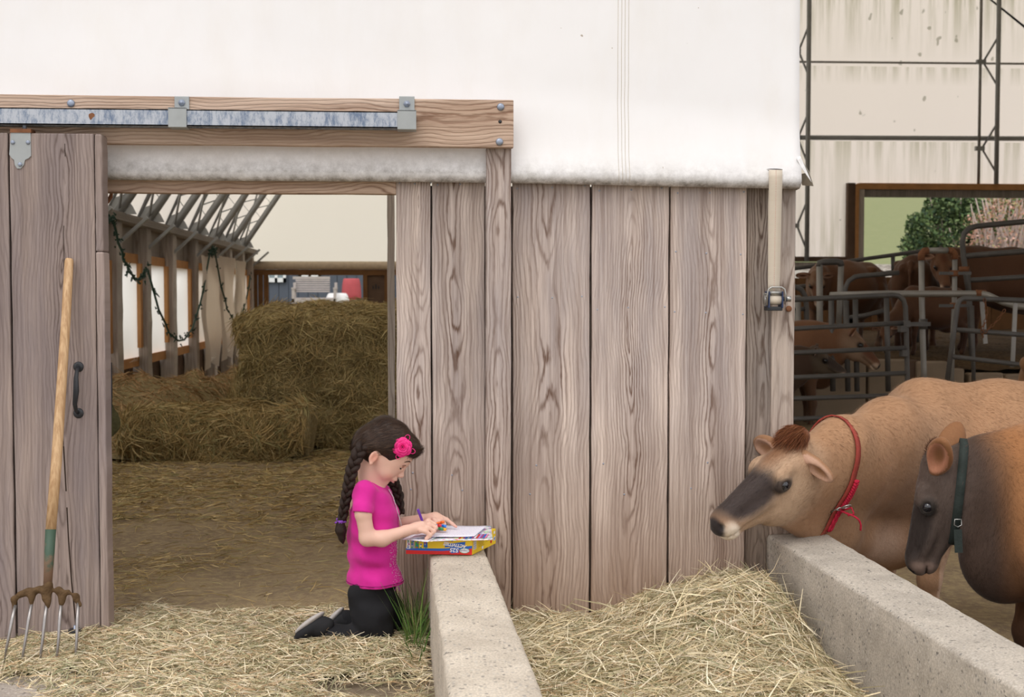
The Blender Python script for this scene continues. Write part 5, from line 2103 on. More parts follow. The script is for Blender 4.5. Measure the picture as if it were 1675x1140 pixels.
# ---- the tan cow resting its chin over the wall
cow1_loc = (2.56, .62, -.29)
hd = math.atan2(-.30, -.95)
pw = aty(1303, 722, -.20)
uw = (-.80, -.33, -.50)
nw = (-.45, -.28, .85)
cow1, H1, A1, put1, fld1 = make_cow('tan cow resting its chin on the grey concrete wall, wearing a red collar', cow1_loc, hd, .98, TAN, world_head=(tuple(pw), uw, nw), h=.0085, seed=3, ears=((.0, 0, .1), (.80, .0, 0, .66)), neckup=-.01, dewlap=.12)


def hairs(put, name, center, A, ext, n, ln, pal, seed, dirv, spread=.5, w=.0016):
    r = np.random.default_rng(seed)
    q = r.normal(size=(n, 3))
    q /= np.linalg.norm(q, axis=1, keepdims=True)
    P = np.array(center) + (q * np.array(ext)) @ A.T
    D = np.tile(A @ np.array(dirv), (n, 1)) + (q @ A.T) * spread + r.normal(size=(n, 3)) * .12
    D /= np.linalg.norm(D, axis=1, keepdims=True)
    L = r.uniform(ln[0], ln[1], (n, 1))
    B = np.cross(D, r.normal(size=(n, 3)))
    B /= np.linalg.norm(B, axis=1, keepdims=True)
    bend = (A @ np.array([.6, 0, -.5])) * .5
    V = np.zeros((n, 4, 2, 3))
    for i in range(4):
        t = i / 3
        c = P + D * L * t + bend * L * t * t
        V[:, i, 0] = c - B * w * (1 - t * .8)
        V[:, i, 1] = c + B * w * (1 - t * .8)
    b = (np.arange(n) * 8)[:, None]
    Q = np.stack([b + np.array([2 * i, 2 * i + 1, 2 * i + 3, 2 * i + 2])[None] for i in range(3)], 1).reshape(-1, 4)
    C = np.repeat(np.array(pal)[r.integers(0, len(pal), n)] * r.uniform(.7, 1.25, (n, 1)), 8, 0)
    o = put(name, mesh_np(name, V.reshape(-1, 3), Q, True, C), M_hair)
    o['kind'] = 'stuff'
    return o


M_hair = hay_mat('coat_hair')
M_hair.node_tree.nodes['Principled BSDF'].inputs['Roughness'].default_value = .5
fl_ = Field(H1(0, 0, .03) - .12, H1(0, 0, .03) + .12, .006)
fl_.ell(H1(-.005, 0, .020), (.050, .060, .042), .01, A1).noise(.004, 90, 2)
put1('forelock', fl_.mesh('forelock', lambda V: np.tile([.16, .055, .022], (len(V), 1))), M_coat)
hairs(put1, 'forelock_hair', H1(-.005, 0, .020), A1, (.050, .056, .040), 5200, (.02, .055), [(.19, .06, .022), (.13, .04, .016), (.26, .10, .04)], 3, (.75, .15, .25), .28, w=.0009)


def body_radius(fld, c, d, rmax=.4):
    """march outward from c along d until the surface is left"""
    t = .01
    while t < rmax:
        p = (np.array(c) + np.array(d) * t - fld.lo) / fld.h
        i = np.round(p).astype(int)
        if np.any(i < 0) or np.any(i >= fld.n): return t
        if fld.f[tuple(i)] > 0: return t
        t += fld.h * .3
    return rmax


def fit_ring(fld, c, axis, up, gap=.004, n=56, lo=.06, hi=.34):
    """points and outward directions of a band fitted round the body at c"""
    M = axes(axis, up)
    ds = [M[:, 2] * math.cos(2 * PI * k / n) + M[:, 1] * math.sin(2 * PI * k / n) for k in range(n)]
    rr = np.array([min(hi, max(lo, body_radius(fld, c, d))) for d in ds])
    for _ in range(3): rr = (np.roll(rr, 1) + rr * 2 + np.roll(rr, -1)) / 4
    rr = np.maximum(rr, 0) + gap
    return [Vector(np.array(c) + d * r) for d, r in zip(ds, rr)], [Vector(d) for d in ds], Vector(M[:, 0])


def strap_band(put, name, pts, ds, ax, width, thick, mat, k0=0, k1=None, par=None):
    n = len(pts)
    k1 = n if k1 is None else k1
    closed = (k1 - k0) >= n
    idx = [k % n for k in range(k0, k1 + (0 if closed else 1))]
    vs, fs = [], []
    for k in idx:
        p, rad = pts[k], ds[k]
        vs += [p - ax * width / 2, p + ax * width / 2, p + ax * width / 2 + rad * thick, p - ax * width / 2 + rad * thick]
    N_ = len(idx)
    for i in range(N_ if closed else N_ - 1):
        j = (i + 1) % N_
        for q in range(4):
            q2 = (q + 1) % 4
            fs.append((i * 4 + q, i * 4 + q2, j * 4 + q2, j * 4 + q))
    m = MB()
    m.add(vs, fs, True)
    o = put(name, m.mesh(name), mat, *([par] if par else []))
    return o


M_red = plain('red_leather', (.30, .045, .032), .65, .3, var=.45, scale=22, bump=.4, bscale=80)
M_redcloth = plain('red_cord', (.50, .02, .05), .8, .2, var=.3, scale=60, bump=.5, bscale=120)
# collar round the upper neck
ct = to_local(cow1, aty(1354, 716, .02))
cb = to_local(cow1, aty(1360, 868, -.06))
cc = (ct + cb) / 2
up_ = (ct - cb).normalized()
neck_ax = Vector((.40, 0, .92)) - Vector(H1(.1, 0, -.12))
neck_ax = (neck_ax - up_ * neck_ax.dot(up_)).normalized()
pts, ds, ax = fit_ring(fld1, cc, neck_ax, up_)
collar = strap_band(put1, 'collar', pts, ds, ax, .034, .006, M_red)
# the braided red cord over its near side
near = max(range(len(pts)), key=lambda k: -(cow1.rotation_euler.to_matrix() @ ds[k]).y)
m = MB()
seq = [(near - 12 + q) % len(pts) for q in range(0, 17)]
sgn = -1 if (cow1.rotation_euler.to_matrix() @ ax).x < 0 else 1
for ph in (0, 1, 2):
    P_ = []
    for i in range((len(seq) - 1) * 4):
        a, f_ = divmod(i, 4)
        p = pts[seq[a]].lerp(pts[seq[a + 1]], f_ / 4)
        d = ds[seq[a]]
        t_ = i * .55 + ph * 2 * PI / 3
        P_.append(p + ax * sgn * (.022 + .009 * math.sin(t_)) + d * (.008 + .004 * math.sin(2 * t_)))
    m.tube(P_, .0065, 6)
put1('braided_cord', m.mesh('braided_cord'), M_redcloth)
kb = min(range(len(pts)), key=lambda k: (ds[k].z * 1.0 + (cow1.rotation_euler.to_matrix() @ ds[k]).y * .8))
bp = pts[kb]
bd = ds[kb]
side_ = bd.cross(ax).normalized()
m = MB()
q = bp + bd * .012
m.tube([q + ax * a + side_ * b for a, b in ((-.028, -.02), (.028, -.02), (.028, .02), (-.028, .02))], .0032, 6, closed=True)
m.tube([q - ax * .02, q + ax * .03 + bd * .004], .0028, 6)
m.tube([q + side_ * .035 + (ax * math.cos(t_ * PI / 6) + side_ * math.sin(t_ * PI / 6)) * .020 for t_ in range(12)], .003, 6, closed=True)
put1('buckle', m.mesh('buckle'), M_chrome)
Wl = cow1.rotation_euler.to_matrix().transposed()
dn, rt = Wl @ Vector((0, 0, -1)), Wl @ Vector((1, 0, 0))
fr_ = Wl @ Vector((0, -1, 0))
m = MB()
tl_ = [q, q + rt * .03 + dn * .012 + fr_ * .015, q + rt * .065 + dn * .025 + fr_ * .02, q + rt * .085 + dn * .05 + fr_ * .02, q + rt * .085 + dn * .08 + fr_ * .015]
m.tube([tl_[0].lerp(tl_[1], .2)] + [tl_[i].lerp(tl_[i + 1], q_) for i in range(4) for q_ in (.3, .7)] + [tl_[4]], .0105, 8, flat=.35)
m.tube([q + rt * .02, q + rt * .045 + dn * -.012 + fr_ * .02, q + rt * .055 + dn * .012 + fr_ * .022, q + rt * .03 + dn * .02 + fr_ * .02], .004, 6)
put1('collar_tail', m.mesh('collar_tail'), M_redcloth)

# ---- the dark cow with its head turned away
DARK2 = dict(base=(.36, .165, .065), leg=(.075, .04, .026), belly=(.12, .065, .04), neck=(.085, .056, .043), cheek=(.11, .08, .066), nose=(.04, .03, .026), fore=(.10, .05, .03), eye=(.03, .024, .02), ring=(.22, .155, .125), shoulder=(.062, .038, .027), at=(.86, 0, .66), neck_at=(.78, 0, .95), withers=(.50, .33, .22), inear=(.48, .22, .13))
cow2, H2, A2, put2, fld2 = make_cow('dark greyish brown cow with lowered head and a dark green strap, seen from behind', (2.66, -.56, -.33), math.atan2(.30, -.95), .95, DARK2,
    world_head=(tuple(aty(1524, 742, -.30)), (-.20, .22, -.93), (-.80, .50, .36)), h=.0095, seed=5, ears=((0, -1.2, .2), (0, -1.25, .1, 1.0)), neckup=.0, neckw=.86)
M_green_strap = plain('dark_green_webbing', (.022, .030, .026), .75, .3, var=.4, scale=40, bump=.4, bscale=90)
nb2 = Vector(H2(.10, 0, -.12))
nax = Vector((.40, 0, .92)) - nb2
cc = nb2 + nax * .06
nax.normalize()
up_ = Vector((0, 0, 1))
pts, ds, ax = fit_ring(fld2, cc, nax, up_)
strap_band(put2, 'strap', pts, ds, ax, .034, .007, M_green_strap)
kb = min(range(len(pts)), key=lambda k: (ds[k].z * .5 + (cow2.rotation_euler.to_matrix() @ ds[k]).y * 1.0))
q = pts[kb] + ds[kb] * .012
Wl = cow2.rotation_euler.to_matrix().transposed()
dn, rt = Wl @ Vector((0, 0, -1)), Wl @ Vector((1, 0, 0))
m = MB()
q = q + dn * .05
m.tube([q + rt * a + dn * b for a, b in ((-.013, 0), (.013, 0), (.015, .022), (0, .03), (-.015, .022))], .0022, 6, closed=True)
put2('buckle', m.mesh('buckle'), M_chrome)
m = MB()
m.bar(q + dn * .04, q + dn * .13 + rt * .005, .03, .006, (0, 1, 0))
put2('strap_tail', m.mesh('strap_tail'), M_green_strap)
hairs(put2, 'forelock_hair', H2(-.015, 0, .0), A2, (.04, .045, .02), 700, (.015, .035), [(.12, .045, .02), (.07, .03, .016)], 7, (-.6, 0, .5), .35, w=.0009)

# ---- cows farther in
def back_cow(label, loc, heading, scale, P, poll, u, n, h=.02, seed=0, ears=((0, 0, .1), (0, 0, .1)), **kw):
    return make_cow(label, loc, heading, scale, P, poll=poll, u=u, n=n, h=h, seed=seed, ears=ears, **kw)


# upper right: dark brown cow side on, looking at us
Yc = 9.6
hp_ = aty(1541, 412, Yc - .25)
base = aty(1620, 480, Yc)
lc = (base.x + .15, Yc, .62)
wd = np.array([0, -1, -.9])
make_cow('dark brown cow on the bedding staring out through the tall pipe frame', lc, PI, 1.0, BROWN, world_head=(tuple(hp_), (-.08, -.62, -.78), (0, -.8, .6)), h=.016, seed=11, ears=((0, 0, .0), (0, 0, .0)))
# in front of its rump end, another brown one standing left
base = aty(1500, 480, 10.3)
make_cow('reddish brown cow standing left of the staring cow with its rump to us', (base.x + .05, 10.4, .62), math.radians(62), .95, BROWN, poll=(.85, 0, 1.15), u=(.8, 0, -.6), n=(.5, 0, .8), h=.022, seed=12)
# far left face
hp_ = aty(1335, 444, 10.3)
make_cow('brown cow facing us behind the smaller pipe frame', (hp_.x + .55, 11.0, .60), math.radians(214), .92, ORANGE, world_head=(tuple(hp_), (.0, -.50, -.86), (0, -.86, .5)), h=.016, seed=13)
# two heads in the dark pen
hp_ = aty(1392, 538, 7.3)
make_cow('orange brown cow looking right behind the pen gate rails', (hp_.x - .72, 7.55, -.12), math.radians(-8), .93, ORANGE, world_head=(tuple(hp_), (.66, -.22, -.70), (.60, -.10, .76)), h=.014, seed=14, ears=((0, 0, .5), (0, 0, .6)))
hp_ = aty(1332, 568, 7.0)
make_cow('dark dun cow low in the pen reaching right below the orange brown one', (hp_.x - .75, 7.05, -.22), math.radians(-6), .80, GREYB, world_head=(tuple(hp_), (.80, -.25, -.52), (.45, -.2, .85)), h=.014, seed=15, ears=((0, 0, .4), (0, 0, .5)))
hp_ = aty(1448, 532, 8.6)
make_cow('shadowy brown calf nosing down beside the pale feed rail', (hp_.x + .62, 8.95, .62), math.radians(195), .62, BROWN, world_head=(tuple(hp_), (-.12, -.4, -.9), (-.4, -.8, .4)), h=.018, seed=16)
# rumps: behind the corner post, and at the right edge
p = aty(1296, 650, 1.9)
make_cow('light brown cow flank showing just behind the corner post', (p.x - .80, 2.05, -.30), math.radians(180), .95, DUN, poll=(.95, 0, 1.0), u=(.8, 0, -.6), n=(.5, 0, .8), h=.02, seed=17)
p = aty(1655, 600, 3.4)
make_cow('dun brown cow behind the tan cow at the right edge of the pen', (p.x + .85, 3.6, -.20), math.radians(25), 1.0, DUN, poll=(.95, 0, 1.0), u=(.8, 0, -.6), n=(.5, 0, .8), h=.02, seed=18)

# short coat hair on the two near cows
for root, put, P_, H_, A_, cnt, sd in ((cow1, put1, TAN, H1, A1, 150000, 1), (cow2, put2, DARK2, H2, A2, 90000, 2)):
    body = [o for o in root.children if o.name.split('.')[0] == 'body'][0]
    nv = len(body.data.vertices)
    Vb = np.zeros(nv * 3, np.float32)
    body.data.vertices.foreach_get('co', Vb)
    Vb = Vb.reshape(-1, 3)
    Nb = np.zeros(nv * 3, np.float32)
    body.data.vertices.foreach_get('normal', Nb)
    Nb = Nb.reshape(-1, 3)
    Cb = paint(Vb, P_, H_, A_, 0)
    Rw = np.array(root.rotation_euler.to_matrix())
    facing = (Nb @ Rw.T)
    hd_ = np.linalg.norm(Vb - H_(.48, 0, -.09), axis=1) > .085
    eye_ = np.ones(nv, bool)
    for s in (-1, 1): eye_ &= np.linalg.norm(Vb - H_(.187, s * .1, -.06), axis=1) > .032
    ok = np.where(((facing[:, 1] < .35) | (facing[:, 2] > .2)) & hd_ & eye_ & (Vb[:, 2] > .25))[0]
    r = np.random.default_rng(sd)
    idx = r.choice(ok, cnt)
    D = np.tile([-.8, 0, -.55], (cnt, 1)).astype(float)
    onhead = np.linalg.norm(Vb[idx] - H_(.2, 0, -.1), axis=1) < .33
    D[onhead] = -(A_[:, 0])
    jit = r.normal(size=(cnt, 3)) * .004
    sw = 1 + .22 * np.sin(Vb[idx, 0] * 31 + Vb[idx, 2] * 17)[:, None] * np.sin(Vb[idx, 2] * 23)[:, None]
    o = strands('coat_hair', Vb[idx] + jit + Nb[idx] * .0005, Nb[idx], M_hair, None, (.008, .019), .0009, .07, None, 2, .10, seed=sd, dirs=D * 4, cols=Cb[idx] * sw * 1.02, flat=True, var=(.80, 1.16))
    o.parent = root
# ================================================================== the girl
GY = -.27


def g(px, py, dy=0.0): return np.array(aty(px, py, GY + dy))


def skin_mat():
    t = NT('skin', .5, .35)
    a = t.attr('Col', 'GEOMETRY').outputs['Color']
    n = t.noise(t.wpos(), 60, 3)
    t.color(t.mix(t.math('MULTIPLY', n, .25), a, t.mix(1.0, a, (1.08, .86, .80), 'MULTIPLY')))
    t.b.inputs['Subsurface Weight'].default_value = .12
    t.b.inputs['Subsurface Radius'].default_value = (.012, .005, .003)
    t.b.inputs['Subsurface Scale'].default_value = .6
    return t.m


M_skin = skin_mat()
girl = thing('person', 'kneeling girl in a pink T-shirt and black trousers drawing with a purple pen', 'person', tuple(g(612, 1040)))
girl.location.z = 0
hc = g(631, 733, -.005)
fw = np.array([.76, -.13, -.64]); fw /= np.linalg.norm(fw)
HA = axes(fw, (.62, -.06, .78))              # columns: forward, side (her left), up
HH = lambda a, s, b: hc + HA @ np.array([a, s, b])

f = Field(g(480, 1075, -.22) + [0, 0, 0], g(770, 672, .20), .0032)
f.lo[2] = max(f.lo[2], -.03)
# head
f.ell(HH(0, 0, 0), (.094, .076, .086), .01, HA)
f.ell(HH(.040, 0, -.045), (.052, .056, .068), .03, HA)
f.ell(HH(.062, 0, -.012), (.036, .052, .045), .025, HA)
f.ell(HH(.052, 0, .026), (.050, .060, .046), .02, HA)
f.ell(HH(.060, 0, -.098), (.026, .026, .018), .025, HA)
f.cone(HH(-.0, .0, -.085), HH(.055, 0, -.098), .03, .018, .03)
for s in (-1, 1):
    f.ell(HH(.060, s * .032, -.058), (.026, .022, .026), .02, HA)
    f.cone(HH(.080, s * .012, .004), HH(.076, s * .042, .002), .0075, .006, .012)     # brow ridge
    f.ell(HH(.089, s * .030, -.010), (.010, .014, .009), .008, HA, sub=True)
    f.ell(HH(.0815, s * .030, -.010), (.0115, .0145, .0105), .005, HA)                 # eyelid over the eye
    f.ell(HH(.104, s * .0085, -.044), (.008, .0065, .006), .005, HA)
f.cone(HH(.086, 0, -.008), HH(.108, 0, -.036), .0065, .0075, .010)
f.ell(HH(.110, 0, -.040), (.0075, .0075, .0065), .006, HA)
f.ell(HH(.095, 0, -.066), (.012, .020, .012), .012, HA)
f.ell(HH(.103, 0, -.0655), (.0065, .014, .0042), .003, HA)
f.ell(HH(.100, 0, -.077), (.0065, .012, .0045), .003, HA)
f.ell(HH(.107, 0, -.0715), (.008, .012, .0018), .002, HA, sub=True)
for s in (-1, 1):
    E = axes(HA @ np.array([-.15, 0, 1.0]), HA @ np.array([.25, s * 1.0, 0]))
    f.ell(HH(-.008, s * .079, -.040), (.025, .0155, .0075), .006, E)
    f.ell(HH(-.004, s * .087, -.038), (.016, .0085, .006), .004, E, sub=True)
    f.ell(HH(.000, s * .080, -.064), (.008, .006, .006), .006, E)
# neck and trunk
f.cone(HH(-.025, 0, -.075), g(606, 800, 0), .040, .042, .03)
f.ell(g(607, 814), (.045, .070, .040), .03)
f.cone(g(606, 830), g(610, 950), .075, .075, .03)
# near arm
NA = -.125
sh, el, wr = g(595, 808, -.086), g(601, 880, NA), g(664, 868, -.095)
f.chain([(sh, .027), (g(594, 840, -.125), .0285), (el, .0275)], .012)
f.chain([(el, .0285), (g(625, 881, -.12), .0275), (wr, .0185)], .015)
ph = g(690, 861, -.085)
f.cone(wr, ph, .0185, .0205, .012, sq=((0, 1, 0), .9))
f.ell(g(682, 864, -.085), (.026, .022, .019), .012)
for k, (kx, ky, mx, my, tx, ty) in enumerate(((700, 852, 711, 857, 704, 868), (702, 857, 713, 863, 705, 873), (700, 863, 710, 869, 702, 878), (696, 869, 704, 875, 697, 881))):
    dy = (-.062, -.078, -.094, -.108)[k]
    f.chain([(g(688, 860 + k * 2.5, dy), .0095), (g(kx, ky, dy), .0090), (g(mx, my, dy), .0078), (g(tx, ty, dy), .0070)], .004)
f.chain([(g(680, 862, -.062), .010), (g(692, 868, -.045), .0085), (g(702, 869, -.052), .0070)], .005)
# far arm
f.chain([(g(603, 808, .095), .028), (g(625, 862, .13), .028)], .02)
f.chain([(g(625, 862, .13), .028), (g(690, 849, .085), .018)], .015)
f.chain([(g(690, 849, .085), .0185), (g(712, 845, .065), .021)], .012, sq=((0, 0, 1), .85))
f.ell(g(710, 848, .068), (.030, .026, .016), .012)
f.chain([(g(718, 844, .062), .0095), (g(731, 850, .058), .0078), (g(740, 857, .054), .0065), (g(746, 861.5, .05), .0054)], .004)
for k, (kx, ky, mx, my, tx, ty) in enumerate(((722, 849, 727, 858, 719, 865), (719, 852, 723, 862, 715, 868), (714, 855, 717, 864, 711, 869))):
    dy = (.046, .034, .022)[k]
    f.chain([(g(710, 848 + k, dy + .01), .009), (g(kx, ky, dy), .0085), (g(mx, my, dy), .0074), (g(tx, ty, dy), .0065)], .004)
f.chain([(g(700, 853, .045), .010), (g(706, 862, .02), .0085), (g(710, 870, .01), .0070)], .005)


def skin_col(V):
    C = np.tile(np.array([.70, .455, .36]), (len(V), 1))
    for s in (-1, 1):
        C = blend(C, V, HH(.070, s * .038, -.060), (.030, .028, .026), (.74, .33, .27), 1.0, HA)
    C = blend(C, V, HH(.104, 0, -.0705), (.012, .016, .0115), (.50, .16, .15), .5, HA)
    C = blend(C, V, HH(.106, 0, -.0715), (.008, .009, .003), (.10, .03, .03), .5, HA)
    C = blend(C, V, HH(-.006, -.082, -.04), (.03, .015, .035), (.66, .32, .24), .8, HA)
    for q in (g(706, 872, -.08), g(745, 861, .05), g(700, 876, -.1)):
        C = blend(C, V, q, (.014, .02, .012), (.76, .40, .32), 1.0)
    return C


def gput(name, me, mat, par=None):
    o = link(name, me, mat)
    return place(o, par or girl)


gput('body', f.mesh('body', skin_col), M_skin)
gput_later = []
# lowered lids with lashes, and brows, laid on the skin
M_lash, M_brow = plain('dark_lashes', (.015, .010, .009), .6, .2), plain('brown_brow', (.075, .042, .03), .8, .2)


def on_face(a, s_, b_, out=.0005):
    """skin point seen from the middle of the head towards (a, s_, b_)"""
    c0 = HH(.02, 0, -.02)
    d = HH(a, s_, b_) - c0
    d /= np.linalg.norm(d)
    return c0 + d * (body_radius(f, c0, d, .16) + out)


for s in (-1, 1):
    U = np.linspace(-1, 1, 9)
    m = MB()
    m.tube([on_face(.09, s * .030 + u * .0125, -.0135 - .0030 * (1 - u * u)) for u in U], [.0007, .0015, .0022, .0026, .0028, .0026, .0022, .0015, .0007], 6)
    m.tube([on_face(.09, s * .030 + u * .0120, -.0020 + .0030 * (1 - u * u), -.0004) for u in U], [.0004, .0006, .0008, .0009, .0009, .0009, .0008, .0006, .0004], 6)
    for u in np.linspace(-.95, .95, 11):
        p = on_face(.09, s * .030 + u * .0125, -.0135 - .0030 * (1 - u * u))
        m.tube([p, p + HA @ np.array([.005, u * .003, -.003])], [.0005, .0002], 4)
    gput_later.append(('eyelash', m.mesh('eyelash'), M_lash))
    m = MB()
    m.tube([on_face(.09, s * .031 + u * .0175, .0150 + .0035 * (1 - u * u) - (.002 if u * s > 0 else 0) * abs(u), -.0006) for u in U], [.0008, .0016, .0022, .0026, .0028, .0026, .0022, .0016, .0008], 6)
    gput_later.append(('eyebrow', m.mesh('eyebrow'), M_brow))
for nm_, me_, mt_ in gput_later: gput(nm_, me_, mt_)

# ---------------- T-shirt
M_shirt = None
t = NT('pink_jersey', .85, .2)
n1 = t.noise(t.wpos((1, 1, .5)), 16, 4)
n2 = t.noise(t.wpos(), 7, 4, .6)
t.color(t.mix(t.ramp(n2, [(.4, 0.0), (.65, 1.0)]), (.60, .022, .27), (.52, .018, .23)))
t.bump(n1, .5, .012)
t.b.inputs['Sheen Weight'].default_value = .1
M_shirt = t.m
M_shirt_d = plain('dark_plum_jersey', (.24, .012, .12), .85, .2, var=.3, scale=40)
f = Field(g(552, 975, -.2), g(680, 768, .17), .004)
for (px, py, rx, ry, rz) in ((611, 812, .068, .098, .048), (611, 838, .091, .104, .060), (610, 870, .093, .102, .06), (609, 905, .091, .104, .06), (611, 940, .095, .112, .055), (613, 962, .100, .116, .05)):
    f.ell(g(px, py), (rx, ry, rz), .045)
f.cone(g(604, 800), g(612, 792), .050, .040, .03)
f.cone(g(598, 806, -.080), g(594, 829, -.116), .044, .041, .02)
f.cone(g(606, 803, .088), g(607, 829, .118), .042, .041, .02)
f.cone(g(593, 829, -.118), g(592.5, 837, -.123), .0405, .040, .004)
f.noise(.0035, 42, 4).noise(.0022, 85, 9)
n_hem = np.array([-.02, 0, 1.0])
f.clip_below((0, 0, 1), float(g(610, 953)[2]), .004)
# sleeve openings, cut square to the arm
ax_ = g(593, 850, -.128) - g(596, 815, -.105)
ax_ /= np.linalg.norm(ax_)
c_ = g(592.5, 834, -.123)
f.cone(c_ + ax_ * .062, c_ + ax_ * .12, .060, .062, .004, sub=True)
# neckline
f.cone(HH(-.03, 0, -.06), HH(-.012, 0, -.118), .048, .046, .006, sub=True)


def shirt_c(V): return np.ones((len(V), 3))


sm_ = f.mesh('t_shirt')
ts = gput('t_shirt', sm_, M_shirt)
# hems: raised stitched bands
m = MB()
zc = float(g(610, 948)[2])
ctr = g(612, 950)
pts = []
for k in range(48):
    a = 2 * PI * k / 48
    d = np.array([math.cos(a), math.sin(a), 0])
    r_ = body_radius(f, (ctr[0], ctr[1], zc), d, .2)
    pts.append(Vector((ctr[0] + d[0] * (r_ + .0005), ctr[1] + d[1] * (r_ + .0005), zc)))
m.tube(pts, .0016, 5, closed=True)
gput('hem_seam', m.mesh('hem_seam'), M_shirt_d, ts)
# lace placket and glitter print on the chest
M_lace = plain('black_white_lace', (.55, .50, .52), .8, .2, var=.9, scale=160)
m = MB()
pl_ = [(645, 800), (652, 812), (657, 828), (661, 842), (665, 856), (666, 866)]
prev = None
for (x, y) in pl_:
    c0 = g(x - 14, y, -.012)
    r_ = body_radius(f, c0, np.array([.97, -.24, 0]), .12)
    p = c0 + np.array([.97, -.24, 0]) * (r_ + .0015)
    if prev is not None:
        m.bar(prev, p, .009, .002, (1, 0, 0))
    prev = p
gput('lace_trim', m.mesh('lace_trim'), M_lace, ts)
m = MB()
rr = np.random.default_rng(4)
for _ in range(330):
    x, y = rr.uniform(640, 660), rr.uniform(885, 950)
    if rr.uniform() > (x - 630) / 30: continue
    c0 = g(620, y, -.01)
    a = rr.uniform(-.95, .1)
    d = np.array([math.cos(a), math.sin(a), 0])
    r_ = body_radius(f, c0, d, .2)
    p = c0 + d * (r_ + .0006)
    m.box(tuple(p - .0008), tuple(p + .0008))
gl = gput('glitter_print', m.mesh('glitter_print'), plain('silver_glitter', (.65, .5, .6), .3, .6, .4), ts)
gl['kind'] = 'stuff'

# ---------------- trousers
M_pants = plain('black_fleece', (.012, .012, .014), .85, .25, var=.3, scale=20, bump=.5, bscale=14)
f = Field(g(485, 1085, -.2), g(675, 905, .2), .0045)
f.ell(g(612, 965), (.078, .092, .050), .03)
f.ell(g(611, 942), (.062, .080, .030), .02)
for s, (kx, ky) in ((-1, (617, 1040)), (1, (634, 1032))):
    hip, kn = g(605 if s < 0 else 618, 968, s * .045), g(kx, ky, s * .06)
    f.chain([(hip, .060), ((hip + kn) / 2, .069), (kn, .060)], .03)
f.cone(g(600, 975, -.045), g(596, 1032, -.06), .06, .045, .03)
f.chain([(g(612, 1046, -.062), .052), (g(580, 1040, -.062), .045), (g(545, 1036, -.06), .038)], .02)
f.chain([(g(625, 1036, .062), .052), (g(590, 1022, .062), .045), (g(566, 1012, .06), .036)], .02)
f.noise(.004, 38, 5).noise(.002, 80, 6)
f.clip_below((0, 0, 1), .004, .004)
tr = gput('trousers', f.mesh('trousers'), M_pants)
m = MB()
b_ = g(650, 955, -.06)
for k in (-1, 1): m.tube([b_, b_ + np.array([.004 * k, -.004, -.012]), b_ + np.array([.010 * k, -.006, -.026])], .0014, 5)
gput('drawstring', m.mesh('drawstring'), plain('purple_cord', (.35, .06, .30), .8, .2), tr)

# ---------------- shoes
M_shoe = plain('black_shoe_cloth', (.02, .02, .022), .8, .2)
M_sole = plain('silver_grey_sole', (.42, .39, .37), .55, .4, var=.2, scale=30)


def shoe(heel, toe, up, Y):
    root = None
    a, b = np.array(aty(*heel, GY + Y)), np.array(aty(*toe, GY + Y))
    u = (b - a) / np.linalg.norm(b - a)
    A = axes(u, up)
    L = np.linalg.norm(b - a)
    c = (a + b) / 2
    f = Field(c - .16, c + .16, .004)
    f.ell(c + A @ np.array([.0, 0, .0]), (L * .55, .036, .026), .01, A)
    f.ell(c + A @ np.array([-L * .28, 0, .022]), (.045, .030, .030), .015, A)
    f.ell(c + A @ np.array([L * .3, 0, -.002]), (.05, .038, .022), .015, A)
    up_ = gput('shoe', f.mesh('shoe'), M_shoe)
    f = Field(c - .16, c + .16, .004)
    f.ell(c + A @ np.array([0, 0, -.022]), (L * .60, .040, .014), .004, A)
    gput('sole', f.mesh('sole'), M_sole, up_)


shoe((566, 1003), (536, 1036), (.65, -.25, -.6), .06)
shoe((532, 1012), (492, 1042), (.5, -.3, -.7), -.06)

# ---------------- hair
HCOL = [(.035, .019, .013), (.025, .014, .010), (.055, .031, .020), (.085, .048, .030)]
M_hairsolid = None
t = NT('dark_brown_hair', .55, .25)
w_ = t.noise(t.wpos((90, 90, 60)), 3.0, 5, .75)
t.color(t.mix(t.ramp(w_, [(.4, 0.0), (.65, 1.0)]), (.014, .008, .006), (.040, .021, .014)))
t.bump(w_, .6, .004)
M_hairsolid = t.m
M_hairstrand = hay_mat('hair_strand')
M_hairstrand.node_tree.nodes['Principled BSDF'].inputs['Roughness'].default_value = .4
f = Field(hc - .15, hc + .15, .0035)
f.ell(HH(-.006, 0, .006), (.102, .084, .093), .01, HA)
f.ell(HH(-.060, 0, -.030), (.058, .062, .062), .03, HA)
f.ell(HH(.050, 0, .060), (.062, .064, .040), .02, HA)
f.ell(HH(-.02, 0, .045), (.080, .082, .062), .02, HA)
f.noise(.0022, 90, 2)
# the face, temples and ears stay free
f.ell(HH(.088, 0, -.050), (.056, .092, .085), .010, HA, sub=True)
f.ell(HH(.052, 0, -.085), (.050, .12, .052), .012, HA, sub=True)
for s in (-1, 1):
    f.ell(HH(-.004, s * .090, -.046), (.030, .030, .036), .010, HA, sub=True)
    f.ell(HH(.030, s * .085, -.040), (.030, .024, .030), .010, HA, sub=True)
f.cone(HH(.0, 0, -.115), HH(-.03, 0, -.15), .05, .06, .01, sub=True)
hair = gput('hair', f.mesh('hair'), M_hairsolid)
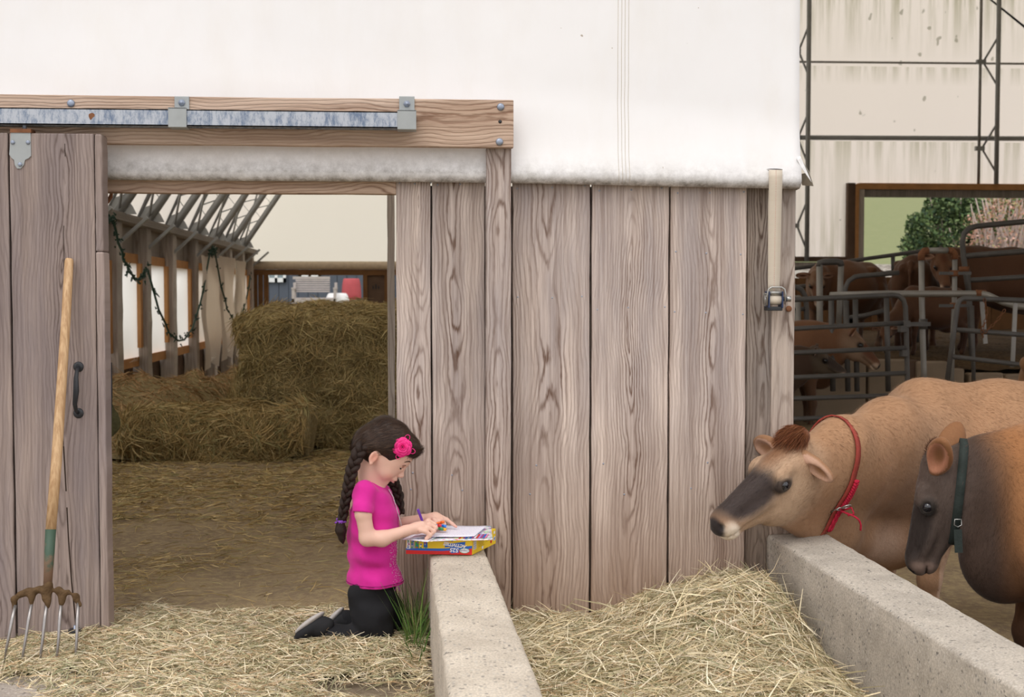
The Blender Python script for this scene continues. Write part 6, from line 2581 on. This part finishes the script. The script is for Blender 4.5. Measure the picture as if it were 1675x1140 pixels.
# combed strands over the cap, running back to the braid
Vh = np.array([v.co[:] for v in hair.data.vertices])
Nh = np.array([v.normal[:] for v in hair.data.vertices])
rr = np.random.default_rng(6)
lc_ = (Vh - hc) @ HA
out_ = (((Vh - hc) * Nh).sum(1) > .04) & ~((lc_[:, 0] > .02) & (lc_[:, 2] < .045)) & ~((lc_[:, 0] > -.03) & (lc_[:, 2] < -.01))
idx = rr.choice(np.where(out_)[0], 15000)
root_b = HH(-.085, -.03, -.065)
D = root_b - Vh[idx]
D /= np.linalg.norm(D, axis=1, keepdims=True)
o = strands('hair_strands', Vh[idx] + Nh[idx] * .0012, Nh[idx], M_hairstrand, None, (.03, .07), .0008, .012, HCOL, 4, .05, seed=4, dirs=D * 14, flat=True)
place(o, hair)
P = np.array([HH(.075 + rr.uniform(-.02, .02), rr.uniform(-.06, .05), .055 + rr.uniform(-.03, .03)) for _ in range(150)])
o = strands('flyaway_hair', P, np.tile(HA @ np.array([.8, 0, .4]), (150, 1)), M_hairstrand, None, (.02, .05), .0008, .25, HCOL, 3, .6, seed=9, dirs=np.tile(HA @ np.array([.5, -.1, -.6]), (150, 1)))
place(o, hair)


def braid(path, r, name, n_tw, n_sub=70):
    """three plaited locks along a path"""
    P = [Vector(p) for p in path]
    seg = [(b - a).length for a, b in zip(P[:-1], P[1:])]
    tot = sum(seg)

    def at(s):
        s *= tot
        for i, l in enumerate(seg):
            if s <= l or i == len(seg) - 1:
                return P[i].lerp(P[i + 1], min(1, s / l)), (P[i + 1] - P[i]).normalized()
            s -= l
    m = MB()
    for ph in range(3):
        pts, rad = [], []
        for k in range(n_sub + 1):
            t_ = k / n_sub
            p, d = at(t_)
            sx = d.cross(Vector((0, 1, 0))).normalized()
            sy = Vector((0, 1, 0))
            rr_ = r * (1.05 - .35 * t_)
            a = 2 * PI * (n_tw * t_ + ph / 3)
            pts.append(p + sx * math.sin(a) * rr_ * .75 + sy * math.sin(2 * a) * rr_ * .42)
            rad.append(rr_ * .62)
        m.tube(pts, rad, 8)
    return gput(name, m.mesh(name), M_hairsolid)


bpath = [g(596, 728, -.055), g(584, 745, -.07), g(575, 770, -.075), g(569, 800, -.07), g(563, 830, -.06), g(559, 852, -.055)]
b1 = braid(bpath, .0195, 'braid', 3.2)
m = MB()
c0 = g(557, 853, -.055)
m.tube([tuple(c0 + np.array([.0, 0, .006])), tuple(c0 + np.array([0, 0, -.006]))], .015, 10)
for k in range(6): m.tube([tuple(c0), tuple(c0 + np.array([math.cos(k) * .02, -.008, math.sin(k * 2) * .012]))], .0035, 5)
gput('hair_tie', m.mesh('hair_tie'), plain('purple_elastic', (.22, .06, .42), .6, .3), b1)
f = Field(c0 - .09, c0 + .09, .004)
f.chain([(c0, .014), (c0 + [0, 0, -.035], .019), (c0 + [.004, 0, -.06], .014), (c0 + [.008, 0, -.078], .005)], .01).noise(.002, 90, 1)
gput('braid_tail', f.mesh('braid_tail'), M_hairsolid, b1)
braid([g(628, 775, .07), g(645, 790, .085), g(652, 810, .09), g(655, 840, .08)], .018, 'braid', 2)

# ---------------- flower on a headband
M_rose = plain('hot_pink_satin', (.80, .02, .22), .45, .4, var=.15, scale=50)
fc = HH(.048, -.064, .052)
fd = HA @ np.array([.15, -1.0, .25]); fd /= np.linalg.norm(fd)
fl3 = axes(fd, HA @ np.array([0, 0, 1.0]))
m = MB()
rr = np.random.default_rng(3)
for (cnt, rad, ln, lift, cup) in ((6, .030, .030, .000, .30), (6, .024, .025, .004, .5), (5, .014, .018, .009, .8), (4, .010, .014, .012, 1.2), (3, .005, .010, .015, 1.4)):
    for k in range(cnt):
        a0 = 2 * PI * k / cnt + lift * 90
        vs = []
        nu, nv = 7, 5
        for i in range(nu):
            for j in range(nv):
                u, v = (i / (nu - 1) - .5) * 2, j / (nv - 1)
                a = a0 + u * (PI / cnt) * 1.25
                rr_ = (rad * .25 + ln * v * (1 - .22 * u * u)) if cup < 1 else rad * (.6 + .5 * v)
                hgt = lift + ln * v * cup * (.55 + .25 * v) * (1 - .3 * u * u) - (.004 * v ** 3)
                p = fc + fl3 @ np.array([.004 + hgt * .8, math.cos(a) * rr_, math.sin(a) * rr_])
                vs.append(p)
        m.add(vs, [(i * nv + j, (i + 1) * nv + j, (i + 1) * nv + j + 1, i * nv + j + 1) for i in range(nu - 1) for j in range(nv - 1)], True)
me_ = m.mesh('flower')
fo = gput('flower', me_, M_rose)
md = fo.modifiers.new('thick', 'SOLIDIFY')
md.thickness = .0008
m = MB()
for (a, l) in ((1.75, .050), (3.1, .062), (3.9, .056), (5.0, .046), (.3, .050)):
    base = fc + fl3 @ np.array([.002, math.cos(a) * .028, math.sin(a) * .028])
    tip = fc + fl3 @ np.array([.004, math.cos(a) * l, math.sin(a) * l])
    sd = fl3 @ np.array([0, -math.sin(a), math.cos(a)]) * .009
    m.tube([base + (tip - base) * (.5 - .5 * math.cos(q_)) + sd * math.sin(q_) for q_ in [i_ * PI / 8 for i_ in range(17)]], .0013, 5)
gput('ribbon_loops', m.mesh('ribbon_loops'), M_rose, fo)

# ================================================================== what she draws on and with
ZB = ZT + .003
A0, B0, C0 = Vector((-.030, -.300, ZB)), Vector((.212, -.337, ZB)), Vector((.312, -.128, ZB))
D0 = A0 + C0 - B0
BH = .058
box = thing('activity_box', 'upside down yellow and red cardboard colouring box at the end of the pale wall', 'box', tuple((A0 + C0) / 2))
m = MB()
up3 = Vector((0, 0, BH))
m.add([A0, B0, C0, D0, A0 + up3, B0 + up3, C0 + up3, D0 + up3], [(0, 3, 2, 1), (4, 5, 6, 7), (0, 1, 5, 4), (1, 2, 6, 5), (2, 3, 7, 6), (3, 0, 4, 7)])
M_yel = plain('yellow_card', (.86, .60, .02), .45, .4, var=.05)
M_redc = plain('red_card', (.66, .02, .02), .45, .4, var=.08)
M_bluec = plain('blue_card', (.02, .13, .52), .45, .4, var=.08)
M_whitec = plain('white_card', (.82, .82, .85), .5, .3, var=.03)
M_greenc = plain('green_card', (.05, .35, .12), .5, .3)
M_greyc = plain('grey_print', (.35, .36, .42), .5, .3)
M_purpc = plain('purple_print', (.40, .06, .25), .5, .3)
place(m.make('carton', M_yel, None, bevel=.0015), box)
eF = (B0 - A0).normalized()
LF = (B0 - A0).length
eS = (C0 - B0).normalized()
LS = (C0 - B0).length
nF = eF.cross(Vector((0, 0, 1))).normalized()
nS = eS.cross(Vector((0, 0, 1))).normalized()


def onF(u, v, k=1): return A0 + eF * (u * LF) + Vector((0, 0, v * BH)) + nF * (.0004 * k)
def onS(u, v, k=1): return B0 + eS * (u * LS) + Vector((0, 0, v * BH)) + nS * (.0004 * k)


def patch(name, on, pts, mat, k=1):
    m = MB()
    m.add([on(u, v, k) for u, v in pts], [tuple(range(len(pts)))])
    o = m.make(name, mat)
    place(o, box)
    return o


def arc_up(u): return .26 + .03 * math.sin(u * PI) * -1 + .40 * max(0, u - .55) ** 1.2


us = [i / 14 for i in range(15)]
patch('blue_stripe', onF, [(u, arc_up(u) - .03) for u in us] + [(u, arc_up(u) + .13 + .05 * u) for u in us[::-1]], M_bluec, 1)
patch('red_band', onF, [(0.002, .01), (.998, .01)] + [(u * .996 + .002, arc_up(u)) for u in us[::-1]], M_redc, 2)
rr = np.random.default_rng(8)
cols = [M_redc, M_bluec, M_greenc, M_whitec, M_purpc, M_yel, M_greyc]
for k in range(5):
    u0 = .01 + k * .065
    patch('printed_picture', onF, [(u0, .36 + .02 * k), (u0 + .058, .34 + .02 * k), (u0 + .055, .95), (u0 + .003, .92)], cols[(k * 3 + 3) % 7], 3)
    for q in range(5):
        a, b = u0 + rr.uniform(.004, .03), .4 + q * .1
        patch('printed_picture', onF, [(a, b), (a + .024, b - .01), (a + .022, b + .07), (a, b + .08)], cols[int(rr.integers(7))], 4)
for k in range(26):
    u0 = .29 + k * .0165
    if k % 6 == 5: continue
    patch('small_print', onF, [(u0, .84), (u0 + .011, .84), (u0 + .010, .90), (u0, .91)], M_purpc, 3)


def lettering(txt, on, n, e, c, size, mat, k, name='lettering', shear=.0, rot=0.0, sx=1.0, off=0.0):
    cu = bpy.data.curves.new(name, 'FONT')
    cu.body = txt
    cu.size = size
    cu.align_x = 'CENTER'
    cu.align_y = 'CENTER'
    cu.shear = shear
    cu.offset = off
    cu.resolution_u = 3
    o = bpy.data.objects.new(name, cu)
    COL.objects.link(o)
    cu.materials.append(mat)
    X = -e
    Y = Vector((0, 0, -1))
    R = Matrix((X, Y, n)).transposed().to_4x4()
    me = bpy.data.meshes.new_from_object(o)
    bpy.data.objects.remove(o)
    o = bpy.data.objects.new(name, me)
    COL.objects.link(o)
    if not me.materials: me.materials.append(mat)
    o.matrix_world = Matrix.Translation(c) @ R @ Matrix.Rotation(rot, 4, 'Z') @ Matrix.Diagonal((sx, 1, 1, 1))
    loc, rq, sc = o.matrix_world.decompose()
    o.parent = box
    o.location = loc - box.location
    return o


lettering('ACTIVITIES', onF, nF, eF, onF(.745, .63, 6), .0170, M_whitec, 6, shear=.25, rot=-.14, off=.0007)
patch('lettering_backing', onF, [(.585, .46), (.60, .66), (.90, .84), (.89, .58)], M_bluec, 3)
patch('lettering_backing', onF, [(.68, .10), (.665, .48), (.795, .55), (.80, .14)], M_bluec, 3)
lettering('525', onF, nF, eF, onF(.735, .31, 6), .0215, M_whitec, 6, shear=.2, rot=-.06, sx=1.0, off=.0006)
patch('logo_oval', onF, [(.885 + .078 * math.cos(a), .27 + .165 * math.sin(a)) for a in [i * PI / 10 for i in range(20)]], M_greenc, 3)
patch('logo_oval', onF, [(.885 + .072 * math.cos(a), .27 + .14 * math.sin(a)) for a in [i * PI / 10 for i in range(20)]], M_whitec, 4)
lettering('Crayola', onF, nF, eF, onF(.885, .27, 6), .0115, M_greyc, 6, rot=-.03, off=.0003)
# the narrow end
patch('barcode_label', onS, [(.05, .28), (.17, .28), (.17, .82), (.05, .82)], M_whitec, 1)
for k in range(7): patch('barcode_bar', onS, [(.06, .32 + k * .07), (.16, .32 + k * .07), (.16, .32 + k * .07 + (.025 if k % 2 else .04)), (.06, .32 + k * .07 + (.025 if k % 2 else .04))], M_greyc, 2)
for k in range(7):
    v = .85 - k * .09
    patch('small_print', onS, [(.25, v), (.50 - .02 * (k % 3), v), (.50 - .02 * (k % 3), v + .03), (.25, v + .03)], plain('brown_print', (.45, .28, .03), .5, .3), 2)
for k in range(5):
    v = .80 - k * .09
    patch('small_print', onS, [(.56, v), (.76, v), (.76, v + .025), (.56, v + .025)], plain('brown_print', (.45, .28, .03), .5, .3), 2)
patch('seal', onS, [(.79 + .035 * math.cos(a), .30 + .13 * math.sin(a)) for a in [i * PI / 8 for i in range(16)]], M_redc, 2)
patch('seal', onS, [(.42 + .04 * math.cos(a), .18 + .10 * math.sin(a)) for a in [i * PI / 8 for i in range(16)]], M_whitec, 2)
patch('printed_picture', onS, [(.88, .25), (.97, .28), (.97, .55), (.90, .5)], M_whitec, 2)
patch('printed_picture', onS, [(.90, .30), (.95, .32), (.96, .48), (.92, .46)], M_bluec, 3)
patch('printed_picture', onS, [(.90, .70), (.96, .70), (.96, .88), (.90, .88)], M_whitec, 2)


def sheet_px(name, label, cat, corners, z0, zs, mat, group=None, bow=.004, nx=10, ny=8):
    """bowed sheet between four pixel corners (near left, near right, far right, far left) at heights zs"""
    P = [np.array(atz(x, y, z)) for (x, y), z in zip(corners, zs)]
    t_ = thing(name, label, cat, tuple((P[0] + P[2]) / 2), group)
    V = []
    for i in range(nx):
        for j in range(ny):
            u, v = i / (nx - 1), j / (ny - 1)
            p = (P[0] * (1 - u) + P[1] * u) * (1 - v) + (P[3] * (1 - u) + P[2] * u) * v
            p = p + np.array([0, 0, bow * math.sin(u * PI * 1.6 + v) * (.4 + .6 * (1 - v))])
            V.append(p)
    Q = [(i * ny + j, (i + 1) * ny + j, (i + 1) * ny + j + 1, i * ny + j + 1) for i in range(nx - 1) for j in range(ny - 1)]
    o = link('leaf', mesh_np('leaf', np.array(V), Q, True), mat)
    place(o, t_)
    md = o.modifiers.new('thick', 'SOLIDIFY')
    md.thickness = .0012
    md.offset = 1
    return t_, P


def print_mat(name, base, sc, cover, seed):
    t = NT(name, .6, .3)
    w = t.wpos()
    v = t.n.new('ShaderNodeTexVoronoi')
    t.l.new(t.wpos((1, 1.2, 0)), v.inputs['Vector'])
    v.inputs['Scale'].default_value = sc
    hsv = t.n.new('ShaderNodeHueSaturation')
    t.l.new(v.outputs['Color'], hsv.inputs['Color'])
    hsv.inputs['Saturation'].default_value = .85
    hsv.inputs['Value'].default_value = .9
    n = t.noise(w, sc * .4 + seed, 3)
    t.color(t.mix(t.ramp(n, [(1 - cover - .05, 0.0), (1 - cover + .03, 1.0)]), base, hsv.outputs[0]))
    return t.m


zt = ZB + BH
M_paper = print_mat('drawn_on_paper', (.82, .80, .86), 260, .36, 1)
t = NT('scribbled_paper', .7, .2)
sn = t.noise(t.wpos((1, 1, 0)), 240, 4, .8)
t.color(t.mix(t.ramp(sn, [(.54, 0.0), (.60, 1.0)]), (.80, .79, .86), (.42, .34, .62)))
M_scrib = t.m
M_cover = print_mat('bright_cover_print', (.78, .74, .80), 110, .50, 5)
mag, MP = sheet_px('colouring_book', 'bright printed colouring book lying on the yellow box', 'book', [(694, 886.5), (806, 882.5), (803, 860), (716, 864)], zt, (zt + .003, zt + .003, zt + .004, zt + .004), M_cover, bow=.0015)
# row of printed crayons along its near edge
eM = Vector(MP[1] - MP[0])
eN = Vector(MP[3] - MP[0])
cr = [M_redc, M_yel, M_purpc, M_bluec, M_greyc, M_bluec, M_purpc, M_whitec, M_redc, plain('lilac_print', (.42, .25, .62), .5, .3), M_purpc, M_bluec, plain('pink_print', (.75, .22, .42), .5, .3)]
for k, mt in enumerate(cr):
    u0 = .48 + k * .032
    b = Vector(MP[0]) + eM * u0 + Vector((0, 0, .0032))
    m = MB()
    m.add([b + eN * .08, b + eM * .026 + eN * .08, b + eM * .026 + eN * .34, b + eM * .013 + eN * .40, b + eN * .34], [(0, 1, 2, 3, 4)])
    place(m.make('printed_crayon', mt), mag)
sh2, _ = sheet_px('paper_sheet', 'pinkish white sheet sticking out towards the girl under the drawing', 'paper', [(657, 883), (700, 886), (735, 866), (700, 862)], zt, (zt + .001, zt + .008, zt + .009, zt + .009), M_paper, bow=.001)
sh1, _ = sheet_px('paper_sheet', 'white scribbled drawing sheet on top under her hands', 'paper', [(669, 881.5), (776, 876), (797, 860), (712, 860)], zt, (zt + .009, zt + .012, zt + .015, zt + .012), M_scrib, bow=.003)
# the pens
pen = thing('felt_pen', 'purple felt pen held in her near hand', 'pen', tuple(g(700, 878, -.075)))
pa, pb = Vector(g(683.5, 833, -.088)), Vector(g(699, 874, -.068))
d_ = (pb - pa).normalized()
place(MB().tube([pa, pa + d_ * .001, pb], [.0044, .0048, .0048], 12).make('barrel', plain('purple_plastic', (.13, .03, .36), .35, .5)), pen)
place(MB().tube([pb, pb + d_ * .006, pb + d_ * .012], [.0046, .0030, .0010], 10).make('nib', M_black), pen)
for k, (nm, col, x0, y0, x1, y1, dy) in enumerate((('orange', (.85, .16, .02), 713, 857, 727, 853.5, .00), ('red', (.70, .03, .04), 712, 861, 722, 859, -.012), ('blue', (.02, .20, .75), 719, 857, 730, 861, -.004), ('yellow', (.90, .42, .02), 720, 862, 730, 866.5, -.012), ('green', (.03, .26, .10), 714, 862, 725, 865.5, -.016))):
    p_ = thing('felt_pen', '%s felt pen in the little bundle under her far hand' % nm, 'pen', tuple(g(x1, y1, dy)), 'bundle of felt pens')
    a, b = Vector(g(x0 - 8, y0 + 1, dy + .012)), Vector(g(x1, y1, dy))
    d_ = (b - a).normalized()
    mt = plain('%s_pen_plastic' % nm, col, .35, .5)
    place(MB().tube([a, b - d_ * .012], [.0044, .0044], 10).make('barrel', M_whitec if k == 1 else mt), p_)
    place(MB().tube([b - d_ * .014, b - d_ * .001, b], [.0056, .0056, .004], 10).make('cap', mt), p_)

# ================================================================== manure fork
fork = thing('manure_fork', 'five tined manure fork with a pale wooden handle leaning on the door', 'fork', tuple(aty(65, 1095, -.53)))
fork.location.z = 0
Yf0, Yf1 = -.53, -.245
def fk(px, py):
    # depth follows the lean from the ground to the door
    t_ = (1095 - py) / (1095 - 425)
    return aty(px, py, Yf0 + (Yf1 - Yf0) * t_)
t = NT('ash_wood_handle', .5, .4)
nn = t.noise(t.coord((60, 60, 3)), 2, 4, .6)
t.color(t.mix(t.ramp(nn, [(.38, 0.0), (.62, 1.0)]), (.60, .40, .22), (.42, .25, .12)))
place(MB().tube([fk(113.5, 423), fk(113, 427), fk(108, 520), fk(100, 640), fk(92, 760), fk(83, 868)], [.012, .0155, .0165, .0175, .0185, .018], 16).make('handle', t.m), fork)
t = NT('green_painted_socket', .55, .4)
nn = t.noise(t.wpos(), 16, 5, .7)
z = t.n.new('ShaderNodeSeparateXYZ')
t.l.new(t.wpos(), z.inputs[0])
k_ = t.math('ADD', nn, t.math('MULTIPLY', t.math('SUBTRACT', .40, z.outputs[2]), 2.2))
t.color(t.mix(t.ramp(k_, [(.46, 0.0), (.62, 1.0)]), (.045, .085, .055), (.17, .10, .06)))
place(MB().tube([fk(83, 866), fk(80, 920), fk(77.5, 966)], [.0185, .0165, .014], 16).make('socket', t.m), fork)
M_dung = plain('dried_dung', (.11, .068, .035), .95, .1, var=.5, scale=60, bump=.9, bscale=140)
M_tine = plain('worn_steel_tine', (.34, .32, .31), .35, .5, .75, .3, 60)
tops = [(25, 990), (52, 985), (77, 984), (100, 984), (128, 985)]
tips = [(7, 1083), (34, 1098), (64, 1098), (92, 1098), (123, 1097)]
for (a, b) in zip(tops, tips):
    mid = ((a[0] * .45 + b[0] * .55) + 3, (a[1] + b[1]) / 2)
    A_, B_ = fk(*a), fk(*b)
    B_.z = max(B_.z, .004)
    M_ = fk(*mid)
    M_.y -= .02
    place(MB().tube([A_, A_.lerp(M_, .5) + Vector((0, -.004, 0)), M_, B_.lerp(M_, .5) + Vector((0, -.004, 0)), B_], [.0062, .006, .0055, .0045, .002], 8).make('tine', M_tine), fork)
f = Field(np.array(fk(10, 1010)) - .06, np.array(fk(140, 950)) + .06, .004)
shp = [(22, 995), (24, 982), (33, 972), (50, 966), (64, 965), (77, 966), (95, 966), (112, 968), (124, 976), (129, 990)]
f.chain([(fk(*p), .0085) for p in shp], .01)
for (a, l) in ((1, 22), (2, 24), (3, 20)):
    f.chain([(fk(tops[a][0], 968), .015), (fk(tops[a][0], 968 + l), .007)], .012)
f.cone(fk(78, 960), fk(77, 975), .018, .014, .015)
f.noise(.0035, 160, 2)
place(link('crossbar', f.mesh('crossbar'), M_dung), fork)
